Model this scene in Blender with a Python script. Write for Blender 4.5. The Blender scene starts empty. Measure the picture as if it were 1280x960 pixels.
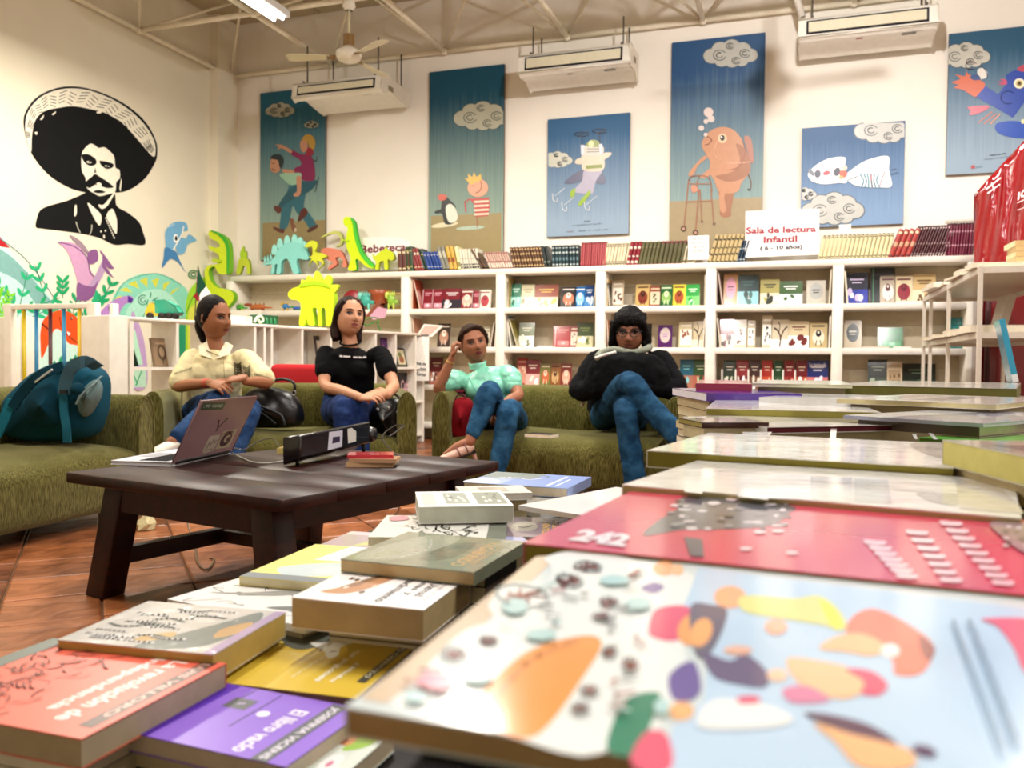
import bpy, bmesh, math, random
from mathutils import Vector, Matrix
from mathutils.geometry import tessellate_polygon
# ------------------------------------------------------------------ camera, world, lights, exposure
SC = bpy.context.scene
COL = SC.collection
F, H = 1060.0, 0.80                      # focal length in pixels of a 1280 px wide frame, eye height
YAW, PIT, ROL = math.atan(360 / F), math.atan(27 / F), 0.009
sy, cy, sp, cp = math.sin(YAW), math.cos(YAW), math.sin(PIT), math.cos(PIT)
FW = Vector((-sy * cp, cy * cp, -sp))
_r, _u = Vector((cy, sy, 0)), Vector((-sy * sp, cy * sp, cp))
RT = _r * math.cos(ROL) + _u * math.sin(ROL)
UP = _u * math.cos(ROL) - _r * math.sin(ROL)
EYE = Vector((0, 0, H))
cam = bpy.data.cameras.new('camera')
co = bpy.data.objects.new('camera', cam)
COL.objects.link(co)
co.matrix_world = Matrix(((RT.x, UP.x, -FW.x, 0), (RT.y, UP.y, -FW.y, 0), (RT.z, UP.z, -FW.z, H), (0, 0, 0, 1)))
cam.sensor_width = 36.0
cam.lens = 36.0 * F / 1280
cam.clip_start = 0.02
cam.dof.use_dof = True
cam.dof.focus_distance = 1.6
cam.dof.aperture_fstop = 8.6
SC.camera = co
w = bpy.data.worlds.new('world')
SC.world = w
w.use_nodes = True
w.node_tree.nodes['Background'].inputs[0].default_value = (0.9, 0.93, 1.0, 1)
w.node_tree.nodes['Background'].inputs[1].default_value = 0.25
SC.view_settings.view_transform = 'Standard'
SC.view_settings.look = 'None'
SC.view_settings.exposure = -0.04
SC.view_settings.gamma = 1.0


def area(name, loc, tgt, sx, sy_, power, col, spread=180):
    l = bpy.data.lights.new(name, 'AREA')
    l.shape = 'RECTANGLE'
    l.size, l.size_y, l.energy, l.color = sx, sy_, power, col
    l.spread = math.radians(spread)
    o = bpy.data.objects.new(name, l)
    COL.objects.link(o)
    o.location = loc
    o.rotation_euler = (Vector(tgt) - Vector(loc)).to_track_quat('-Z', 'Y').to_euler()
    return o


WARM, COOL = (1.0, 0.93, 0.80), (1.0, 0.965, 0.94)
area('lamp_light', (-4.6, 5.0, 3.5), (-4.6, 5.0, 0), 0.3, 1.2, 115, WARM)
area('lamp_light', (-2.3, 5.6, 3.5), (-2.3, 5.6, 0), 0.3, 1.2, 110, (1.0, 0.95, 0.86))
area('lamp_light', (-4.3, 2.2, 3.5), (-4.3, 2.2, 0), 0.3, 1.2, 80, WARM)
area('lamp_light', (0.1, 4.2, 3.92), (0.1, 6.5, 2.6), 0.16, 0.16, 125, COOL)
area('lamp_light', (1.6, 5.8, 3.6), (1.6, 5.8, 0), 0.3, 1.2, 80, COOL)
area('lamp_light', (-1.2, 1.9, 3.6), (-1.2, 1.9, 0), 0.3, 1.2, 85, COOL)
area('lamp_light', (1.2, 1.2, 3.6), (1.2, 1.2, 0), 0.3, 1.2, 85, COOL)


# ------------------------------------------------------------------ photo pixels onto real planes
def ray(x, y):
    return RT * ((x - 640) / F) + UP * ((480 - y) / F) + FW


def atY(x, y, Y):
    d = ray(x, y)
    return EYE + d * (Y / d.y)


def atX(x, y, X):
    d = ray(x, y)
    return EYE + d * (X / d.x)


def atZ(x, y, Z):
    d = ray(x, y)
    return EYE + d * ((Z - H) / d.z)


# ------------------------------------------------------------------ colours and materials
def lin(c):
    if isinstance(c, (tuple, list)):
        return tuple(c[:3])
    c = c.lstrip('#')
    if len(c) == 3:
        c = ''.join(k * 2 for k in c)
    o = []
    for i in (0, 2, 4):
        s = int(c[i:i + 2], 16) / 255
        o.append(s / 12.92 if s < .04045 else ((s + .055) / 1.055) ** 2.4)
    return tuple(o)


_mats = {}
FIN = {  # finish: roughness, specular, noise scale, colour variation, bump, coat, metallic
    'matte': (.9, .25, 30, .06, .05, 0, 0), 'paint': (.55, .4, 12, .05, .04, 0, 0),
    'satin': (.35, .5, 20, .04, .03, 0, 0), 'gloss': (.16, .6, 14, .04, .05, .3, 0),
    'film': (.14, .8, 14, .06, .9, .6, 0), 'paper': (.75, .25, 60, .07, .05, 0, 0),
    'fabric': (.95, .15, 260, .16, .3, 0, 0), 'leather': (.33, .5, 90, .12, .35, 0, 0),
    'metal': (.35, .5, 40, .05, .03, 0, .85), 'hair': (.6, .12, 120, .35, .4, 0, 0),
    'skin': (.55, .35, 45, .07, .06, 0, 0), 'foam': (.7, .3, 60, .08, .15, 0, 0),
    'clear': (.05, .5, 5, 0, 0, 0, 0), 'lamp': (.4, .3, 5, 0, 0, 0, 0),
}


def nd(nt, typ, **kw):
    n = nt.nodes.new(typ)
    for k, v in kw.items():
        setattr(n, k, v)
    return n


def mix_col(nt, fac, a, b, mode='MIX'):
    m = nd(nt, 'ShaderNodeMix', data_type='RGBA', blend_type=mode)
    for s, v in ((0, fac), (6, a), (7, b)):
        if hasattr(v, 'is_output'):
            nt.links.new(v, m.inputs[s])
        else:
            m.inputs[s].default_value = v
    return m.outputs[2]


def base_mat(name, rough=.6, spec=.4):
    m = bpy.data.materials.new(name)
    m.use_nodes = True
    nt = m.node_tree
    b = nt.nodes['Principled BSDF']
    b.inputs['Roughness'].default_value = rough
    b.inputs['Specular IOR Level'].default_value = spec
    return m, nt, b


def add_bump(nt, b, h, strength, dist=.01):
    bp = nd(nt, 'ShaderNodeBump')
    bp.inputs['Strength'].default_value = strength
    bp.inputs['Distance'].default_value = dist
    nt.links.new(h, bp.inputs['Height'])
    nt.links.new(bp.outputs[0], b.inputs['Normal'])


def mat(fin='paint', col=None):
    key = (fin, str(col))
    if key in _mats:
        return _mats[key]
    if fin in SPECIAL:
        m = SPECIAL[fin](col)
        _mats[key] = m
        return m
    ro, spc, ns, var, bmp, coat, met = FIN[fin]
    m, nt, b = base_mat(fin, ro, spc)
    b.inputs['Coat Weight'].default_value = coat
    b.inputs['Coat Roughness'].default_value = .08
    b.inputs['Metallic'].default_value = met
    if col is None:
        at = nd(nt, 'ShaderNodeAttribute', attribute_name='Col')
        c = at.outputs['Color']
    else:
        rgb = nd(nt, 'ShaderNodeRGB')
        rgb.outputs[0].default_value = (*lin(col), 1)
        c = rgb.outputs[0]
    tc = nd(nt, 'ShaderNodeTexCoord')
    n = nd(nt, 'ShaderNodeTexNoise')
    n.inputs['Scale'].default_value = ns
    n.inputs['Detail'].default_value = 4
    nt.links.new(tc.outputs['Object'], n.inputs['Vector'])
    if fin == 'hair':
        mp = nd(nt, 'ShaderNodeMapping')
        mp.inputs['Scale'].default_value = (1, 1, .12)
        nt.links.new(tc.outputs['Object'], mp.inputs[0])
        nt.links.new(mp.outputs[0], n.inputs['Vector'])
    if var:
        mr = nd(nt, 'ShaderNodeMapRange')
        mr.inputs[1].default_value, mr.inputs[2].default_value = .3, .7
        mr.inputs[3].default_value, mr.inputs[4].default_value = 1 - var, 1 + var
        nt.links.new(n.outputs[0], mr.inputs[0])
        vm = nd(nt, 'ShaderNodeVectorMath', operation='SCALE')
        nt.links.new(c, vm.inputs[0])
        nt.links.new(mr.outputs[0], vm.inputs['Scale'])
        c = vm.outputs[0]
    nt.links.new(c, b.inputs['Base Color'])
    if bmp:
        add_bump(nt, b, n.outputs[0], bmp, .004)
    if fin == 'skin':
        b.inputs['Subsurface Weight'].default_value = .08
        b.inputs['Subsurface Radius'].default_value = (.02, .008, .004)
    if fin == 'clear':
        b.inputs['Transmission Weight'].default_value = 1
    if fin == 'lamp':
        b.inputs['Emission Color'].default_value = (1, .97, .92, 1)
        b.inputs['Emission Strength'].default_value = 6
    _mats[key] = m
    return m


def m_velvet(col):
    m, nt, b = base_mat('corduroy', .9, .1)
    tc = nd(nt, 'ShaderNodeTexCoord')
    mp = nd(nt, 'ShaderNodeMapping')
    mp.inputs['Scale'].default_value = (260, 260, 24)
    nt.links.new(tc.outputs['Object'], mp.inputs[0])
    n = nd(nt, 'ShaderNodeTexNoise')
    n.inputs['Scale'].default_value = 1
    n.inputs['Detail'].default_value = 3
    nt.links.new(mp.outputs[0], n.inputs[0])
    n2 = nd(nt, 'ShaderNodeTexNoise')
    n2.inputs['Scale'].default_value = 7
    nt.links.new(tc.outputs['Object'], n2.inputs[0])
    cr = nd(nt, 'ShaderNodeValToRGB')
    cr.color_ramp.elements[0].color = (*lin('#1d1b04'), 1)
    cr.color_ramp.elements[0].position = .36
    cr.color_ramp.elements[1].color = (*lin('#948c50'), 1)
    cr.color_ramp.elements[1].position = .66
    nt.links.new(n.outputs[0], cr.inputs[0])
    c = mix_col(nt, n2.outputs[0], cr.outputs[0], (*lin('#4d491a'), 1))
    nt.links.new(c, b.inputs['Base Color'])
    b.inputs['Sheen Weight'].default_value = .5
    b.inputs['Sheen Roughness'].default_value = .4
    b.inputs['Sheen Tint'].default_value = (.8, .78, .5, 1)
    add_bump(nt, b, n.outputs[0], .8, .004)
    return m


def m_wood(col):
    m, nt, b = base_mat('dark_wood', .45, .35)
    tc = nd(nt, 'ShaderNodeTexCoord')
    mp = nd(nt, 'ShaderNodeMapping')
    mp.inputs['Scale'].default_value = (26, 3, 26)
    mp.inputs['Rotation'].default_value = (0, 0, .25)
    nt.links.new(tc.outputs['Object'], mp.inputs[0])
    n = nd(nt, 'ShaderNodeTexNoise')
    n.inputs['Scale'].default_value = 1.4
    n.inputs['Detail'].default_value = 6
    nt.links.new(mp.outputs[0], n.inputs[0])
    cr = nd(nt, 'ShaderNodeValToRGB')
    cr.color_ramp.elements[0].color = (*lin('#180303'), 1)
    cr.color_ramp.elements[0].position = .35
    cr.color_ramp.elements[1].color = (*lin('#38110b'), 1)
    cr.color_ramp.elements[1].position = .75
    nt.links.new(n.outputs[0], cr.inputs[0])
    nt.links.new(cr.outputs[0], b.inputs['Base Color'])
    add_bump(nt, b, n.outputs[0], .12, .003)
    return m


def m_denim(col):
    m, nt, b = base_mat('denim', .9, .15)
    tc = nd(nt, 'ShaderNodeTexCoord')
    n = nd(nt, 'ShaderNodeTexNoise')
    n.inputs['Scale'].default_value = 14
    n.inputs['Detail'].default_value = 3
    nt.links.new(tc.outputs['Object'], n.inputs[0])
    n3 = nd(nt, 'ShaderNodeTexNoise')
    n3.inputs['Scale'].default_value = 420
    nt.links.new(tc.outputs['Object'], n3.inputs[0])
    a = lin(col)
    cr = nd(nt, 'ShaderNodeValToRGB')
    cr.color_ramp.elements[0].color = (a[0] * .55, a[1] * .6, a[2] * .62, 1)
    cr.color_ramp.elements[0].position = .38
    cr.color_ramp.elements[1].color = (a[0] * 1.4 + .008, a[1] * 1.25 + .01, a[2] * 1.15 + .01, 1)
    cr.color_ramp.elements[1].position = .68
    nt.links.new(n.outputs[0], cr.inputs[0])
    c = mix_col(nt, .5, cr.outputs[0], n3.outputs[0], 'SOFT_LIGHT')
    nt.links.new(c, b.inputs['Base Color'])
    add_bump(nt, b, n.outputs[0], .6, .02)
    return m


def m_tile(col):
    m, nt, b = base_mat('terracotta', .3, .5)
    tc = nd(nt, 'ShaderNodeTexCoord')
    n = nd(nt, 'ShaderNodeTexNoise')
    n.inputs['Scale'].default_value = 5
    n.inputs['Detail'].default_value = 8
    n.inputs['Distortion'].default_value = 1.2
    nt.links.new(tc.outputs['Object'], n.inputs[0])
    oi = nd(nt, 'ShaderNodeObjectInfo')
    ad = nd(nt, 'ShaderNodeMath', operation='MULTIPLY_ADD')
    nt.links.new(oi.outputs['Random'], ad.inputs[0])
    ad.inputs[1].default_value = .22
    nt.links.new(n.outputs[0], ad.inputs[2])
    cr = nd(nt, 'ShaderNodeValToRGB')
    cr.color_ramp.elements[0].color = (*lin('#471c0c'), 1)
    cr.color_ramp.elements[0].position = .36
    cr.color_ramp.elements[1].color = (*lin('#b06a3c'), 1)
    cr.color_ramp.elements[1].position = .82
    nt.links.new(ad.outputs[0], cr.inputs[0])
    nt.links.new(cr.outputs[0], b.inputs['Base Color'])
    rr = nd(nt, 'ShaderNodeMapRange')
    rr.inputs[3].default_value, rr.inputs[4].default_value = .2, .5
    nt.links.new(n.outputs[0], rr.inputs[0])
    nt.links.new(rr.outputs[0], b.inputs['Roughness'])
    add_bump(nt, b, n.outputs[0], .5, .015)
    return m


def m_wall(col):
    m, nt, b = base_mat('plaster', .8, .2)
    tc = nd(nt, 'ShaderNodeTexCoord')
    n = nd(nt, 'ShaderNodeTexNoise')
    n.inputs['Scale'].default_value = 2.2
    n.inputs['Detail'].default_value = 8
    nt.links.new(tc.outputs['Object'], n.inputs[0])
    a = lin(col)
    c = mix_col(nt, n.outputs[0], (a[0] * .93, a[1] * .92, a[2] * .9, 1), (min(a[0] * 1.05, .95), min(a[1] * 1.05, .95), min(a[2] * 1.05, .95), 1))
    nt.links.new(c, b.inputs['Base Color'])
    n2 = nd(nt, 'ShaderNodeTexNoise')
    n2.inputs['Scale'].default_value = 40
    nt.links.new(tc.outputs['Object'], n2.inputs[0])
    add_bump(nt, b, n2.outputs[0], .12, .01)
    return m


def m_sky(col):
    # printed poster ground: vertical blend between two printed colours, 'top|bottom'
    m, nt, b = base_mat('printed_gradient', .45, .35)
    top, bot = col.split('|')
    tc = nd(nt, 'ShaderNodeTexCoord')
    sx = nd(nt, 'ShaderNodeSeparateXYZ')
    nt.links.new(tc.outputs['Generated'], sx.inputs[0])
    mp = nd(nt, 'ShaderNodeMapping')
    mp.inputs['Scale'].default_value = (60, 60, 1.5)
    nt.links.new(tc.outputs['Object'], mp.inputs[0])
    n = nd(nt, 'ShaderNodeTexNoise')
    n.inputs['Scale'].default_value = 1
    nt.links.new(mp.outputs[0], n.inputs[0])
    ma = nd(nt, 'ShaderNodeMath', operation='MULTIPLY_ADD')
    nt.links.new(n.outputs[0], ma.inputs[0])
    ma.inputs[1].default_value = .3
    nt.links.new(sx.outputs['Z'], ma.inputs[2])
    mr = nd(nt, 'ShaderNodeMapRange')
    mr.inputs[1].default_value, mr.inputs[2].default_value = .25, 1.0
    nt.links.new(ma.outputs[0], mr.inputs[0])
    c = mix_col(nt, mr.outputs[0], (*lin(bot), 1), (*lin(top), 1))
    nt.links.new(c, b.inputs['Base Color'])
    return m


SPECIAL = {'velvet': m_velvet, 'wood': m_wood, 'denim': m_denim, 'tile': m_tile, 'wall': m_wall, 'sky': m_sky}
WPOS = {}
NTH = 'first second third fourth fifth sixth seventh eighth ninth tenth eleventh twelfth thirteenth fourteenth fifteenth sixteenth seventeenth eighteenth'.split()


class G:
    """collects coloured faces; build() links them as ONE mesh object"""

    def __init__(s, T=None):
        s.v, s.f, s.c, s.T, s.sm = [], [], [], T, []

    def pts(s, ps):
        i = len(s.v)
        for p in ps:
            p = Vector(p)
            s.v.append(s.T @ p if s.T else p)
        return i

    def face(s, ps, col, sm=False):
        i = s.pts(ps)
        s.f.append(tuple(range(i, i + len(ps))))
        s.c.append(lin(col))
        s.sm.append(sm)

    def flat(s, ps, col):
        """possibly concave planar polygon"""
        ps = [Vector(p) for p in ps]
        i = s.pts(ps)
        for t in tessellate_polygon([ps]):
            s.f.append(tuple(i + k for k in t))
            s.c.append(lin(col))
            s.sm.append(False)

    def box(s, lo, hi, col, cols=None):
        x0, y0, z0 = lo
        x1, y1, z1 = hi
        V = [(x0, y0, z0), (x1, y0, z0), (x1, y1, z0), (x0, y1, z0), (x0, y0, z1), (x1, y0, z1), (x1, y1, z1), (x0, y1, z1)]
        i = s.pts(V)
        for k, q in enumerate(((0, 3, 2, 1), (4, 5, 6, 7), (0, 1, 5, 4), (1, 2, 6, 5), (2, 3, 7, 6), (3, 0, 4, 7))):
            s.f.append(tuple(i + j for j in q))
            s.c.append(lin((cols or {}).get(k, col)))
            s.sm.append(False)

    def hexa(s, V, col):
        i = s.pts(V)
        for q in ((0, 3, 2, 1), (4, 5, 6, 7), (0, 1, 5, 4), (1, 2, 6, 5), (2, 3, 7, 6), (3, 0, 4, 7)):
            s.f.append(tuple(i + j for j in q))
            s.c.append(lin(col))
            s.sm.append(False)

    def prism(s, ps, ext, col, side=None):
        ps = [Vector(p) for p in ps]
        ext = Vector(ext)
        n = len(ps)
        i = s.pts(ps)
        j = s.pts([p + ext for p in ps])
        for t in tessellate_polygon([ps]):
            s.f.append(tuple(i + k for k in t))
            s.f.append(tuple(j + k for k in reversed(t)))
            s.c += [lin(col)] * 2
            s.sm += [False] * 2
        for k in range(n):
            s.f.append((i + k, i + (k + 1) % n, j + (k + 1) % n, j + k))
            s.c.append(lin(side or col))
            s.sm.append(False)

    def tube(s, ps, r, col, n=8, cap=True):
        ps = [Vector(p) for p in ps]
        rs = r if isinstance(r, (list, tuple)) else [r] * len(ps)
        prev = None
        rings = []
        for k, p in enumerate(ps):
            t = (ps[min(k + 1, len(ps) - 1)] - ps[max(k - 1, 0)]).normalized()
            if prev is None:
                a = t.orthogonal().normalized()
            else:
                a = (prev - t * prev.dot(t)).normalized()
            prev = a
            b = t.cross(a)
            ra, rb = rs[k] if isinstance(rs[k], (list, tuple)) else (rs[k], rs[k])
            rings.append(s.pts([p + a * math.cos(2 * math.pi * q / n) * ra + b * math.sin(2 * math.pi * q / n) * rb for q in range(n)]))
        for k in range(len(ps) - 1):
            for q in range(n):
                s.f.append((rings[k] + q, rings[k] + (q + 1) % n, rings[k + 1] + (q + 1) % n, rings[k + 1] + q))
                s.c.append(lin(col))
                s.sm.append(True)
        if cap:
            s.f.append(tuple(rings[0] + q for q in reversed(range(n))))
            s.f.append(tuple(rings[-1] + q for q in range(n)))
            s.c += [lin(col)] * 2
            s.sm += [False] * 2

    def lathe(s, prof, c, col, n=20, ax=(0, 0, 1)):
        """prof: (radius, height) pairs around axis ax through c"""
        ax = Vector(ax).normalized()
        a = ax.orthogonal().normalized()
        b = ax.cross(a)
        c = Vector(c)
        R = [s.pts([c + ax * h + (a * math.cos(2 * math.pi * q / n) + b * math.sin(2 * math.pi * q / n)) * max(r, 1e-4) for q in range(n)]) for r, h in prof]
        for k in range(len(R) - 1):
            for q in range(n):
                s.f.append((R[k] + q, R[k] + (q + 1) % n, R[k + 1] + (q + 1) % n, R[k + 1] + q))
                s.c.append(lin(col))
                s.sm.append(True)

    def ell(s, c, r, col, n=14, m=9, rot=None):
        c = Vector(c)
        rows = []
        for i in range(m + 1):
            th = math.pi * i / m
            P = []
            for q in range(n):
                ph = 2 * math.pi * q / n
                p = Vector((r[0] * math.sin(th) * math.cos(ph), r[1] * math.sin(th) * math.sin(ph), r[2] * math.cos(th)))
                if rot is not None:
                    p = rot @ p
                P.append(c + p)
            rows.append(s.pts(P))
        for i in range(m):
            for q in range(n):
                s.f.append((rows[i] + q, rows[i + 1] + q, rows[i + 1] + (q + 1) % n, rows[i] + (q + 1) % n))
                s.c.append(lin(col))
                s.sm.append(True)

    def build(s, name, parent=None, fin='paint', col=None, org=None, label=None, cat=None, group=None, kind=None, bevel=0, seg=3, mods=()):
        if org is None:
            if parent is not None:
                org = WPOS[parent.name]
            else:
                xs = [[p[k] for p in s.v] for k in range(3)]
                org = Vector(((min(xs[0]) + max(xs[0])) / 2, (min(xs[1]) + max(xs[1])) / 2, min(xs[2])))
        org = Vector(org)
        me = bpy.data.meshes.new(name)
        me.from_pydata([tuple(p - org) for p in s.v], [], s.f)
        ca = me.color_attributes.new('Col', 'FLOAT_COLOR', 'CORNER')
        dat = []
        for f, c in zip(s.f, s.c):
            dat += [c[0], c[1], c[2], 1.0] * len(f)
        ca.data.foreach_set('color', dat)
        me.polygons.foreach_set('use_smooth', s.sm)
        me.materials.append(mat(fin, col))
        if s.T is not None or bevel:
            pass
        me.update()
        o = bpy.data.objects.new(name, me)
        COL.objects.link(o)
        if parent is not None:
            o.parent = parent
            o.location = org - WPOS[parent.name]
        else:
            o.location = org
        WPOS[o.name] = org
        if bevel:
            b = o.modifiers.new('bevel', 'BEVEL')
            b.width, b.segments, b.limit_method = bevel, seg, 'ANGLE'
            for p in me.polygons:
                p.use_smooth = True
        tag(o, label, cat, group, kind)
        return o


def tag(o, label=None, cat=None, group=None, kind=None):
    for k, v in (('label', label), ('category', cat), ('group', group), ('kind', kind)):
        if v:
            o[k] = v
    return o


def thing(name, loc, label, cat, group=None):
    o = bpy.data.objects.new(name, None)
    COL.objects.link(o)
    o.location = loc
    o.empty_display_size = .1
    WPOS[o.name] = Vector(loc)
    return tag(o, label, cat, group)


def copy_tree(o, parent=None):
    c = o.copy()
    COL.objects.link(c)
    c.parent = parent
    for ch in o.children:
        copy_tree(ch, c)
    return c


# ------------------------------------------------------------------ flat print: shapes laid on a plane
def smooth(ps, n=5, closed=True):
    out = []
    L = len(ps)
    for i in range(L if closed else L - 1):
        p0, p1, p2, p3 = (ps[(i - 1) % L], ps[i], ps[(i + 1) % L], ps[(i + 2) % L]) if closed else (ps[max(i - 1, 0)], ps[i], ps[i + 1], ps[min(i + 2, L - 1)])
        for k in range(n):
            t = k / n
            out.append(tuple(.5 * (2 * p1[d] + (p2[d] - p0[d]) * t + (2 * p0[d] - 5 * p1[d] + 4 * p2[d] - p3[d]) * t * t + (3 * p1[d] - p0[d] - 3 * p2[d] + p3[d]) * t ** 3) for d in range(len(p1))))
    if not closed:
        out.append(tuple(ps[-1]))
    return out


def ellp(cx, cy_, rx, ry, rot=0, n=18):
    a = math.radians(rot)
    return [(cx + rx * math.cos(t) * math.cos(a) - ry * math.sin(t) * math.sin(a), cy_ + rx * math.cos(t) * math.sin(a) + ry * math.sin(t) * math.cos(a)) for t in [2 * math.pi * k / n for k in range(n)]]


_tx = {}


def text_tris(st, bold=0.0):
    key = (st, bold)
    if key not in _tx:
        cu = bpy.data.curves.new('t', 'FONT')
        cu.body = st
        cu.size = 1
        cu.resolution_u = 2
        cu.offset = bold
        ob = bpy.data.objects.new('t', cu)
        me = ob.to_mesh()
        vs = [(v.co.x, v.co.y) for v in me.vertices]
        fs = [tuple(p.vertices) for p in me.polygons]
        ob.to_mesh_clear()
        bpy.data.objects.remove(ob)
        bpy.data.curves.remove(cu)
        if not vs:
            vs, fs = [(0, 0), (1, 0), (0, 1)], []
        x0, x1 = min(v[0] for v in vs), max(v[0] for v in vs)
        y0, y1 = min(v[1] for v in vs), max(v[1] for v in vs)
        _tx[key] = ([((v[0] - x0) / (x1 - x0 + 1e-9), (v[1] - y0) / (y1 - y0 + 1e-9)) for v in vs], fs)
    return _tx[key]


def art(name, parent, proj, nrm, layers, fin='matte', eps=4e-4, step=3e-5, **kw):
    """layers: ('p',col,pts) polygon, ('s',col,pts) smooth polygon, ('e',col,cx,cy,rx,ry[,rot]), ('l',col,width,pts) line,
    ('L',col,width,pts) smooth line, ('t',col,string,[bl,br,tr,tl][,bold])"""
    g = G()
    nrm = Vector(nrm)
    for k, l in enumerate(layers):
        off = nrm * (eps + step * k)
        t, col = l[0], l[1]
        if t in 'ps':
            ps = smooth(l[2]) if t == 's' else l[2]
            g.flat([proj(*p) + off for p in ps], col)
        elif t == 'e':
            g.face([proj(*p) + off for p in ellp(*l[2:])], col)
        elif t in 'lL':
            ps = smooth(l[3], 4, False) if t == 'L' else l[3]
            w2 = l[2] / 2
            for a, b in zip(ps, ps[1:]):
                dx, dy = b[0] - a[0], b[1] - a[1]
                d = math.hypot(dx, dy) or 1
                nx, ny, ex, ey = -dy / d * w2, dx / d * w2, dx / d * w2 * .5, dy / d * w2 * .5
                g.face([proj(a[0] + nx - ex, a[1] + ny - ey) + off, proj(a[0] - nx - ex, a[1] - ny - ey) + off, proj(b[0] - nx + ex, b[1] - ny + ey) + off, proj(b[0] + nx + ex, b[1] + ny + ey) + off], col)
        elif t == 't':
            vs, fs = text_tris(l[2], l[4] if len(l) > 4 else 0)
            a, b, c, d = l[3]
            P = []
            for u, v in vs:
                P.append(proj(*[(a[q] * (1 - u) + b[q] * u) * (1 - v) + (d[q] * (1 - u) + c[q] * u) * v for q in (0, 1)]) + off)
            i = g.pts(P)
            for f in fs:
                g.f.append(tuple(i + q for q in f))
                g.c.append(lin(col))
                g.sm.append(False)
    return g.build(name, parent, fin, **kw)
# ------------------------------------------------------------------ the room
XL, XR, YB, YF, ZC = -6.27, 3.4, 8.25, -2.6, 4.62
CREAM, WHITE = '#f1ead6', '#f2ece2'


def slab(name, lo, hi, fin, col, parent=None, **kw):
    g = G()
    g.box(lo, hi, col)
    return g.build(name, parent, fin, col, **kw)


floor = slab('floor', (XL, YF, -.06), (XR, YB, -.008), 'matte', '#6b4a32', kind='structure')
slab('wall_back', (XL - .15, YB, -.06), (XR + .15, YB + .15, ZC + .1), 'wall', WHITE, kind='structure')
slab('wall_left', (XL - .15, YF, -.06), (XL, YB, ZC + .1), 'wall', CREAM, kind='structure')
slab('wall_right', (XR, YF, -.06), (XR + .15, YB, ZC + .1), 'wall', WHITE, kind='structure')
slab('wall_front', (XL - .15, YF - .15, -.06), (XR + .15, YF, ZC + .1), 'wall', CREAM, kind='structure')
ceil = slab('ceiling', (XL, YF, ZC + .012), (XR, YB, ZC + .1), 'matte', '#6d5a42', kind='structure')
# corner pillar seen beside the back left corner
slab('trim_1', (XL, YB - .34, 0), (XL + .12, YB, ZC), 'wall', CREAM, kind='structure')
# ceiling panels with open joints
for i in range(8):
    for j in range(9):
        x0, y0 = XL + i * 1.21, YB - (j + 1) * 1.21
        if y0 < YF or (j > 5 and i > 5):
            continue
        g = G()
        g.box((x0 + .008, y0 + .008, ZC), (min(x0 + 1.202, XR), y0 + 1.202, ZC + .011), '#c0b297')
        g.build('ceiling_panel', ceil, 'matte')
# terracotta tiles laid on the diagonal
tw = .296
tm = None
near = []
far = G()
ca, sa = math.cos(math.pi / 4), math.sin(math.pi / 4)
T0 = atZ(128, 765, 0)
for i in range(-40, 41):
    for j in range(-40, 41):
        cx, cy_ = T0.x + (i + .5) * tw * ca - (j + .37) * tw * sa, T0.y + (i + .5) * tw * sa + (j + .37) * tw * ca
        if not (XL + .2 < cx < XR - .2 and YF + .2 < cy_ < YB - .2):
            continue
        d = Vector((cx, cy_, -H))
        zz = d.dot(FW)
        px, py = (640 + F * d.dot(RT) / zz, 480 - F * d.dot(UP) / zz) if zz > .3 else (9999, 9999)
        if -60 < px < 640 and 590 < py < 860 and cx > -4.4:
            near.append((cx, cy_))
        else:
            h = tw / 2 - .004
            P = [(cx + a * h * ca - b * h * sa, cy_ + a * h * sa + b * h * ca, 0) for a, b in ((-1, -1), (1, -1), (1, 1), (-1, 1))]
            far.face(P, '#7c4020')
far.build('floor_tiles', floor, 'tile', kind='stuff')
rt_ = random.Random(4)
for cx, cy_ in near:
    if tm is None:
        g = G(Matrix.Translation((cx, cy_, 0)) @ Matrix.Rotation(math.pi / 4, 4, 'Z'))
        h = tw / 2 - .004
        k = h - .006
        for a in range(4):
            s1, s2 = ((-1, -1), (1, -1), (1, 1), (-1, 1))[a], ((1, -1), (1, 1), (-1, 1), (-1, -1))[a]
            g.face([(s1[0] * h, s1[1] * h, -.008), (s2[0] * h, s2[1] * h, -.008), (s2[0] * h, s2[1] * h, -.003), (s1[0] * h, s1[1] * h, -.003)], '#7c4020')
            g.face([(s1[0] * h, s1[1] * h, -.003), (s2[0] * h, s2[1] * h, -.003), (s2[0] * k, s2[1] * k, 0), (s1[0] * k, s1[1] * k, 0)], '#7c4020', True)
        g.face([(-k, -k, 0), (k, -k, 0), (k, k, 0), (-k, k, 0)], '#7c4020')
        tm = g.build('floor_tile', floor, 'tile', org=(cx, cy_, 0))
    else:
        t = tm.copy()
        COL.objects.link(t)
        t.location = Vector((cx, cy_, rt_.uniform(-.0015, .0015))) - WPOS[floor.name]
        t.rotation_euler = (rt_.uniform(-.003, .003), rt_.uniform(-.003, .003), 0)

# ------------------------------------------------------------------ white space frame under the ceiling
BAR = '#f1e8d2'
XS = [-6.2 + 1.32 * i for i in range(8)]
YS = [8.2 - 1.42 * j for j in range(6)]
zb, zt = 4.03, 4.52
frame = thing('roof_frame', (-2, 5, zb), 'white tubular steel space frame of bars and webs under the ceiling panels', 'roof frame')


def bar(a, b, r, name='bar'):
    g = G()
    g.tube([a, b], r, BAR, 8)
    g.build(name, frame, 'paint')


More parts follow.
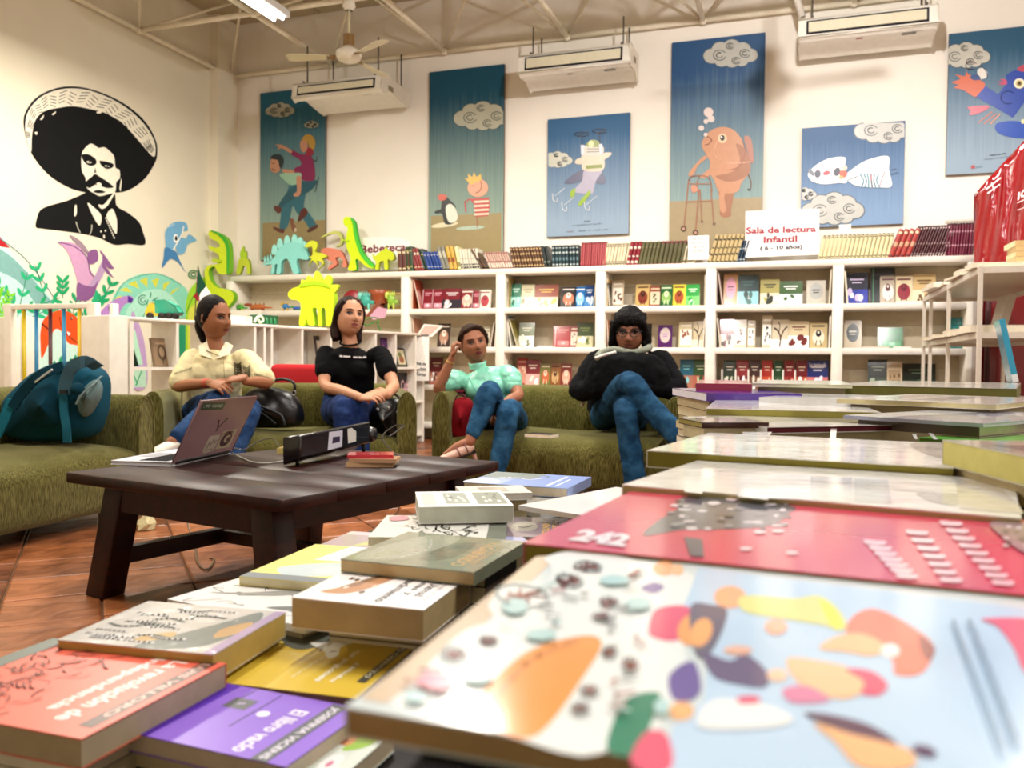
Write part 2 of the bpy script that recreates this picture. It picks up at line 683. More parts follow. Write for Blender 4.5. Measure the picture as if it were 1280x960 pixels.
for i, x in enumerate(XS):
    for j, y in enumerate(YS):
        if i + 1 < len(XS):
            bar((x, y, zb), (XS[i + 1], y, zb), .026)
        if j + 1 < len(YS):
            bar((x, y, zb), (x, YS[j + 1], zb), .026)
        if j < 4:
            g = G()
            g.ell((x, y, zb), (.04, .04, .04), BAR, 10, 6)
            g.build('node', frame, 'paint')
        if i + 1 < len(XS) and j + 1 < len(YS):
            c = (x + .66, y - .71, zt)
            for a in ((x, y), (XS[i + 1], y), (x, YS[j + 1]), (XS[i + 1], YS[j + 1])):
                bar((a[0], a[1], zb), c, .0135, 'web')
            if i + 2 < len(XS):
                bar(c, (c[0] + 1.32, c[1], zt), .02)
            if j + 2 < len(YS):
                bar(c, (c[0], c[1] - 1.42, zt), .02)

# fluorescent fitting just under the ceiling (top left), real lamp
lp = atY(300, -6, 6.2)
t = thing('ceiling_lamp', (lp.x, 6.2, lp.z), 'glowing fluorescent ceiling lamp among the roof bars at the top edge', 'lamp')
g = G()
g.box((lp.x - .1, 5.6, lp.z + .03), (lp.x + .1, 6.8, lp.z + .09), '#eeeeee')
g.build('housing', t, 'paint')
g = G()
for dx in (-.045, .045):
    g.tube([(lp.x + dx, 5.63, lp.z + .012), (lp.x + dx, 6.77, lp.z + .012)], .014, '#ffffff')
g.build('tube', t, 'lamp', '#ffffff')
for sx in (-.08, .08):
    g = G()
    g.tube([(lp.x + sx, 6.2, lp.z + .09), (lp.x + sx, 6.2, ZC)], .006, '#cccccc')
    g.build('hanger', t)


# ------------------------------------------------------------------ ceiling fans
def fan(c, ztop, angs, label, cols=('#d9cfae', '#8a6a3a'), R=.62):
    c = Vector(c)
    t = thing('ceiling_fan', c, label, 'fan')
    g = G()
    g.tube([c + Vector((0, 0, .07)), Vector((c.x, c.y, ztop))], .013, cols[0])
    g.build('down_rod', t)
    g = G()
    g.lathe([(.001, .3), (.045, .3), (.06, .24), (.035, .2)], c + Vector((0, 0, ztop - c.z - .3)), '#ece6d6')
    g.build('canopy', t)
    g = G()
    g.lathe([(.02, .1), (.05, .095), (.075, .07), (.11, .05), (.115, .01), (.1, -.02), (.07, -.035), (.001, -.04)], c, '#f0ead8', 24)
    g.build('motor', t, 'satin')
    g = G()
    g.lathe([(.05, .2), (.052, .1), (.045, .08)], c, cols[1], 16)
    g.build('rod_cover', t)
    for a in angs:
        a = math.radians(a)
        d, n = Vector((math.cos(a), math.sin(a), 0)), Vector((-math.sin(a), math.cos(a), .18))
        g = G()
        g.hexa([c + d * .09 - n * .02 + Vector((0, 0, z)) for z in (0,)] + [c + d * .2 - n * .03, c + d * .2 + n * .03, c + d * .09 + n * .02] + [c + d * .09 - n * .02 + Vector((0, 0, .01)), c + d * .2 - n * .03 + Vector((0, 0, .01)), c + d * .2 + n * .03 + Vector((0, 0, .01)), c + d * .09 + n * .02 + Vector((0, 0, .01))], cols[1])
        b = g.build('blade_bracket', t)
        g = G()
        q = [(.17, -.035), (R - .04, -.062), (R, -.04), (R, .04), (R - .04, .062), (.17, .035)]
        g.prism([c + d * u + n * v for u, v in q], (0, 0, .008), cols[0])
        g.build('blade', t, 'satin')


fp = atY(436, 72, 6.78)
fan(fp, zb, (196, -28, 82), 'three bladed cream ceiling fan hanging beside the leftmost air conditioner', R=.56)
fan((-.12, 6.35, 3.62), ZC, (20, 175, 275), 'ceiling fan hanging above the picture in front of the air conditioner by the top edge', R=.6)


# ------------------------------------------------------------------ air conditioners under the roof bars
def aircon(px, yf0, yf1, pb, label, logo=True, yF=7.78, yBk=8.18):
    x0, x1 = atY(px[0], yf0, yF).x, atY(px[1], yf0, yF).x
    zt_, zm, zb_ = atY(px[0], yf0, yF).z, atY(px[0], yf1, yF).z, atY(*pb, yBk).z
    t = thing('air_conditioner', ((x0 + x1) / 2, yBk, zb_), label, 'air conditioner', )
    prof = [(yBk, zt_), (yF + .05, zt_), (yF, zt_ - .03), (yF - .02, zm), (yF + .03, zm - .03), (yF + .2, zb_ + .06), (yBk - .06, zb_), (yBk, zb_ + .02)]
    g = G()
    g.prism([(x0, y, z) for y, z in prof], (x1 - x0, 0, 0), '#f6f2e8')
    body = g.build('housing', t, 'satin', bevel=.012)
    for k, xx in enumerate((x0, x1)):
        g = G()
        pr = [(y * .985 + 8 * .015, z * .98 + (zt_ + zb_) / 2 * .02) for y, z in prof]
        g.prism([(xx + (-.012 if k == 0 else 0), y, z) for y, z in pr], (.012, 0, 0), '#e2d8c6')
        g.build('end_cap', t, 'satin')
    # louvre with dark edge line
    w_ = x1 - x0
    zl0, zl1 = zm + .018, zt_ - .045
    yy = lambda z: yF - .02 * (zt_ - .03 - z) / (zt_ - .03 - zm)
    g = G()
    a, b = x0 + .05 * w_, x1 - .06 * w_
    g.hexa([(a, yy(zl0) - .004, zl0), (b, yy(zl0) - .004, zl0), (b, yy(zl0) + .02, zl0), (a, yy(zl0) + .02, zl0), (a, yy(zl1) - .004, zl1), (b, yy(zl1) - .004, zl1), (b, yy(zl1) + .02, zl1), (a, yy(zl1) + .02, zl1)], '#2c2b30')
    g.build('vent_gap', t, 'matte')
    g = G()
    zc0, zc1 = zl0 + .018, zl1 - .016
    a, b = a + .018, b - .018
    g.hexa([(a, yy(zc0) - .012, zc0), (b, yy(zc0) - .012, zc0), (b, yy(zc0) + .01, zc0), (a, yy(zc0) + .01, zc0), (a, yy(zc1) - .012, zc1), (b, yy(zc1) - .012, zc1), (b, yy(zc1) + .01, zc1), (a, yy(zc1) + .01, zc1)], '#e4dec4')
    g.build('louvre', t, 'satin')
    # display and maker mark on the sloping underside
    def under(u, v):
        yA, zA, yB_, zB_ = yF + .03, zm - .03, yF + .2, zb_ + .06
        return Vector((x0 + u * w_, yA + (yB_ - yA) * v, zA + (zB_ - zA) * v))
    nr = Vector((0, -(zm - .03 - zb_ - .06), -.17)).normalized()
    lay = [('p', '#3a3834', [(.76, .12), (.86, .12), (.86, .5), (.76, .5)]), ('p', '#9a9a8a', [(.78, .2), (.84, .2), (.84, .3), (.78, .3)])]
    if logo:
        lay += [('e', '#b34a44', .45, .25, .028, .12), ('l', '#8d8a86', .06, [(.84, -.08), (.89, -.08)])]
    else:
        lay += [('e', '#7a7670', .4, .3, .02, .08)]
    art('display', t, under, nr, lay, 'satin', eps=.004)
    for xx in (x0 + .1, x1 - .08):
        g = G()
        g.tube([(xx, yF + .1, zt_ - .05), (xx, yF + .1, zb)], .008, '#5a5348', 6)
        g.tube([(xx, yBk - .02, zt_ - .1), (xx, yBk - .02, zb)], .008, '#5a5348', 6)
        g.tube([(xx, yF + .02, zt_), (xx, yBk, zt_)], .012, '#5a5348', 6)
        g.build('bracket', t)
    g = G()
    g.box((x1 + .012, yF + .14, zt_ - .13), (x1 + .016, yF + .24, zt_ - .08), '#8c8064')
    g.build('side_grip', t)
    return t


aircon((367, 476), 103, 123, (404, 146), 'white air conditioner hung beside the ceiling fan over the poster of two children', False, 7.55)
aircon((650, 787), 67, 92, (676, 116), 'white air conditioner above the poster of the flying figure with a cape', True)
aircon((1000, 1172), 21, 48, (1003, 78), 'white air conditioner above the book poster and the reading room sign', True)
g = G()
a = atY(988, -30, 7.9)
g.tube([a, atY(1003, 22, 7.9)], .03, '#ddd6cc')
g.build('pipe_lagging', None, 'matte', label='white wrapped pipe coming down to the air conditioner above the book poster', cat='pipe')
# ------------------------------------------------------------------ painted wall and posters
LW = lambda x, y: atX(x, y, XL)
K = '#0c0d0f'
PW = '#f0ead8'


NM = [0]


def mural(name, lay, label, cat='mural'):
    NM[0] += 1
    # art coordinates are traced on the wall plane; one painted figure each
    return art(name, None, LW, (1, 0, 0), lay, 'matte', eps=1e-3 + .0009 * NM[0], step=1.2e-5, label=label, cat=cat)


def arc(cx, cy_, rx, ry, a0, a1, rot=0, n=12):
    q = math.radians(rot)
    o = []
    for k in range(n + 1):
        t = math.radians(a0 + (a1 - a0) * k / n)
        u, v = rx * math.cos(t), ry * math.sin(t)
        o.append((cx + u * math.cos(q) - v * math.sin(q), cy_ + u * math.sin(q) + v * math.cos(q)))
    return o


# portrait: measured on a 4.574 px per photo px enlargement with origin (20,100)
Z = lambda *ps: [(20 + x / 4.574, 100 + y / 4.574) for x, y in ps]
lay = [('s', K, Z((42, 250), (60, 170), (130, 90), (250, 42), (380, 42), (520, 85), (640, 150), (740, 240), (800, 350), (805, 440), (780, 500), (740, 560), (680, 610), (620, 638), (560, 645), (470, 650), (380, 640), (300, 615), (200, 555), (120, 470), (70, 380))),
       ('s', PW, Z((52, 250), (72, 175), (140, 98), (250, 54), (380, 52), (510, 92), (632, 160), (730, 250), (790, 350), (795, 430), (772, 430), (720, 370), (650, 290), (600, 240), (560, 215), (500, 185), (440, 170), (330, 150), (240, 160), (160, 180), (110, 230), (90, 320), (85, 410), (58, 330)))]
rz = random.Random(3)
NB = 17
for k in range(NB):      # chevron stitching on the hat brim
    t = k / (NB - 1)
    oc = smooth(Z((55, 330), (72, 190), (140, 108), (250, 62), (380, 60), (510, 100), (632, 168), (730, 258), (790, 400)), 6, False)
    ic = smooth(Z((88, 330), (110, 235), (165, 180), (240, 158), (330, 150), (440, 170), (540, 215), (650, 300), (765, 425)), 6, False)
    i = min(int(t * (len(oc) - 1)), len(oc) - 3)
    A, B, A2, B2 = oc[i], ic[i], oc[i + 2], ic[i + 2]
    for m in range(4):
        f = (m + .7) / 5
        p = (A[0] + (B[0] - A[0]) * f, A[1] + (B[1] - A[1]) * f)
        f2 = f + (.18 if k % 2 else -.1)
        q = (A2[0] + (B2[0] - A2[0]) * f2, A2[1] + (B2[1] - A2[1]) * f2)
        lay.append(('l', K, .8, [p, q]))
lay += [('s', PW, Z((205, 195), (228, 180), (215, 200))), ('s', PW, Z((460, 182), (495, 172), (490, 186), (468, 192))),
        ('s', PW, Z((136, 225), (158, 200), (150, 225))), ('s', PW, Z((105, 300), (120, 298), (116, 314))),
        ('s', PW, Z((388, 395), (420, 366), (445, 370), (470, 388), (505, 385), (540, 412), (560, 440), (568, 500), (590, 515), (592, 560), (572, 585), (565, 640), (520, 660), (470, 655), (430, 640), (402, 610), (396, 560), (376, 520), (372, 460), (376, 420))),
        ('s', K, Z((375, 428), (410, 424), (452, 450), (458, 478), (430, 492), (400, 480), (380, 455))),
        ('e', PW, *Z((416, 470))[0], 3.2, 1.3, 10), ('e', K, *Z((420, 470))[0], 1.2, 1.2),
        ('s', K, Z((478, 462), (520, 468), (556, 482), (548, 502), (515, 508), (485, 486))),
        ('e', PW, *Z((520, 492))[0], 2.8, 1, 8), ('e', K, *Z((522, 492))[0], 1.1, 1),
        ('p', K, Z((445, 530), (452, 500), (458, 532))),
        ('s', K, Z((398, 582), (430, 555), (452, 538), (485, 558), (520, 580), (556, 612), (520, 618), (480, 606), (450, 600), (420, 618), (400, 606))),
        ('s', PW, Z((458, 592), (475, 586), (490, 600), (472, 606))),
        ('s', K, Z((440, 640), (470, 628), (510, 640), (480, 648))),
        ('p', PW, Z((600, 560), (604, 580), (596, 640), (590, 620))),
        # coat
        ('s', K, Z((112, 840), (118, 790), (140, 742), (200, 715), (290, 690), (385, 650), (400, 640), (430, 640), (480, 664), (560, 650), (575, 720), (640, 760), (700, 810), (722, 860), (736, 940), (640, 938), (560, 942), (480, 905), (380, 880), (250, 862), (150, 850))),
        ('s', PW, Z((408, 705), (440, 725), (486, 775), (476, 832), (440, 780))), ('s', PW, Z((550, 736), (575, 800), (572, 880), (540, 830), (516, 775))),
        ('l', K, 1.2, Z((486, 735), (500, 830))), ('s', PW, Z((470, 712), (500, 712), (545, 660), (566, 640), (540, 690), (515, 726), (486, 736))),
        ('s', PW, Z((335, 722), (344, 716), (345, 765), (332, 778))), ('L', PW, .9, Z((342, 812), (352, 845), (365, 872))),
        ('L', PW, .9, Z((432, 828), (430, 860), (420, 884))), ('e', PW, *Z((485, 866))[0], 1, 1.2), ('e', PW, *Z((510, 862))[0], 1, 1.2), ('e', PW, *Z((502, 896))[0], 1, 2.4)]
for k in range(9):
    lay.append(('e', PW, *Z((512 + k * 6, 790 + k * 14))[0], .9, 1.1))
mural('wall_portrait', lay, 'black and white stencil of a moustached man in a wide sombrero painted on the wall')

TQ, GR, DG = '#8fdcc4', '#22a56b', '#0f7f58'
lay = [('s', '#bfe6e0', [(-60, 330), (-30, 296), (2, 296), (14, 318), (40, 345), (66, 375), (82, 400), (60, 420), (-60, 420)]),
       ('s', '#7fb0ac', [(-60, 322), (-30, 300), (10, 318), (40, 348), (60, 372), (76, 392), (50, 386), (20, 350), (-30, 330)]),
       ('p', '#b5212c', [(-30, 262), (0, 296), (12, 310), (4, 309), (-30, 300)]), ('L', '#5b8f98', 1.2, [(0, 298), (30, 322), (56, 355), (78, 390)])]
mural('mural_volcano', lay, 'painted pale volcano with red lava tip at the left edge of the mural')


def leafy(x0, y0, x1, y1, n, col, L=11):
    o = [('l', DG, 1, [(x0, y0), (x1, y1)])]
    for k in range(n):
        t = (k + .5) / n
        x, y = x0 + (x1 - x0) * t, y0 + (y1 - y0) * t
        a = math.degrees(math.atan2(y1 - y0, x1 - x0))
        for s in (-38, 38):
            q = math.radians(a + s)
            o.append(('e', col, x + math.cos(q) * L * .55, y + math.sin(q) * L * .55, L * .5, L * .19, a + s))
    return o


lay = []
for a in ((20, 402, 34, 340), (26, 390, 74, 372), (22, 385, -6, 352), (78, 372, 78, 350), (56, 372, 44, 332), (88, 402, 96, 372), (118, 388, 124, 372), (122, 384, 140, 352), (40, 396, 66, 384)):
    lay += leafy(*a, 3, GR if len(lay) % 2 else '#2cb27c', 12)
for a in ((-4, 400, 12, 368), (-10, 390, -2, 362)):
    lay += leafy(*a, 6, '#7ccb2c', 9)
mural('mural_leaves', lay, 'painted green leafy sprigs in front of the painted volcano')
O = '#e8541f'
lay = [('p', '#cfeee4', [(28, 398), (118, 398), (118, 480), (28, 480)]),
       ('s', O, [(50, 415), (55, 398), (72, 388), (88, 391), (100, 402), (108, 415), (110, 425), (104, 432), (92, 431), (84, 428), (76, 414), (68, 412), (62, 425), (52, 448), (50, 430)]),
       ('e', '#222', 89, 398, 1.3, 2), ('e', '#fff', 89.4, 397.6, .5, .8), ('e', '#222', 106, 417, 1, 1.5), ('L', '#5a1a10', 1, [(74, 396), (78, 412), (90, 424), (97, 429)]),
       ('p', '#ffffff', [(83, 414), (88, 417), (85, 420)]), ('l', '#5a1a10', 2, [(52, 405), (62, 413)])]
for a in ((52, 470, 78, 452), (70, 476, 104, 440), (98, 470, 114, 432), (88, 462, 100, 446), (96, 408, 108, 392)):
    lay += leafy(*a, 3, GR, 10)
mural('mural_orange_dinosaur', lay, 'painted orange dinosaur head seen through the coloured bars')
P1, P2 = '#cf9fc4', '#8a5a90'
lay = [('s', P1, [(72, 303), (82, 302), (95, 306), (106, 318), (110, 332), (116, 345), (114, 360), (106, 370), (100, 374), (97, 355), (90, 330), (82, 312)]),
       ('s', '#9d8793', [(86, 294), (96, 298), (106, 308), (112, 320), (104, 314), (94, 304)]),
       ('s', P2, [(109, 316), (120, 312), (122, 325), (112, 330)]), ('L', P2, 1.6, [(72, 303), (92, 308), (108, 322), (112, 340), (118, 348), (116, 360)]),
       ('s', '#b79ac0', [(118, 345), (128, 325), (133, 328), (130, 340), (124, 352), (116, 366), (108, 372), (104, 366)]),
       ('s', P2, [(96, 354), (104, 356), (116, 358), (122, 350), (118, 366), (112, 374), (104, 376), (96, 372)]),
       ('p', P2, [(128, 316), (142, 336), (136, 336), (130, 330), (142, 348), (134, 342), (127, 334)])]
for k in range(6):
    lay.append(('p', P2, [(126 + k * 2.6, 318 + k * 3.4), (124 + k * 2.6, 312 + k * 3.4), (130 + k * 2.4, 318 + k * 3.4)]))
for x in (96, 101, 107):
    lay.append(('p', P2, [(x, 368), (x - 2, 378), (x + 4, 372)]))
mural('mural_pterosaur', lay, 'painted purple flying reptile with spread wing under the portrait')
B1, B2 = '#79b4de', '#4a86bd'
lay = [('s', B1, [(206, 300), (206, 290), (212, 281), (222, 277), (232, 279), (234, 288), (228, 290), (222, 300), (216, 312), (208, 312)]),
       ('s', B1, [(222, 296), (231, 298), (236, 293), (245, 300), (240, 303), (234, 306), (230, 316), (222, 318), (219, 308)]),
       ('s', B2, [(206, 309), (216, 313), (220, 316), (226, 330), (231, 340), (222, 328), (212, 324), (202, 335), (204, 322)]),
       ('e', '#ffffff', 219, 298, 3, 5.5), ('e', '#222', 219.5, 298, 1.6, 3), ('L', '#ffffff', 1.6, [(229, 283), (226, 294), (216, 312)]), ('L', '#cfe4f4', 1, [(210, 284), (217, 280)])]
mural('mural_blue_creature', lay, 'painted baby blue winged creature floating near the corner')
lay = [('s', TQ, [(138, 380), (146, 362), (158, 350), (175, 343), (195, 342), (212, 347), (226, 356), (234, 366), (234, 396), (186, 398), (140, 396)]),
       ('s', '#b4ecd8', [(160, 396), (166, 376), (180, 364), (200, 362), (216, 372), (224, 396)])]
for k in range(7):
    a = math.radians(200 + k * 20)
    x, y = 186 + 44 * math.cos(a), 384 + 36 * math.sin(a)
    lay.append(('p', '#d8dc50', [(x - 5, y + 2), (x + 5, y - 2), (186 + 30 * math.cos(a + .1), 384 + 25 * math.sin(a + .1))]))
lay += [('L', '#5fb39a', 1.2, [(140, 380), (148, 362), (160, 350), (195, 342), (226, 356)]), ('L', GR, 1.2, arc(178, 375, 6, 6, 0, 300)), ('L', GR, 1.2, arc(178, 375, 3, 3, 0, 300)), ('L', GR, 1, [(184, 376), (182, 388), (178, 396)]),
        ('l', DG, 1.4, [(190, 376), (196, 372)]), ('l', DG, 1.4, [(187, 372), (188, 366)])]
mural('mural_turquoise_dinosaur', lay, 'painted turquoise dinosaur back with yellow plates low on the wall')
lay = [('s', '#b98ad0', [(124, 394), (132, 382), (144, 374), (156, 370), (165, 371), (164, 378), (156, 380), (150, 388), (146, 394)]), ('p', '#5c2f9c', [(159, 369), (166, 374), (164, 379), (159, 378)]),
       ('e', '#222', 136, 386, 1.3, 2.6), ('e', '#fff', 136.3, 386, .6, 1.3),
       ('s', '#c7a6d6', [(163, 396), (170, 398), (180, 430), (183, 480), (164, 480)]), ('p', '#bff0d4', [(163, 416), (168, 412), (178, 456), (163, 456)]), ('p', '#14301f', [(163, 424), (173, 458), (163, 458)]),
       ('p', '#bfe9cf', [(163, 462), (182, 462), (182, 484), (163, 484)]), ('l', GR, 1.4, [(165, 466), (171, 480)]), ('l', GR, 1.4, [(176, 464), (169, 482)])]
mural('mural_purple_dinosaur', lay, 'painted purple long necked dinosaur behind the white cubby shelf')
lay = [('s', '#a6dc3a', [(231, 400), (232, 376), (238, 360), (250, 350), (262, 356), (262, 480), (231, 480)]), ('L', '#4d9a2a', 1.2, [(232, 392), (240, 372), (252, 356)]),
       ('s', '#dfe25a', [(234, 396), (240, 382), (250, 380), (250, 440), (236, 470)]), ('L', GR, 1.3, arc(241, 343, 6, 5, 10, 330)), ('L', GR, 1.3, arc(241, 343, 3, 2.5, 10, 330)),
       ('p', '#2d9c70', [(222, 402), (231, 402), (231, 440), (224, 452)])]
mural('mural_green_dinosaur', lay, 'painted lime green dinosaur behind the woman in the cream blouse')

# ------------------------------------------------------------------ posters on the back wall
PY = YB - .035


def poster(x0, x1, z1, z0, ground, lay, label, px0=None):
    t = thing('poster', ((x0 + x1) / 2, YB, z0), label, 'poster')
    g = G()
    g.box((x0, PY, z0), (x1, YB - .002, z1), '#7d6a55')
    g.build('stretcher_frame', t, 'matte')
    g = G()
    g.box((x0, PY - .003, z0 + .004), (x1, PY, z1), '#4d7fa0')
    g.build('canvas', t, 'sky', ground)
    sh = lambda x, y: atY(x, y, PY - .003)
    fl = []
    for l in lay:
        fl.append(l)
    art('picture', t, sh, (0, -1, 0), fl, 'satin', eps=6e-4, step=1.0e-4)
    return t


def cloud(cx, cy_, s, col='#b9b9ae', k2='#4a5a60', clip=None):
    L = [(-.95, .1, .42), (-.55, -.3, .42), (0, -.45, .42), (.5, -.3, .4), (.85, .05, .38), (.45, .35, .34), (0, .4, .36), (-.5, .38, .34), (0, 0, .55)]
    o = []
    cl = (lambda x, y: (min(max(x, clip[0]), clip[2]), min(max(y, clip[1]), clip[3]))) if clip else (lambda x, y: (x, y))
    for grow, c in ((.05, k2), (0, col)):
        for a, b, r in L:
            o.append(('p', c, [cl(*p) for p in ellp(cx + a * s, cy_ + b * s * .8, (r + grow) * s, (r + grow) * s * .85)]))
    for a, b, r in ((-.6, .05, .3), (.62, -.05, .24), (.2, .38, .2), (-.1, -.5, .18)):
        if clip and not (clip[0] < cx + (a - r) * s and cx + (a + r) * s < clip[2] and clip[1] < cy_ + b * s * .8 - r * s * .8 and cy_ + b * s * .8 + r * s * .8 < clip[3]):
            continue
        o.append(('L', k2, .9, [cl(*p) for p in arc(cx + a * s, cy_ + b * s * .8, r * s, r * s * .8, 20, 330)]))
        o.append(('L', k2, .9, [cl(*p) for p in arc(cx + a * s, cy_ + b * s * .8, r * s * .5, r * s * .4, 20, 300)]))
    return o


SK, SK2 = '#b78468', '#8a5846'
# 1 two children, one riding on the other
Q = lambda *ps: [(330 + x / 6, 160 + y / 6) for x, y in ps]
lay = cloud(351, 138, 14, '#a6a594', '#33464c') + cloud(390, 156, 7, '#a6a594', '#33464c') + [
    ('p', '#8f7d55', [(328.8, 279), (406.5, 275), (406.5, 322), (328.5, 322)]),
    ('s', '#2d6270', Q((200, 420), (260, 400), (380, 400), (360, 450), (320, 480), (300, 600), (340, 640), (400, 740), (350, 760), (300, 690), (250, 640), (215, 590), (180, 740), (120, 760), (130, 640), (120, 590), (170, 490))),
    ('s', '#23525f', Q((300, 400), (400, 395), (350, 470), (250, 520), (180, 560), (130, 600), (110, 580), (170, 490), (240, 430))),
    ('s', '#5b2e26', Q((75, 590), (110, 585), (135, 610), (115, 642), (85, 620))), ('s', '#5b2e26', Q((70, 740), (120, 755), (155, 760), (145, 790), (90, 770))), ('s', '#54241f', Q((280, 620), (310, 600), (330, 640), (270, 700), (255, 690))), ('s', '#4e2a20', Q((400, 725), (405, 745), (350, 782), (325, 778), (340, 755))),
    ('s', '#8fb59a', Q((120, 350), (190, 335), (290, 340), (280, 400), (210, 430), (150, 390))), ('s', SK, Q((245, 370), (280, 370), (280, 470), (265, 510), (230, 515), (225, 495), (250, 470))),
    ('s', '#7c1f4d', Q((205, 165), (290, 200), (330, 190), (370, 240), (382, 385), (290, 390), (280, 340), (225, 335), (235, 300), (280, 280), (270, 240), (200, 195))),
    ('s', SK, Q((145, 130), (210, 170), (200, 190), (140, 155), (105, 162), (110, 140), (85, 128), (120, 125))), ('s', SK, Q((145, 310), (225, 320), (222, 338), (150, 335))),
    ('s', SK, Q((280, 95), (320, 85), (330, 150), (300, 185), (275, 150))), ('s', '#b08a3c', Q((285, 85), (320, 50), (365, 60), (388, 110), (375, 160), (350, 170), (335, 120), (318, 100))), ('s', '#8c1f35', Q((330, 150), (365, 160), (370, 200), (320, 210))),
    ('s', SK, Q((55, 240), (90, 220), (125, 260), (120, 320), (85, 338), (50, 310))), ('s', '#1f2c30', Q((50, 225), (80, 198), (130, 205), (150, 245), (135, 300), (118, 290), (108, 245), (75, 235))),
    ('l', '#222', 1, Q((60, 265), (80, 268))), ('L', '#5a1f1a', 1, Q((62, 305), (75, 318), (90, 315))), ('l', '#1a2a2a', .8, Q((385, 480), (412, 370))), ('L', '#1a2a2a', .8, Q((370, 240), (395, 250), (398, 215))),
    ('s', '#7a4c38', Q((195, 690), (210, 678), (228, 690), (222, 720), (240, 730), (232, 775), (215, 770), (205, 730))), ('e', '#c9b8a0', *Q((238, 765))[0], 1.6, 2.4)]
poster(-5.82, -4.98, 3.81, 1.93, '#1d5c74|#8fa493', lay, 'tall poster of a child riding on another child\'s back, beside the leftmost air conditioner')
# 2 round headed child with a crown, and a penguin
Q = lambda *ps: [(500 + x / 4.365, 260 + y / 4.365) for x, y in ps]
R4 = lambda *ps: [(320 + x / 4, y / 4) for x, y in ps]
R5 = lambda *ps: [(320 + x / 4, 240 + y / 4) for x, y in ps]
lay = [('p', '#968559', [(538.7, 270), (627, 266), (626.5, 315), (538.5, 315)])] + cloud(604, 146, 27, '#b2b09c', '#3c5358', (538, 80, 629, 300)) + [
    ('e', '#d8cfae', 556, 281, 17, 3.2, -8), ('s', '#141a1c', R5((893, 100), (910, 90), (925, 85), (930, 45), (950, 22), (975, 45), (1000, 72), (990, 85), (1010, 130), (980, 160), (945, 158), (930, 110), (900, 108))),
    ('s', '#dfdccc', R5((950, 75), (975, 60), (1000, 90), (1008, 135), (975, 155), (955, 130))), ('s', '#c75a48', R5((910, 25), (925, 10), (955, 20), (945, 40), (920, 42))),
    ('e', '#a9bba8', 588, 285, 18, 2.6, -4), ('l', '#9a4a3a', .8, R5((1105, 120), (1107, 180))), ('p', '#b83c36', R5((1068, 35), (1165, 28), (1170, 75), (1160, 120), (1098, 125), (1090, 60)))]
for k in range(4):
    y = 45 + k * 21
    lay.append(('p', '#dfd5bd', R5((1090, y), (1165, y - 4), (1165, y + 6), (1092, y + 10))))
lay += [('l', '#b83c36', 1.6, R5((1070, 35), (1045, 50), (1050, 100))), ('e', '#d89a7c', *R5((1110, -20))[0], 13, 11.5), ('l', '#b2483c', .9, R5((1078, -30), (1095, -30))), ('L', '#c77a62', .9, arc(595, 232, 7, 9, -90, 90)),
        ('p', '#d9b04c', R4((1075, 925), (1042, 890), (1062, 895), (1060, 868), (1082, 885), (1092, 860), (1103, 885), (1125, 870), (1130, 900)))]
poster(-3.735, -2.9, 3.835, 1.93, '#0f4a62|#93a898', lay, 'tall poster of a round headed child in a crown with a penguin')
# 3 flying figure with a cape
R = lambda *ps: [(640 + x / 4, y / 4) for x, y in ps]
R6 = lambda *ps: [(640 + x / 4, 240 + y / 4) for x, y in ps]
lay = cloud(697, 200, 15, '#c3c3b6', '#6b7a84', (685.5, 150, 787, 298)) + [
    ('s', '#5a5c78', R((360, 850), (310, 870), (260, 915), (310, 918), (350, 900), (375, 870))), ('s', '#5a5c78', R((440, 850), (470, 910), (430, 920), (410, 890))), ('s', '#a9a3b8', R((365, 850), (450, 850), (420, 905), (405, 965), (375, 970), (330, 965), (300, 960), (350, 905))),
    ('s', '#d9c4ae', R((355, 775), (450, 775), (455, 850), (360, 852), (350, 810))), ('s', '#d9c4ae', R((350, 790), (320, 800), (318, 818), (350, 820))), ('s', '#d9c4ae', R((450, 770), (490, 762), (496, 775), (455, 800))), ('p', '#7c8a34', R((368, 828), (452, 822), (452, 840), (370, 846))),
    ('s', '#cfc9c0', R((358, 730), (450, 728), (448, 775), (360, 775))), ('s', '#8f9a5a', R((370, 730), (395, 700), (430, 705), (442, 735))), ('e', '#e8e0a8', 739, 180, 3.4, 4.4), ('l', '#444', .8, R((378, 745), (440, 745))), ('l', '#444', .8, R((376, 760), (444, 758))),
    ('p', '#d9d9e4', R((344, 725), (362, 725), (360, 775), (346, 775))), ('p', '#d9d9e4', R((435, 720), (452, 720), (450, 770), (440, 770))), ('l', '#223', .9, R((350, 725), (352, 665))), ('l', '#223', .9, R((440, 720), (438, 655))),
    ('L', '#223', .9, arc(727, 168, 9, 2.6, 20, 330)), ('L', '#223', .9, arc(750, 164, 9, 2.6, 20, 330)), ('l', '#223', .9, R((330, 678), (385, 660))), ('l', '#223', .9, R((420, 668), (475, 650))),
    ('s', '#8fae2c', R6((300, -12), (318, -15), (312, 20), (296, 26), (290, 10))), ('s', '#8fae2c', R6((370, 10), (388, -8), (392, 10), (350, 64), (332, 66), (340, 45)))]
for x, y in ((215, 30), (262, 75), (375, 72)):
    lay += [('L', '#dfe3e6', 1, R6((x - 12, y - 20), (x - 8, y + 10), (x + 10, y + 20), (x + 12, y))), ('l', '#cdd3da', .8, R6((x, y - 10), (x + 50, y - 50)))]
lay += [('t', '#20242c', 'Eloísa', R6((362, 150), (392, 148), (392, 142), (362, 144)), .02), ('t', '#30343c', 'la cumpleañera sin rey, 2011', R6((305, 172), (450, 162), (450, 154), (305, 164))), ('t', '#7a3a44', 'fondo editorial', R6((275, 202), (310, 200), (310, 192), (275, 194))),
        ('t', '#5a606c', 'ooo  o  ooo  oo', R6((335, 198), (480, 190), (480, 184), (335, 192)))]
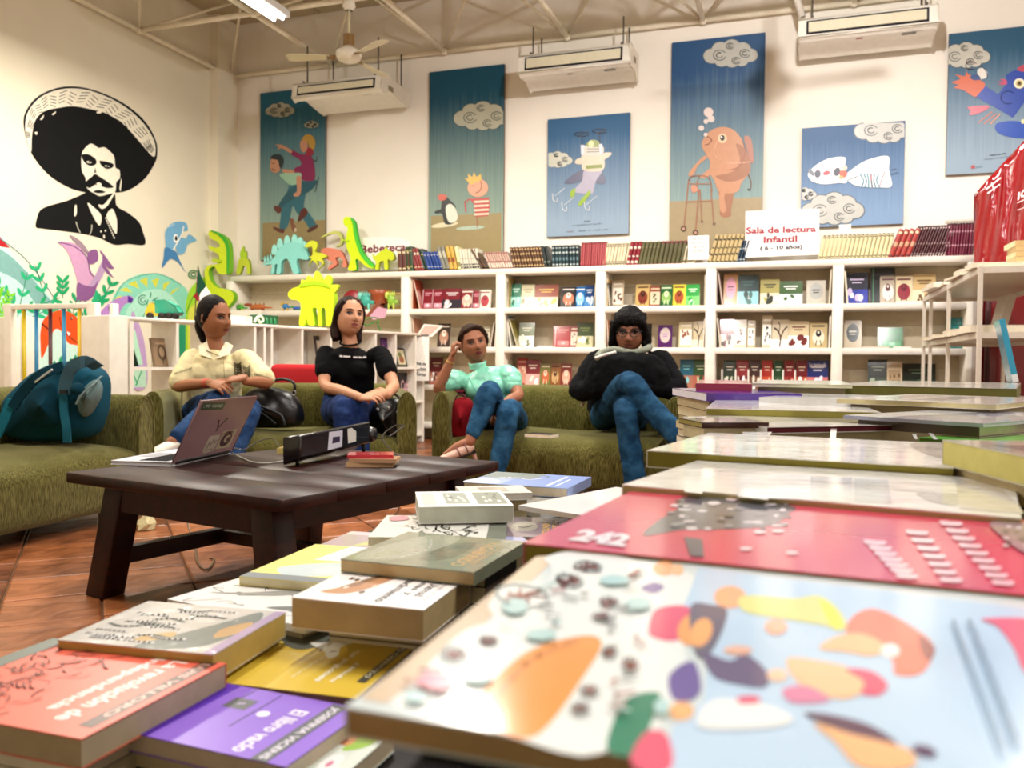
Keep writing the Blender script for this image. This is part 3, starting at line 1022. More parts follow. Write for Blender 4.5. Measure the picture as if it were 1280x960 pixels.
poster(-2.435, -1.605, 3.235, 2.06, '#2d5c86|#8ea3b8', lay, 'smaller blue poster of a figure flying with grey cape and propellers')
# 4 round creature with a walking frame
C1, C2, C3 = '#c08a68', '#a06c4e', '#7d4c34'
lay = [('p', '#a08e6c', [(837.4, 252), (953.2, 246), (953, 315), (836.8, 315)])] + cloud(915, 68, 26, '#b4b4ac', '#3c5668') + [
    ('s', C2, R6((1035, -30), (1115, -30), (1110, 10), (1095, 90), (1095, 118), (1060, 128), (1038, 108), (1050, 60), (1035, 20))), ('s', C1, R6((1045, -20), (1068, -20), (1062, 30), (1072, 90), (1045, 100), (1035, 30))),
    ('s', C1, R((985, 660), (1040, 636), (1100, 645), (1145, 690), (1165, 740), (1190, 800), (1190, 860), (1150, 910), (1125, 960), (1040, 962), (1010, 900), (985, 860), (990, 810), (955, 745), (950, 710))),
    ('s', C2, R((1120, 720), (1165, 745), (1190, 810), (1185, 870), (1120, 905), (1060, 905), (1020, 880), (1100, 860), (1140, 800))),
    ('e', '#e0c2a0', *R((1052, 692))[0], 5.6, 6), ('e', '#2c2522', *R((1052, 690))[0], 3, 3.6), ('e', '#fff', *R((1048, 686))[0], 1, 1.2), ('L', C3, 1, R((970, 680), (990, 690), (1000, 705))), ('L', C3, 1, R((1000, 700), (985, 720), (965, 725))),
    ('L', '#dba888', 1.3, R((1030, 700), (1010, 760), (1050, 810), (1130, 815), (1200, 808))), ('L', '#9c5c48', 1, R((1150, 700), (1165, 760), (1140, 830), (1090, 850))),
    ('s', '#a8705c', R((1160, 690), (1180, 680), (1200, 710), (1208, 805), (1192, 812), (1178, 760))), ('s', C1, R((1120, 760), (1070, 790), (1020, 835), (985, 880), (950, 892), (945, 878), (990, 840), (1030, 780), (1090, 745))),
    ('s', C1, R((975, 790), (930, 830), (910, 872), (885, 880), (885, 865), (915, 825), (960, 780))), ('L', C3, 1.3, R((1180, 870), (1195, 910), (1190, 950), (1180, 945)))]
for x, y, r in ((983, 562, 6), (996, 595, 4.4), (970, 608, 3), (947, 641, 3.4), (968, 674, 2.4)):
    lay.append(('e', '#d9c9c4', *R((x, y))[0], r, r))
WF = '#9a6a50'
lay += [('L', WF, 1.6, R((878, 960), (885, 900), (905, 882), (960, 880), (990, 900), (1000, 960))), ('l', WF, 1.3, R((885, 920), (995, 920))), ('L', WF, 1.4, R((930, 960), (925, 915), (940, 880))), ('s', '#c98a70', R((895, 935), (915, 925), (930, 950), (905, 965))),
        ('l', WF, 1.6, R6((878, -5), (860, 180))), ('l', WF, 1.8, R6((935, -10), (918, 200))), ('l', WF, 1.5, R6((940, -10), (950, 150))), ('l', WF, 1.6, R6((995, -10), (1010, 165))), ('l', WF, 1.2, R6((870, 50), (1000, 45)))]
for x, y, r in ((858, 184, 3.6), (918, 203, 3.6), (950, 148, 1.6), (1011, 160, 1.8)):
    lay += [('e', '#4c342a', *R6((x, y))[0], r, r), ('e', '#b98a72', *R6((x, y))[0], r * .5, r * .5)]
poster(-1.21, -.355, 3.86, 1.9, '#1c4a78|#93aaa4', lay, 'tall poster of a round brown creature leaning on a walking frame')
# 5 winged shapes
V = lambda *ps: [(960 + x / 4, y / 4) for x, y in ps]
lay = cloud(1105, 162, 27, '#bdbcb6', '#5c646c', (1003, 153.5, 1130.5, 280)) + cloud(1043, 262, 30, '#bdbcb6', '#5c646c', (1002.5, 160, 1127, 284)) + cloud(1006, 243, 12, '#bdbcb6', '#5c646c', (1002.5, 160, 1127, 284)) + [
    ('s', '#f0f2f2', V((200, 870), (215, 850), (250, 820), (310, 792), (385, 788), (385, 830), (395, 910), (350, 915), (280, 922), (225, 910), (205, 890))),
    ('s', '#f0f2f2', V((390, 880), (430, 840), (500, 800), (600, 782), (604, 850), (618, 930), (560, 938), (480, 935), (420, 920))),
    ('e', '#2a2c44', *V((248, 870))[0], 4, 5, 10), ('e', '#b02c40', *V((292, 866))[0], 4.5, 3, -20), ('p', '#596270', V((208, 838), (232, 866), (228, 886), (198, 860))), ('e', '#24263c', *V((345, 860))[0], 4, 5.5, 20), ('e', '#c8502c', *V((376, 870))[0], 5, 5), ('e', '#e6d9b0', *V((380, 840))[0], 4, 3.4), ('e', '#d8a060', *V((366, 888))[0], 3, 2.4),
    ('L', '#38506a', 1, V((400, 900), (430, 890), (450, 880))), ('l', '#38506a', .9, V((618, 850), (640, 845))), ('l', '#38506a', .9, V((618, 872), (650, 862)))]
for x, c in ((460, '#4a9ab8'), (480, '#3f8fb0'), (496, '#58a8c0'), (515, '#2d4c70'), (532, '#4a9ab8'), (552, '#58a8c0')):
    lay.append(('L', c, 1.6, V((x, 872), (x + (520 - x) * .3, 905), (x + 6, 936))))
lay += [('l', '#c84a6a', 1, V((583, 860), (558, 930))), ('l', '#c84a6a', 1, V((516, 878), (516, 900)))]
poster(-.02, .838, 2.955, 2.05, '#3e628c|#7f9cc0', lay, 'small square blue poster with printed cloud corners and white wing shapes')
# 6 blue bird
BB = '#1c3f9c'
Wd = lambda *ps: [(960 + x / 4, y / 4) for x, y in ps]
lay = cloud(1208, 70, 24, '#bfbdb2', '#4c565c', (1185.3, 45, 1290, 215)) + [
    ('s', '#c8603c', Wd((1085, 425), (1050, 395), (1000, 370), (990, 345), (985, 380), (935, 372), (960, 395), (918, 412), (950, 425), (930, 440), (975, 450), (1040, 484))),
    ('p', BB, Wd((1087, 430), (1150, 472), (1195, 415), (1190, 375), (1230, 352), (1290, 350), (1340, 400), (1330, 480), (1290, 500), (1225, 590), (1150, 545), (1040, 486))),
    ('s', '#b84468', Wd((1190, 400), (1160, 395), (1175, 408), (1145, 408), (1165, 418), (1150, 425), (1192, 422))), ('s', '#b84458', Wd((1245, 350), (1275, 325), (1330, 330), (1300, 360))),
    ('e', '#efe6c8', *Wd((1256, 418))[0], 7, 6.4), ('e', '#b89c58', *Wd((1256, 418))[0], 4, 4), ('e', '#222', *Wd((1257, 418))[0], 2, 2), ('L', '#16337e', 1, arc(1260, 122, 9, 8, 60, 320)),
    ('s', '#c05c6c', Wd((1000, 535), (1095, 528), (1100, 545), (1040, 572), (1005, 575), (1012, 555))), ('l', '#b8705c', 1.6, Wd((1120, 560), (1050, 615))), ('l', '#b8705c', 1.6, Wd((1140, 570), (1080, 620))), ('l', '#c98a6c', 1.6, Wd((1160, 570), (1112, 620))),
    ('s', '#1a48a8', Wd((1135, 640), (1150, 615), (1220, 605), (1290, 615), (1400, 640), (1380, 690), (1240, 690), (1160, 670))), ('e', '#d8d2a0', *Wd((1275, 608))[0], 2.6, 3),
    ('s', '#d9d4cc', Wd((1045, 355), (1070, 340), (1095, 360), (1090, 388), (1060, 395))), ('L', '#223', .9, Wd((1060, 330), (1085, 350), (1098, 385))), ('s', '#24407c', Wd((1010, 385), (1045, 372), (1062, 395), (1030, 402))), ('L', '#7a3a24', 1, arc(1214, 82, 7, 5, 60, 330)),
    ('t', '#16181c', 'Pajarolandia', Wd((1108, 782), (1190, 772), (1190, 764), (1108, 774)), .03), ('t', '#1c3550', 'El pequeño de papel, 2015', Wd((1080, 802), (1210, 788), (1210, 780), (1080, 794))),
    ('p', '#a83a40', Wd((1015, 828), (1035, 826), (1035, 842), (1015, 844))), ('t', '#2f6a80', 'fondo', Wd((1040, 840), (1070, 836), (1070, 828), (1040, 832)))]
poster(1.17, 2.05, 3.67, 2.455, '#2a5876|#8fa3b4', lay, 'poster of a blue paper bird with orange tail at the right edge')
# ------------------------------------------------------------------ helpers for soft and cut-out shapes
def puff(g, outline, dep, col, n=5, k=2.3, front=1.0, back=1.0):
    """pillow volume: the outline is the widest section, closing along +-dep"""
    ps = [Vector(p) for p in outline]
    c = sum(ps, Vector()) / len(ps)
    dep = Vector(dep)
    rings = []
    for i in range(-n, n + 1):
        t = i / n
        s = max(1 - abs(t) ** k, 0) ** (1 / k) * .97 + .03
        off = dep * (t * (front if t < 0 else back))
        rings.append(g.pts([c + (p - c) * s + off for p in ps]))
    L = len(ps)
    for a, b in zip(rings, rings[1:]):
        for q in range(L):
            g.f.append((a + q, a + (q + 1) % L, b + (q + 1) % L, b + q))
            g.c.append(lin(col))
            g.sm.append(True)
    for r in (rings[0], rings[-1]):
        g.f.append(tuple(r + q for q in range(L)))
        g.c.append(lin(col))
        g.sm.append(True)


def rot2(a):
    return Matrix.Rotation(math.radians(a), 4, 'Z')


# ------------------------------------------------------------------ sofas
def sofa(T, w_, label, d=.82, extra=()):
    org = T @ Vector((w_ / 2, d / 2, 0))
    t = thing('sofa', org, label, 'sofa')
    aw = .115
    for s in (0, 1):
        x0 = 0 if s == 0 else w_ - aw
        g = G(T)
        P = []
        prof = smooth([(x0 + .004, .06), (x0 + .002, .3), (x0 + .004, .53), (x0 + .03, .602), (x0 + aw / 2, .618), (x0 + aw - .03, .602), (x0 + aw - .004, .53), (x0 + aw - .002, .3), (x0 + aw - .004, .06)], 4, False)
        ys = [(0, .93), (.015, .99), (.035, 1), (d / 2, 1), (d - .03, 1), (d, .95)]
        R = [g.pts([((x - x0 - aw / 2) * k + x0 + aw / 2, y, z if z < .3 else .3 + (z - .3) * k) for x, z in prof]) for y, k in ys]
        n = len(prof)
        for a, b in zip(R, R[1:]):
            for q in range(n - 1):
                g.f.append((a + q, b + q, b + q + 1, a + q + 1))
                g.c.append(lin('#76702e'))
                g.sm.append(True)
        for r in (R[0], R[-1]):
            g.f.append(tuple(r + q for q in range(n)))
            g.c.append(lin('#76702e'))
            g.sm.append(False)
        g.build('armrest', t, 'velvet')
        g = G(T)
        pr = [((x - x0 - aw / 2) * .985 + x0 + aw / 2, -.001, z if z < .3 else .3 + (z - .3) * .985) for x, z in prof]
        g.tube(pr, .005, '#8f8c50', 6)
        g.build('piping', t, 'velvet')
    # seat with a crown rolling over the front edge
    g = G(T)
    prof = smooth([(0, .07), (-.02, .1), (-.028, .2), (-.022, .28), (.01, .335), (.07, .362), (.2, .378), (.4, .372), (d - .16, .345), (d - .16, .07)], 4, False)
    nx = 14
    R = []
    for i in range(nx + 1):
        u = i / nx
        cr = 1 - (2 * u - 1) ** 6 * .06
        R.append(g.pts([(aw - .005 + u * (w_ - 2 * aw + .01), y, z * (cr if z > .25 else 1) + (.006 * math.sin(u * 9) if z > .3 else 0)) for y, z in prof]))
    n = len(prof)
    for a, b in zip(R, R[1:]):
        for q in range(n - 1):
            g.f.append((a + q, a + q + 1, b + q + 1, b + q))
            g.c.append(lin('#76702e'))
            g.sm.append(True)
    g.build('seat', t, 'velvet')
    g = G(T)
    prof = smooth([(d - .22, .3), (d - .235, .45), (d - .21, .6), (d - .16, .645), (d - .08, .648), (d - .01, .61), (d, .4), (d, .07)], 4, False)
    R = [g.pts([(x, y, z) for y, z in prof]) for x in (aw - .01, w_ / 3, 2 * w_ / 3, w_ - aw + .01)]
    n = len(prof)
    for a, b in zip(R, R[1:]):
        for q in range(n - 1):
            g.f.append((a + q, a + q + 1, b + q + 1, b + q))
            g.c.append(lin('#76702e'))
            g.sm.append(True)
    g.build('backrest', t, 'velvet')
    for x in (.08, w_ - .08):
        for y in (.07, d - .07):
            g = G(T)
            g.hexa([(x - .02, y - .02, 0), (x + .02, y - .02, 0), (x + .02, y + .02, 0), (x - .02, y + .02, 0), (x - .032, y - .032, .08), (x + .032, y - .032, .08), (x + .032, y + .032, .08), (x - .032, y + .032, .08)], '#120a08')
            g.build('foot', t, 'satin')
    return t


TM = Matrix.Translation((-3.51, 3.85, 0)) @ rot2(30)
TR = Matrix.Translation((-2.13, 4.76, 0)) @ rot2(-1.5)
TL = Matrix.Translation((-3.06, 1.95, 0)) @ rot2(93.5)
sofa(TM, 1.545, 'olive green corduroy sofa in the middle holding two women and a black handbag')
sofa(TR, 1.54, 'olive green corduroy sofa with the mint bloused woman and the woman in glasses')
sofa(TL, 1.6, 'olive green corduroy sofa at the left edge with the teal backpack on it')
g = G(TR)
puff(g, smooth([(.0, .2, .612), (.11, .2, .612), (.12, .4, .612), (.07, .48, .614), (0, .4, .612)]), (0, 0, .018), '#6b2430')
g.build('folded_jacket', None, 'fabric', label='dark red folded garment on the sofa arm under the leaning elbow', cat='clothing')

# red cushioned bench behind the middle sofa
a, b = atY(338, 455, 5.4), atY(404, 470, 5.4)
t = thing('bench', (-3.3, 5.5, 0), 'red upholstered bench top showing behind the middle sofa', 'bench')
g = G()
g.box((a.x, 5.38, .5), (a.x + .75, 5.52, a.z), '#b0262c')
g.build('backrest', t, 'fabric', bevel=.04)
g = G()
g.box((a.x + .2, 5.53, .38), (a.x + .75, 5.8, .48), '#b0262c')
g.build('seat', t, 'fabric', bevel=.03)
for x in (a.x + .25, a.x + .7):
    g = G()
    g.box((x - .02, 5.6, 0), (x + .02, 5.64, .38), '#2a1a18')
    g.box((x - .02, 5.42, 0), (x + .02, 5.46, .5), '#2a1a18')
    g.build('leg', t)

# ------------------------------------------------------------------ coffee table
TZ = .42
cFL, cFR, cBR = atZ(82, 590, TZ), atZ(352, 625, TZ), atZ(517, 568, TZ)
ex = (cFR - cFL).normalized()
ey = Vector((-ex.y, ex.x, 0))
wX, wY = (cFR - cFL).length, (cBR - cFR).dot(ey)
TT = Matrix(((ex.x, ey.x, 0, cFL.x), (ex.y, ey.y, 0, cFL.y), (0, 0, 1, 0), (0, 0, 0, 1)))
tb = thing('coffee_table', TT @ Vector((wX / 2, wY / 2, 0)), 'low dark reddish wooden coffee table with laptop and projector on top', 'table')
for k in range(5):
    g = G(TT)
    g.box((0.0, k * wY / 5 + .0012, TZ - .036), (wX, (k + 1) * wY / 5 - .0012, TZ), '#2c0d0a')
    g.build('tabletop_plank', tb, 'wood', bevel=.003, seg=1)
for y in (.07, wY - .09):
    g = G(TT)
    g.box((.12, y, TZ - .125), (wX - .12, y + .025, TZ - .037), '#2c0d0a')
    g.build('apron', tb, 'wood')
for x in (.13, wX - .155):
    g = G(TT)
    g.box((x, .1, TZ - .125), (x + .025, wY - .1, TZ - .037), '#2c0d0a')
    g.build('apron', tb, 'wood')
for sx, sy_ in ((0, 0), (1, 0), (0, 1), (1, 1)):
    xt, xb = (.16, .085) if sx == 0 else (wX - .16, wX - .085)
    y = .11 if sy_ == 0 else wY - .11
    yb = .085 if sy_ == 0 else wY - .085
    g = G(TT)
    r1, r2 = .048, .042
    g.hexa([(xb - r1, yb - r2, 0), (xb + r1, yb - r2, 0), (xb + r1, yb + r2, 0), (xb - r1, yb + r2, 0), (xt - r1, y - r2, TZ - .037), (xt + r1, y - r2, TZ - .037), (xt + r1, y + r2, TZ - .037), (xt - r1, y + r2, TZ - .037)], '#2c0d0a')
    g.build('leg', tb, 'wood', bevel=.005, seg=2)
for x in (.105, wX - .105):
    g = G(TT)
    g.box((x - .02, .1, .1), (x + .02, wY - .1, .155), '#2c0d0a')
    g.build('stretcher', tb, 'wood')
g = G(TT)
g.box((.12, wY / 2 - .02, .105), (wX - .12, wY / 2 + .02, .15), '#2c0d0a')
g.build('stretcher', tb, 'wood')

# ------------------------------------------------------------------ laptop
hz = TZ + .016
h0, h1 = atZ(215, 578, hz), atZ(288, 563, hz)
hd = (h1 - h0).normalized()
bd = Vector((-hd.y, hd.x, 0))
if bd.dot(atZ(152, 571, hz) - h0) < 0:
    bd = -bd
W_, D_ = (h1 - h0).length, .235
lap = thing('laptop', (h0 + h1) / 2 + bd * .1 - Vector((0, 0, .016)), 'open silver laptop with stickers on its lid on the coffee table', 'laptop')
g = G()
lo = -Vector((0, 0, .013))
P = [h0, h1, h1 + bd * D_, h0 + bd * D_]
g.prism([p + lo for p in P], (0, 0, .013), '#c9c9cf')
base = g.build('base', lap, 'satin', bevel=.003)
g = G()
for r in range(5):
    for c in range(12):
        a = h0 + hd * (W_ * (.06 + .073 * c)) + bd * (.035 + r * .022)
        g.hexa([a + Vector((0, 0, .0005)), a + hd * W_ * .062 + Vector((0, 0, .0005)), a + hd * W_ * .062 + bd * .018 + Vector((0, 0, .0005)), a + bd * .018 + Vector((0, 0, .0005))] + [a + Vector((0, 0, .002)), a + hd * W_ * .062 + Vector((0, 0, .002)), a + hd * W_ * .062 + bd * .018 + Vector((0, 0, .002)), a + bd * .018 + Vector((0, 0, .002))], '#1b1b1f')
g.build('keyboard', lap, 'matte', kind='stuff')
g = G()
q = h0 + hd * (W_ * .33) + bd * .16
g.flat([q + Vector((0, 0, .001)), q + hd * W_ * .33 + Vector((0, 0, .001)), q + hd * W_ * .33 + bd * .06 + Vector((0, 0, .001)), q + bd * .06 + Vector((0, 0, .001))], '#a9a9b0')
g.build('touchpad', lap, 'satin')
lh = (-bd * .11 + Vector((0, 0, .22)))
ln = hd.cross(lh).normalized()
if ln.dot(-bd) < 0:
    ln = -ln
g = G()
g.prism([h0 + lh * .01, h1 + lh * .01, h1 + lh, h0 + lh], ln * .006, '#8f6d70')
lid = g.build('lid', lap, 'satin', bevel=.003)
g = G()
g.prism([h0 + lh * .06 + hd * .008, h1 + lh * .06 - hd * .008, h1 + lh * .96 - hd * .008, h0 + lh * .96 + hd * .008], -ln * .001, '#20242c')
g.build('screen', lap, 'gloss')
g = G()
g.tube([h0 + hd * .02 + ln * .003, h1 - hd * .02 + ln * .003], .008, '#101014')
g.build('hinge', lap, 'satin')
lp_ = lambda u, v: h0 + hd * (W_ * u) + lh * v + ln * .006
art('stickers', lap, lp_, ln, [
    ('p', '#16382c', [(.03, .86), (.42, .83), (.42, .95), (.03, .98)]), ('t', '#c9d8cc', '¿ YO · UGARES', [(.07, .885), (.39, .86), (.39, .92), (.07, .945)]),
    ('L', '#23161a', .022, [(.45, .62), (.5, .52), (.58, .64)]), ('l', '#23161a', .022, [(.5, .52), (.49, .45)]), ('e', '#23161a', .45, .63, .018, .02), ('e', '#23161a', .59, .65, .018, .02),
    ('s', '#c8b9a6', [(.42, .09), (.58, .08), (.61, .1), (.61, .34), (.58, .37), (.44, .37), (.42, .34)]), ('L', '#5a3c34', .012, [(.46, .14), (.47, .26), (.5, .2), (.53, .3), (.56, .22), (.58, .28)]), ('l', '#5a3c34', .01, [(.46, .12), (.58, .12)]),
    ('p', '#c2b193', [(.63, .1), (.9, .09), (.9, .43), (.64, .42)]), ('e', '#4a262c', .76, .26, .1, .13), ('e', '#c2b193', .78, .27, .055, .07), ('e', '#4a262c', .8, .26, .03, .04), ('L', '#4a262c', .02, [(.66, .36), (.72, .4), (.84, .38)])], 'satin', eps=4e-4)

# ------------------------------------------------------------------ projector
p0, p1 = atZ(376, 584, TZ), atZ(462, 566, TZ)
pd = (p1 - p0).normalized()
pn = Vector((-pd.y, pd.x, 0))
pr = thing('projector', (p0 + p1) / 2 + pn * .1, 'glossy black projector propped up at the corner of the coffee table', 'projector')
L_ = (p1 - p0).length + .015
A = p0 - pd * .01 + Vector((0, 0, .03))
up_ = Vector((0, 0, .085))
g = G()
sl = Vector((0, 0, -.03))
g.hexa([A, A + pd * L_ + Vector((0, 0, .012)), A + pd * L_ + pn * .07 + sl * .6, A + pn * .07 + sl * .9, A + up_, A + pd * L_ + up_ * 1.05 + Vector((0, 0, .012)), A + pd * L_ + pn * .07 + up_, A + pn * .07 + up_ * .9], '#0d0d10')
g.build('housing', pr, 'gloss', bevel=.008)
g = G()
g.lathe([(.001, .0), (.026, 0), (.03, .006), (.034, .02), (.034, .05)], A + pd * (L_ + .03) + up_ * .5 - pn * .005, '#1a1a20', 20, pn)
g.build('lens', pr, 'gloss')
for f in (.02, L_ - .02):
    g = G()
    q = p0 - pd * .01 + pd * f + pn * .02
    g.tube([q + Vector((0, 0, .0)), q + Vector((0, 0, .036))], .007, '#0c0c0e')
    g.build('foot', pr)
pf = lambda u, v: A + pd * (L_ * u) + up_ * v + Vector((0, 0, .012 * u))
art('front_panel_reflections', pr, pf, -pn, [('p', '#1c1c22', [(.03, .08), (.97, .08), (.97, .92), (.03, .92)]), ('p', '#d8d8e6', [(.36, .1), (.56, .12), (.57, .86), (.38, .9)]), ('p', '#3b3450', [(.42, .35), (.53, .36), (.53, .62), (.43, .64)]), ('p', '#17151c', [(.58, .1), (.63, .1), (.63, .95), (.58, .95)]), ('p', '#e6e4da', [(.65, .2), (.77, .22), (.77, .7), (.7, .9), (.64, .88)])], 'gloss', eps=.0012)  # dark front face with pale window reflections painted on


# ------------------------------------------------------------------ generic closed book as box: cover + page block
def book(T, w_, d, h, col, pagecol='#e8dfc0', label=None, group=None, spine=0, fin='gloss', name='book', cat='book', lay=None, hard=False):
    """lies flat: x 0..w, y 0..d, z 0..h; spine at x=0 (0), x=w (1), y=0 (2), y=d (3)"""
    t = thing(name, T @ Vector((w_ / 2, d / 2, 0)), label, cat, group)
    c = min(.0022 if hard else .0009, h * .2)
    o = .003 if hard else .0004
    g = G(T)
    g.box((0, 0, h - c), (w_, d, h), col)
    g.box((0, 0, 0), (w_, d, c), col)
    if spine == 0:
        g.box((0, 0, c), (c, d, h - c), col)
    elif spine == 1:
        g.box((w_ - c, 0, c), (w_, d, h - c), col)
    elif spine == 2:
        g.box((0, 0, c), (w_, c, h - c), col)
    else:
        g.box((0, d - c, c), (w_, d, h - c), col)
    g.build('cover', t, fin)
    g = G(T)
    lo = [o, o, c]
    hi = [w_ - o, d - o, h - c]
    if spine == 0: lo[0] = c
    if spine == 1: hi[0] = w_ - c
    if spine == 2: lo[1] = c
    if spine == 3: hi[1] = d - c
    g.box(lo, hi, pagecol)
    g.build('pages', t, 'paper')
    if lay:
        art('print', t, lambda u, v: T @ Vector((u * w_, v * d, h)), T.to_3x3() @ Vector((0, 0, 1)), lay, fin, eps=1.2e-4, step=1.2e-5)
    return t


def TF(p, ang, tilt=0, ax='X'):
    return Matrix.Translation(p) @ rot2(ang) @ Matrix.Rotation(math.radians(tilt), 4, ax)


q = atZ(432, 584, TZ)
for k, (w_, d, h, c, an, lb) in enumerate(((.17, .115, .016, '#c8a27a', 12, 'tan paperback at the bottom of the pile beside the projector'), (.17, .11, .014, '#b98f6e', 8, 'tan paperback in the middle of the pile beside the projector'), (.165, .11, .012, '#b8323c', 16, 'red covered paperback on top of the pile beside the projector'))):
    book(TF(q + Vector((.01 * (k % 2), .005 * k, sum((.016, .014)[:k]))), an + 10), w_, d, h, c, '#d9b48c', lb, 'paperbacks on the coffee table', 2)
q = atZ(346, 567, TZ)
book(TF(q, 18), .16, .11, .022, '#cbb66a', '#e0cf9a', 'yellow paperback half hidden behind the projector', None, 2)
# cables
for pts_, c, lb in (([(290, 566, .01), (302, 572, .004), (318, 578, .004), (345, 578, .004), (368, 572, .006), (380, 570, .03)], '#c9c4b8', 'pale thin cable running from the laptop to the projector'),
                    ([(286, 558, .01), (305, 562, .005), (322, 552, .02), (340, 548, .02), (352, 560, .01), (374, 566, .02)], '#2a2a2a', 'dark looped cable behind the laptop on the coffee table'),
                    ([(468, 548, .05), (485, 546, .09), (500, 536, .1), (505, 532, .08), (494, 532, .06), (478, 545, .04), (488, 562, .012), (498, 570, .004)], '#141414', 'black looped cable at the lens side of the projector')):
    g = G()
    g.tube(smooth([tuple(atZ(x, y, TZ + z)) for x, y, z in pts_], 6, False), .0028, c, 6)
    g.build('cable', None, 'satin', label=lb, cat='cable')
g = G()
g.tube(smooth([tuple(atZ(*p)) for p in ((494, 574, TZ), (505, 585, .38), (505, 600, .25), (500, 625, .1), (497, 640, .012), (478, 655, .008))], 6, False), .003, '#101010', 6)
g.build('cable', None, 'satin', label='black cable hanging from the right corner of the coffee table to the floor', cat='cable')
g = G()
g.tube(smooth([tuple(atZ(*p)) for p in ((232, 640, .1), (236, 660, .03), (244, 676, .006), (246, 700, .006), (258, 712, .006), (268, 700, .006), (262, 698, .006))], 6, False), .004, '#7d6a50', 6)
g.build('cable', None, 'satin', label='brown cable coiled on the floor under the coffee table', cat='cable')
# notebook on the right sofa
q = atZ(657, 546, .386)
book(TF(q + Vector((0, -.02, 0)), -10), .16, .11, .02, '#2a2733', '#e9dfc6', 'dark covered pocket book lying on the sofa seat between the two women', None, 3, lay=[('p', '#6b5a7c', [(.2, .3), (.8, .3), (.8, .6), (.2, .6)])])
q = atZ(650, 540, .36)
# crumpled paper under the table
g = G()
q = atZ(182, 662, 0)
rr = random.Random(8)
R = [[Vector((q.x + r * math.cos(a) * rr.uniform(.7, 1.2), q.y + r * math.sin(a) * rr.uniform(.7, 1.2), z * rr.uniform(.8, 1.2))) for a in [k * .785 for k in range(8)]] for r, z in ((.045, .003), (.05, .03), (.03, .055), (.008, .085))]
for a, b in zip(R, R[1:]):
    for k in range(8):
        g.face([a[k], a[(k + 1) % 8], b[(k + 1) % 8], b[k]], '#d8cc9c')
g.build('crumpled_paper', None, 'paper', label='crumpled cream paper on the floor behind the left leg of the coffee table', cat='paper')

# ------------------------------------------------------------------ long white bookcase on the back wall
SF, SB = 7.87, 8.2
LV = [1.72, 1.335, .95, .565, .18]
xc = lambda x: atY(x, 400, SF).x
DX = [xc(287), xc(398), xc(506), xc(625), xc(750), xc(888), xc(1047), xc(1216)]
bc = thing('bookcase', ((DX[0] + DX[-1]) / 2, 8.0, 0), 'long white bookcase along the back wall filled with books and toys', 'bookcase')
WB = '#eee7da'
for k, z in enumerate(LV):
    g = G()
    g.box((DX[0] - .03, SF, z - .055), (DX[-1], SB, z), WB)
    g.build('shelf_board', bc, 'paint', bevel=.004, seg=1)
g = G()
g.box((XL + .015, SF - .13, LV[1] - .055), (DX[0] + .5, SF - .002, LV[1]), WB)
g.build('shelf_board', bc, 'paint')
for i, x in enumerate(DX):
    if i == 1:
        continue
    g = G()
    wd = .045
    g.box((x - wd, SF - .004, 0), (x + wd, SB, LV[0] - .055), WB)
    g.build('divider', bc, 'paint', bevel=.004, seg=1)
for i in range(len(DX) - 1):
    for k, z in enumerate(LV):
        zz = LV[k + 1] if k + 1 < len(LV) else .0
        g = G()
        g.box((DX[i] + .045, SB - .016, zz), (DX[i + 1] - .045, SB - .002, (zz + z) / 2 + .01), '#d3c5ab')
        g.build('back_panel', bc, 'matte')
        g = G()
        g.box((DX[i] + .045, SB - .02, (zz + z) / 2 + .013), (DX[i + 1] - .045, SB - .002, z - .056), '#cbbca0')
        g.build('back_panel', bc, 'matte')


# ------------------------------------------------------------------ white cubby shelf dividing the room
def gp(x, y, p0, nrm):
    d = ray(x, y)
    t = (Vector(p0) - EYE).dot(nrm) / d.dot(nrm)
    return EYE + d * t


CZ = 1.08
c0, c1 = atZ(162, 396, CZ), atZ(530, 417, CZ)
cd = (c1 - c0).normalized()
cn = Vector((cd.y, -cd.x, 0))            # towards the sofas
cs = thing('cubby_shelf', (c0 + c1) / 2 - Vector((0, 0, CZ)), 'low white open cubby shelf standing between the sofas and the painted wall', 'shelf')
cw = (c1 - c0).length
CM = Matrix(((cd.x, -cn.x, 0, c0.x), (cd.y, -cn.y, 0, c0.y), (0, 0, 1, 0), (0, 0, 0, 1)))    # x along, y away from sofas
ds = sorted((gp(x, 430, c0, cn) - c0).dot(cd) for x in (222, 270, 319, 331, 340, 378, 414, 443, 470, 495, 520))
ds = [0] + ds + [cw]
for x in ds:
    g = G(CM)
    g.box((x - .011 if x else 0, 0, 0), (x + .011 if x else .03, .27, CZ - .02), WB)
    g.build('divider', cs)
g = G(CM)
g.box((0, -.006, CZ - .022), (cw, .27, CZ), WB)
g.build('top_board', cs, bevel=.003, seg=1)
for z in (.745, .41, .08):
    g = G(CM)
    g.box((.03, .002, z - .02), (cw, .27, z), WB)
    g.build('shelf_board', cs)
for a, b in zip(ds[2:], ds[3:]):
    g = G(CM)
    g.box((a + .011, .262, .08), (b - .011, .27, CZ - .022), '#cfc8bd')
    g.build('back_panel', cs, 'matte')
g = G(CM)
g.box((-.15, .0, 0), (-.012, .3, CZ + .004), WB)
g.build('end_cabinet', cs, bevel=.004)
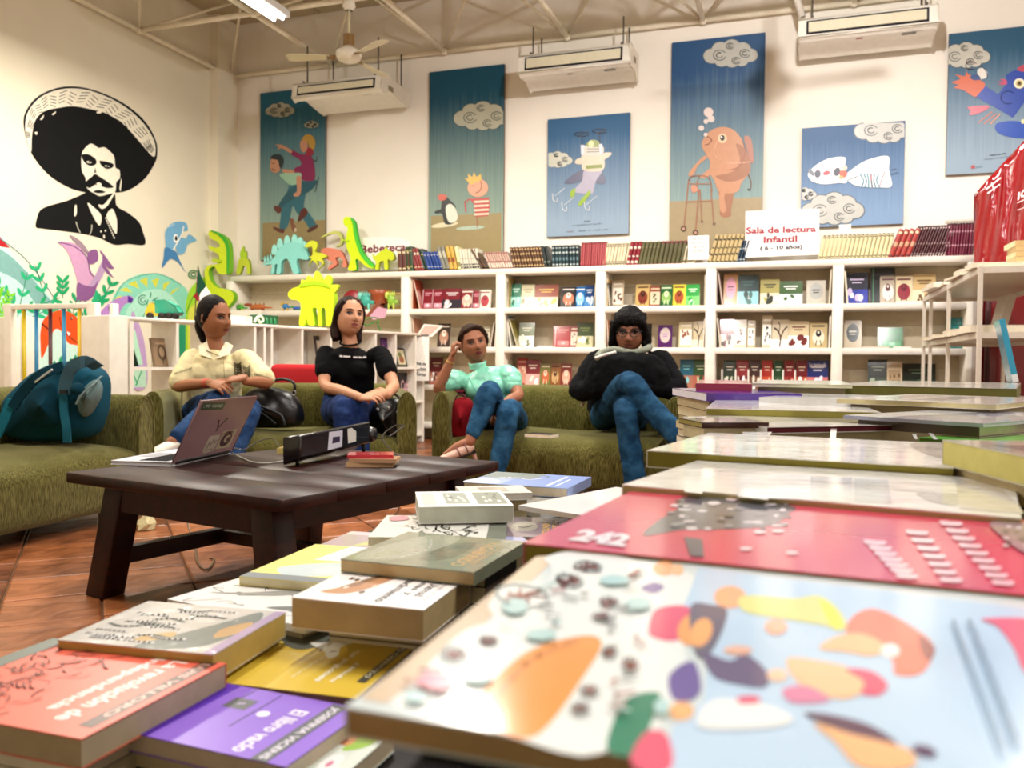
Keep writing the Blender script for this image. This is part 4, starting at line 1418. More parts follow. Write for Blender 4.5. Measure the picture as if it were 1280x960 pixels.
# notice on the end of the cubby shelf
e0 = c1 + cd * .012
t = thing('notice_sheet', e0 + Vector((.1, -.1, .5)), 'white notice reading Sala de Lectura Comics on the end of the cubby shelf', 'notice')
ns = lambda x, y: atY(x, y, c1.y - .06)
P = [ns(518, 417), ns(536, 417), ns(536, 476), ns(518, 476)]
g = G()
g.prism(P, (0, .004, 0), '#f1ece4')
g.build('sheet', t, 'paper')
art('lettering', t, ns, (0, -1, 0), [('t', '#1a1a1a', 'Sala de', [(520.5, 456), (532.5, 457), (532.5, 453), (520.5, 452)], .03), ('t', '#1a1a1a', 'Lectura', [(520.5, 463), (532.5, 464), (532.5, 459), (520.5, 458)], .03), ('t', '#1a1a1a', 'Comics', [(521, 469.5), (532, 470.5), (532, 466), (521, 465)], .03)], eps=.001)
t = thing('leaflet_holder', ns(540, 418), 'white slanted leaflet holder with a pink sheet behind the leaning woman', 'holder')
g = G()
g.prism([ns(520, 421), ns(540, 421), ns(554, 407), ns(530, 405)], (0, .02, 0), '#efe9e0')
g.build('plate', t)
g = G()
g.prism([ns(523.5, 418) - Vector((0, .004, 0)), ns(538, 418) - Vector((0, .004, 0)), ns(549, 408) - Vector((0, .004, 0)), ns(531.5, 407) - Vector((0, .004, 0))], (0, .003, 0), '#d9b3a6')
g.build('sheet', t, 'paper')

# ------------------------------------------------------------------ playpen gate with coloured bars
GY = 4.62
gt = thing('play_gate', (-5.0, GY, 0), 'white wooden play gate with yellow, blue and dark red upright bars', 'gate')
gx = lambda x: atY(x, 430, GY).x
gz = lambda x, y: atY(x, y, GY).z
ztop = gz(60, 380)
g = G()
g.box((gx(6), GY - .02, ztop - .035), (gx(118), GY + .02, ztop), WB)
g.build('top_rail', gt, bevel=.004)
g = G()
g.box((gx(6), GY - .02, .14), (gx(118), GY + .02, .19), WB)
g.build('bottom_rail', gt, bevel=.004)
for x0, x1, dy in ((8, 17, 0), (112, 122, 0), (123, 128, .12)):
    g = G()
    g.box((gx(x0), GY - .022 + dy, 0), (gx(x1), GY + .03 + dy, ztop + .004), WB)
    g.build('post', gt, bevel=.004)
for x, c in ((30, '#c9ae12'), (45.5, '#2a7aa6'), (63, '#4a1014'), (80, '#2a7aa0'), (99.5, '#d6ac22')):
    g = G()
    g.tube([(gx(x), GY, .19), (gx(x), GY, ztop - .035)], .013, c, 12)
    g.build('bar', gt, 'satin', label=None)
for x0, x1, yy, lb in ((-14, 8, 4.72, 'white wooden box at the left edge behind the backpack'), (18, 33, 5.1, 'narrow white cabinet seen through the play gate')):
    g = G()
    X0, X1 = atY(x0, 400, yy).x, atY(x1, 400, yy).x
    g.box((X0, yy, 0), (X1, yy + .12, atY(10, 396, yy).z), '#e4ddd0')
    g.build('cabinet', None, label=lb, cat='cabinet', bevel=.004)

# ------------------------------------------------------------------ metal magazine racks at the right
RX0, RX1, RY0, RY1 = .885, 1.43, 5.05, 7.2
RC = '#d9d0c0'
rk = thing('metal_rack', ((RX0 + RX1) / 2, 6.1, 0), 'white metal shelf rack loaded with magazines in front of the bookcase end', 'rack')
for y in (RY0, 6.05, RY1 - .36, RY1):
    for x in (RX0, RX1):
        if y == RY1 - .36 and x == RX1:
            continue
        g = G()
        g.box((x, y, 0), (x + .022, y + .022, 1.331), RC)
        g.build('post', rk, 'satin')
for z in (1.33, .985, .6, .2):
    g = G()
    for a, b in (((RX0 + .004, RY0 + .003), (RX1 + .026, RY0 + .027)), ((RX0 + .004, RY1), (RX1 + .026, RY1 + .027)), ((RX0 + .003, RY0 + .03), (RX0 + .027, RY1 - .002)), ((RX1 + .003, RY0 + .03), (RX1 + .027, RY1 - .002))):
        g.box((a[0], a[1], z - .035), (b[0], b[1], z - .002), RC)
    g.build('shelf_frame', rk, 'satin')
    g = G()
    g.box((RX0 + .03, RY0 + .03, z - .012), (RX1, RY1, z - .004), '#c3b9a4')
    g.build('shelf_plate', rk, 'satin')
rr = random.Random(12)
for z, n in ((1.33, 9), (.985, 12), (.6, 8)):
    for k in range(n):
        y = RY0 + .06 + (RY1 - RY0 - .35) * (k / n)
        hh = rr.uniform(.014, .042)
        T = TF((RX0 + rr.uniform(-.05, .0), y, z), rr.uniform(-7, 7))
        c = rr.choice(['#d9cbb0', '#e6e0d2', '#b9a588', '#e2d6c4', '#8a5a48', '#dcdcdc'])
        nm = {1.33: 'top', .985: 'middle', .6: 'lower'}[z]
        book(T, .28, .2, hh, c, '#e6dcc6', 'worn magazine bundle on the %s level of the metal rack, %s from the front' % (nm, NTH[k]), 'magazines on the %s rack level' % nm, 1, 'satin', 'magazine', 'magazine')
for k in range(4):
    T = TF((1.08, 5.16 + .01 * k, 1.36 + .03 * k), rr.uniform(-6, 6))
    book(T, .3, .22, .028, ['#c9ad76', '#d8c290', '#b9965c', '#dccb9c'][k], '#dcbc84', ['tan boxed folder at the bottom of the pile on top of the rack', 'pale tan folder second in the pile on top of the rack', 'brown tan folder third in the pile on top of the rack', 'cream folder on top of the pile on the rack'][k], 'folders piled on the rack', 0, 'satin', 'folder', 'folder')
# leaning dark folder and board in the rack
g = G()
g.hexa([(1.2, 6.2, .99), (1.24, 6.2, .99), (1.24, 6.5, .99), (1.2, 6.5, .99), (1.26, 6.2, 1.27), (1.31, 6.2, 1.27), (1.31, 6.5, 1.27), (1.26, 6.5, 1.27)], '#c9bcae')
g.build('box_file', None, 'paint', label='grey box file leaning on the middle level of the metal rack', cat='file')
# dark red cabinet and banner behind the rack
DR = '#5a0f14'
ct = thing('red_cabinet', (1.95, 7.55, 0), 'tall dark red cabinet with two doors behind the metal rack', 'cabinet')
g = G()
g.box((1.335, 7.42, 0), (2.7, 7.82, 1.6), DR)
g.build('body', ct, 'gloss')
for x0, x1 in ((1.35, 1.95), (1.96, 2.6)):
    g = G()
    g.box((x0, 7.4, .05), (x1, 7.42, 1.58), '#641419')
    dr = g.build('door', ct, 'gloss', bevel=.004)
    g = G()
    g.box((x1 - .06, 7.375, .8), (x1 - .045, 7.4, .92), '#b9a88a')
    g.build('handle', dr, 'metal')
BY = 7.3
bn = thing('banner', (1.7, BY, 1.6), 'glossy red plastic banner with white lettering rising at the right edge', 'banner')
bp = lambda x, y: atY(x, y, BY)
g = G()
nx, ny = 26, 12
rows = []
for j in range(ny + 1):
    row = []
    for i in range(nx + 1):
        u, v = i / nx, j / ny
        x = 1218 + u * 132
        ytop = 243 - max(0, min(1, (x - 1218) / 12)) * 14 - max(0, (x - 1230)) * 1.06
        y = ytop * v + 336 * (1 - v)
        p = bp(x, y)
        p.y += .03 * math.sin(u * 17 + v * 3) * (.3 + .7 * v) + .02 * math.sin(u * 41 - v * 6)
        row.append(p)
    rows.append(g.pts(row))
for a, b in zip(rows, rows[1:]):
    for q in range(nx):
        g.f.append((a + q, a + q + 1, b + q + 1, b + q))
        g.c.append(lin('#8c0d16'))
        g.sm.append(True)
o = g.build('sheet', bn, 'film')
m = o.modifiers.new('solid', 'SOLIDIFY')
m.thickness = .003
art('lettering', bn, bp, (0, -1, 0), [('t', '#f0dada', 'IGLA', [(1270, 252), (1300, 236), (1301, 226), (1271, 242)], .03), ('l', '#f0d0d0', 1, [(1270, 255), (1300, 241)]), ('l', '#e8c8c8', .8, [(1270, 264), (1290, 256)]), ('l', '#f2dede', 1.6, [(1231, 238), (1249, 224)]), ('l', '#f2dede', 1.4, [(1233, 243), (1248, 232)]), ('l', '#f2dede', 1.4, [(1238, 230), (1241, 240)])], 'satin', eps=.045)
g = G()
g.tube([(1.36, BY + .06, 0), (1.36, BY + .06, 2.05)], .02, '#3a0c10')
g.build('pole', bn)
# cyan book leaning at the right edge
q0 = atY(1266, 478, 3.6)
T = Matrix.Translation(q0) @ rot2(-6) @ Matrix.Rotation(math.radians(-12), 4, 'Y')
g = G()
g.hexa([(0, 0, 0), (.02, 0, 0), (.02, .2, 0), (0, .2, 0), (0, 0, .24), (.02, 0, .24), (.02, .2, .24), (0, .2, .24)], '#2a9cc0')
g.v = [T @ v for v in g.v]
o = g.build('leaning_book', None, 'gloss', label='cyan and white book leaning upright at the right edge in front of the rack', cat='book')
art('print', o, lambda u, v: T @ Vector((u * .02, -.0, v * .24)), T.to_3x3() @ Vector((0, -1, 0)), [('p', '#e8f0f0', [(0, 0), (1, 0), (1, .12), (0, .12)])], 'gloss')

# ------------------------------------------------------------------ signs standing on the bookcase
SY = SF + .03


def standing_sign(px, label, lay, col='#f4f1ee', th=.006, Y=SY, feet=True):
    P = [atY(x, y, Y) for x, y in px]
    c = sum(P, Vector()) / len(P)
    t = thing('sign', (c.x, Y, min(p.z for p in P)), label, 'sign')
    g = G()
    g.prism(P, (0, th, 0), col)
    g.build('board', t, 'satin')
    art('lettering', t, lambda x, y: atY(x, y, Y), (0, -1, 0), lay, 'satin', eps=8e-4)


RD = '#a01c34'
standing_sign([(931, 322), (1024, 318), (1024, 261), (932, 264)], 'white sign reading Sala de lectura Infantil standing on the bookcase', [
    ('t', RD, 'Sala de lectura', [(932.5, 292.5), (1020, 290), (1020, 282), (932.5, 284)], .035), ('t', RD, 'Infantil', [(954.5, 304), (996.5, 302.3), (996.5, 294), (954.5, 295.6)], .035), ('t', '#20202a', '( 6 - 10 años)', [(950, 314.2), (1003, 312.2), (1003, 305.6), (950, 307.6)], .04)], Y=SY)
standing_sign([(860, 325), (886, 324), (886, 294), (860, 295)], 'small white notice standing left of the large reading room sign', [
    ('t', '#666', 'Sala Multi', [(866, 300), (878, 299.6), (878, 297.2), (866, 297.7)]), ('t', '#666', 'CONSULTA INFANTIL DE', [(862, 305), (883, 304.3), (883, 301.6), (862, 302.3)]), ('t', '#666', 'libros de', [(866, 310), (880, 309.6), (880, 307), (866, 307.5)]), ('t', '#666', 'la Sala', [(865, 315), (880, 314.6), (880, 312), (865, 312.5)])], Y=SY)
standing_sign([(436, 339), (513, 336), (511, 301), (492, 296), (452, 297), (437, 303)], 'white sign reading Bebeteca behind the foam dinosaurs', [
    ('t', '#7c2440', 'Bebeteca', [(451, 317), (507, 313.6), (507, 303), (451, 306.5)], .03)], Y=8.12)
g = G()
g.prism([atY(x, y, SF + .16) for x, y in ((1049, 292), (1064, 291.5), (1064, 280), (1049, 281))], (0, .02, 0), '#e9e6e0')
g.build('card', None, 'paper', label='small blank white card standing on the cream volumes', cat='card')

# ------------------------------------------------------------------ rows of volumes on top of the bookcase
rr = random.Random(5)


def series(x0, x1, n, yt, lean, col, bands, label, group, dep=.17, cat='book', cols=None, fin='satin'):
    """n upright volumes between photo columns x0..x1; yt = top edge, lean in degrees"""
    z0 = LV[0] + .001
    X0, X1 = atY(x0, 320, SF + .02).x, atY(x1, 320, SF + .02).x
    h = atY((x0 + x1) / 2, yt, SF + .02).z - z0
    pitch = (X1 - X0) / n
    a = math.radians(lean)
    hh = h / math.cos(a) * .985
    th = pitch * math.cos(a) * .86
    first = None
    for k in range(n):
        c = (cols[k % len(cols)] if cols else col)
        jy = rr.uniform(0, .018)
        if first is not None and not cols:
            o = copy_tree(first)
            o['label'] = '%s, %s from left' % (label, NTH[k])
            o.location = Vector((X0 + pitch * k, SF + .02 + jy, z0))
            o.rotation_euler = (0, math.radians(rr.uniform(-.3, .3)), 0)
            continue
        base = Vector((X0 + pitch * k, SF + .02 + jy, z0 + max(0, -math.sin(a) * th)))
        M = Matrix.Translation(base) @ Matrix.Rotation(a, 4, 'Y')
        t = thing('volume', (X0 + pitch * k, SF + .02 + jy, z0), '%s, %s from left' % (label, NTH[k]) if n > 1 else label, cat, group)
        g = G(M)
        sp = lambda e, z: [(0, .007 + e, z), (th * .2, .0015 - e, z), (th * .5, -e, z), (th * .8, .0015 - e, z), (th, .007 + e, z)]
        g.prism(sp(0, 0) + [(th, dep, 0), (0, dep, 0)], (0, 0, hh), c)
        for b0, b1, bc_ in bands:
            g.prism(sp(.0012, hh * b0) + [(th * .5, .009, hh * b0)], (0, 0, hh * (b1 - b0)), bc_)
        g.build('cover', t, fin)
        g = G(M)
        g.box((th * .1, .004, hh * .995), (th * .9, dep + .001, hh * 1.003), '#e6dcc0')
        g.build('pages', t, 'paper')
        first = t
    return


series(497, 513, 3, 311, -3, '#5a2a22', [(.1, .16, '#d9c9a0'), (.8, .9, '#d9c9a0')], 'dark maroon ribbed volume beside the yellow horned dinosaur', 'maroon volumes at the start of the row')
series(507, 517, 2, 308, -4, '#26421f', [(.15, .2, '#a79a50'), (.8, .85, '#a79a50')], 'dark green volume third in from the yellow horned dinosaur', 'green volumes near the dinosaurs', .15)
series(518, 531, 3, 312, -20, '#8c2a2c', [(.1, .14, '#e0c8a0'), (.7, .8, '#e8d8c0')], 'red volume leaning over against the dark green ones', 'leaning red volumes', .15)
series(527, 537, 2, 313, -22, '#1d3a2c', [(.7, .76, '#c8b468')], 'dark green volume leaning beside the blue set', 'leaning dark green volumes', .14)
series(535, 555, 5, 316, -20, '#1b3f8c', [(.12, .16, '#c7c9d4'), (.8, .84, '#c7c9d4')], 'leaning bright blue volume of the blue set on the bookcase', 'blue volumes', .16)
series(553, 563, 2, 310, -18, '#7c7a6c', [(.5, .8, '#b8b4a0')], 'greyish leaning volume right of the blue set', 'grey volumes', .15)
series(562, 572, 2, 309, -14, '#c9a13c', [(.3, .5, '#8a3a1c')], 'golden yellow leaning volume beside the white set', 'golden volumes', .15)
series(572, 577, 1, 309, -12, '#e8dfa8', [(.1, .3, '#8c8450')], 'thin pale yellow volume before the white set', None, .15)
series(576, 600, 7, 311, -8, '#ddd8c6', [(.04, .14, '#2a2824'), (.2, .27, '#2a2824'), (.5, .54, '#b0a890')], 'white volume with black bands at the foot', 'white volumes with black feet', .16)
series(601, 609, 2, 313, -32, '#5c4432', [(.4, .5, '#3a2a20')], 'brown volume leaning steeply beside the white set', 'steeply leaning brown volumes', .14)
series(612, 642, 10, 316, -24, '#c9a898', [(.02, .3, '#e6d4c4'), (.35, .42, '#8c2c34'), (.9, .98, '#8c2c34')], 'slim pale pink volume with dark red stripe leaning left', 'slim pink leaning volumes', .14)
series(642, 682, 11, 309, -14, '#5c3c26', [(.05, .12, '#c9a878'), (.3, .4, '#c9a878'), (.62, .7, '#c9a878'), (.86, .93, '#c9a878')], 'brown ribbed volume with tan bands in the long brown set', 'brown banded volumes', .16)
series(680, 689, 2, 308, -12, '#1c2626', [(.2, .26, '#8c9a8c')], 'blackish volume between the brown and the teal sets', 'blackish volumes', .15)
series(690, 724, 8, 306, -2, '#17323a', [(.08, .14, '#b9c4c0'), (.3, .44, '#5f7a80'), (.62, .7, '#b9c4c0'), (.86, .9, '#b9c4c0')], 'dark teal volume with silver bands', 'dark teal volumes', .17)
series(725, 757, 12, 302, 2, '#a8484e', [(.0, .04, '#5a1c28'), (.96, 1, '#5a1c28'), (.1, .9, '#b9585c')], 'slim rose red volume of the thin red set', 'slim rose red volumes', .17)
series(753, 784, 8, 303, 10, '#e0d6b6', [(.06, .12, '#5c4a38'), (.16, .2, '#5c4a38'), (.84, .88, '#5c4a38'), (.92, .96, '#5c4a38')], 'cream volume with brown dotted bands left of the crimson set', 'cream volumes', .16)
series(782, 797, 3, 301, 12, '#8c1c2c', [(.1, .2, '#e4d8c8'), (.36, .42, '#e4d8c8'), (.7, .8, '#e4d8c8')], 'crimson volume with white marks', 'crimson volumes', .16)
series(797, 826, 6, 301, 11, '#5d5a38', [(0, .05, '#7c2c34'), (.75, .79, '#8a8460')], 'olive volume beside the crimson set', 'olive volumes', .17)
series(822, 860, 7, 300, 10, '#5a5636', [(.0, .05, '#7c2c34'), (.9, 1, '#7c2c3c')], 'olive volume with a wine red top, left of the small notice', 'olive volumes with red tops', .17)
series(852, 868, 4, 306, 10, '#d8cdb0', [(.1, .2, '#6c5c40')], 'pale volume half behind the small notice', 'pale volumes behind the notice', .1)
series(884, 921, 7, 292, 16, '#c3ad7c', [(.02, .08, '#2c2a26'), (.28, .34, '#2c2a26'), (.52, .56, '#2c2a26'), (.8, .86, '#2c2a26')], 'thick tan volume with black bands between the two signs', 'thick tan volumes', .17)
series(916, 931, 4, 300, 14, '#22384c', [(.1, .16, '#a9b4b8'), (.6, .66, '#a9b4b8')], 'dark blue volume against the large reading room sign', 'dark blue volumes by the sign', .15)
series(1022, 1112, 17, 292, 12, '#ded3a4', [(0, .05, '#4c3c2c'), (.1, .14, '#4c3c2c'), (.88, .92, '#4c3c2c'), (.96, 1, '#4c3c2c')], 'cream yellow volume right of the large reading room sign', 'cream yellow volumes', .16)
series(1110, 1138, 4, 285, 20, '#a8342c', [(.05, .12, '#5c1a1a'), (.4, .56, '#c99a78'), (.84, .92, '#e0c8a8')], 'red volume with beige bands leaning right', 'red volumes with beige bands', .16)
series(1134, 1182, 14, 281, 18, '#4c2024', [(.02, .06, '#c9b8b0'), (.4, .46, '#8c6c68'), (.1, .12, '#c9b8b0'), (.9, .94, '#c9b8b0')], 'slim dark maroon volume in the long leaning set', 'slim dark maroon volumes', .16)
series(1181, 1217, 10, 278, 4, '#6c1c34', [(.3, .35, '#c08c98'), (.72, .77, '#c08c98'), (.95, 1, '#3a0c1c')], 'wine red volume at the end of the bookcase beside the banner', 'wine red volumes', .17)
q = atY(1184, 277, SF + .05)
book(TF((q.x, SF + .05, q.z), 0), .3, .14, .014, '#d9cfc4', '#e8e0d0', 'pale book lying flat on top of the wine red volumes', None, 2, name='book')

# ------------------------------------------------------------------ books shown face out inside the bookcase
rr = random.Random(77)


def face_book(x0, x1, yt, yb, shelf, cols, label, motif=0, group=None, Y=None, tilt=9, text=None):
    """cols: cover, lower picture (pale tones paint glare), accent"""
    Y = Y or SF + .13
    z0 = LV[shelf] + .002
    X0, X1 = atY(x0, yb, Y).x, atY(x1, yb, Y).x
    h = max(atY((x0 + x1) / 2, yt, Y + .02).z - z0, .04)
    w_ = X1 - X0
    T = Matrix.Translation((X0, Y, z0)) @ Matrix.Rotation(math.radians(-tilt), 4, 'X')
    t = thing('book', (X0 + w_ / 2, Y, z0), label, 'book', group)
    th = .012
    g = G(T)
    g.box((0, 0, 0), (w_, .0015, h), cols[0])
    g.box((0, th - .0015, 0), (w_, th, h), cols[0])
    g.box((0, .0015, 0), (.0015, th - .0015, h), cols[0])
    g.build('cover', t, 'gloss')
    g = G(T)
    g.box((.0015, .0015, .001), (w_ - .001, th - .0015, h - .001), '#e9e0cc')
    g.build('pages', t, 'paper')
    A, B = cols[1], cols[2]
    lay = []
    R = rr.uniform
    if motif == 0:      # title bars above a picture band whose pale tones paint glare
        lay = [('p', A, [(0, 0), (1, 0), (1, .46), (0, .46)])]
        for k in range(5):
            lay.append(('e', rr.choice([B, cols[0], '#ffffff', B]), R(.15, .85), R(.1, .4), R(.06, .18), R(.05, .13), R(0, 90)))
        lay += [('l', B, .05, [(.2, .78), (.8, .78)]), ('l', B, .04, [(.3, .68), (.7, .68)])]
    elif motif == 1:    # one large figure
        lay = [('e', A, .5, .42, .34, .3), ('e', B, .5, .58, .16, .14), ('e', A, .5, .62, .06, .05), ('l', B, .06, [(.15, .87), (.85, .87)]), ('l', B, .05, [(.4, .3), (.35, .1)]), ('l', B, .05, [(.6, .3), (.65, .1)])]
    elif motif == 2:    # framed picture with scattered spots
        lay = [('p', A, [(.1, .1), (.9, .1), (.9, .72), (.1, .72)])]
        for k in range(7):
            lay.append(('e', B, R(.2, .8), R(.18, .64), R(.03, .1), R(.03, .08)))
        lay.append(('l', A, .06, [(.15, .86), (.85, .86)]))
    elif motif == 3:    # plain with spine line and small mark
        lay = [('l', B, .04, [(.12, .02), (.12, .98)]), ('l', A, .06, [(.3, .8), (.85, .8)]), ('l', A, .04, [(.3, .7), (.7, .7)]), ('p', A, [(.25, .08), (.9, .08), (.9, .3), (.25, .3)]), ('e', B, .58, .2, .12, .07)]
    elif motif == 4:    # tree and branches
        lay = [('p', A, [(0, 0), (1, 0), (1, .3), (0, .3)]), ('L', B, .07, [(.5, .05), (.55, .35), (.4, .6), (.2, .7)]), ('L', B, .06, [(.52, .3), (.7, .6), (.9, .75)]), ('L', B, .04, [(.45, .55), (.5, .8), (.4, .92)])]
    elif motif == 5:    # round badge
        lay = [('e', A, .5, .55, .36, .34), ('l', B, .05, [(.3, .6), (.7, .6)]), ('l', B, .04, [(.35, .5), (.65, .5)])]
    if text:
        lay.append(('t', B, text, [(.1, .78), (.9, .78), (.9, .92), (.1, .92)], .02))
    art('print', t, lambda u, v: T @ Vector((u * w_, 0, v * h)), T.to_3x3() @ Vector((0, -1, 0)), lay, 'gloss', eps=4e-4, step=4e-5)
    return t


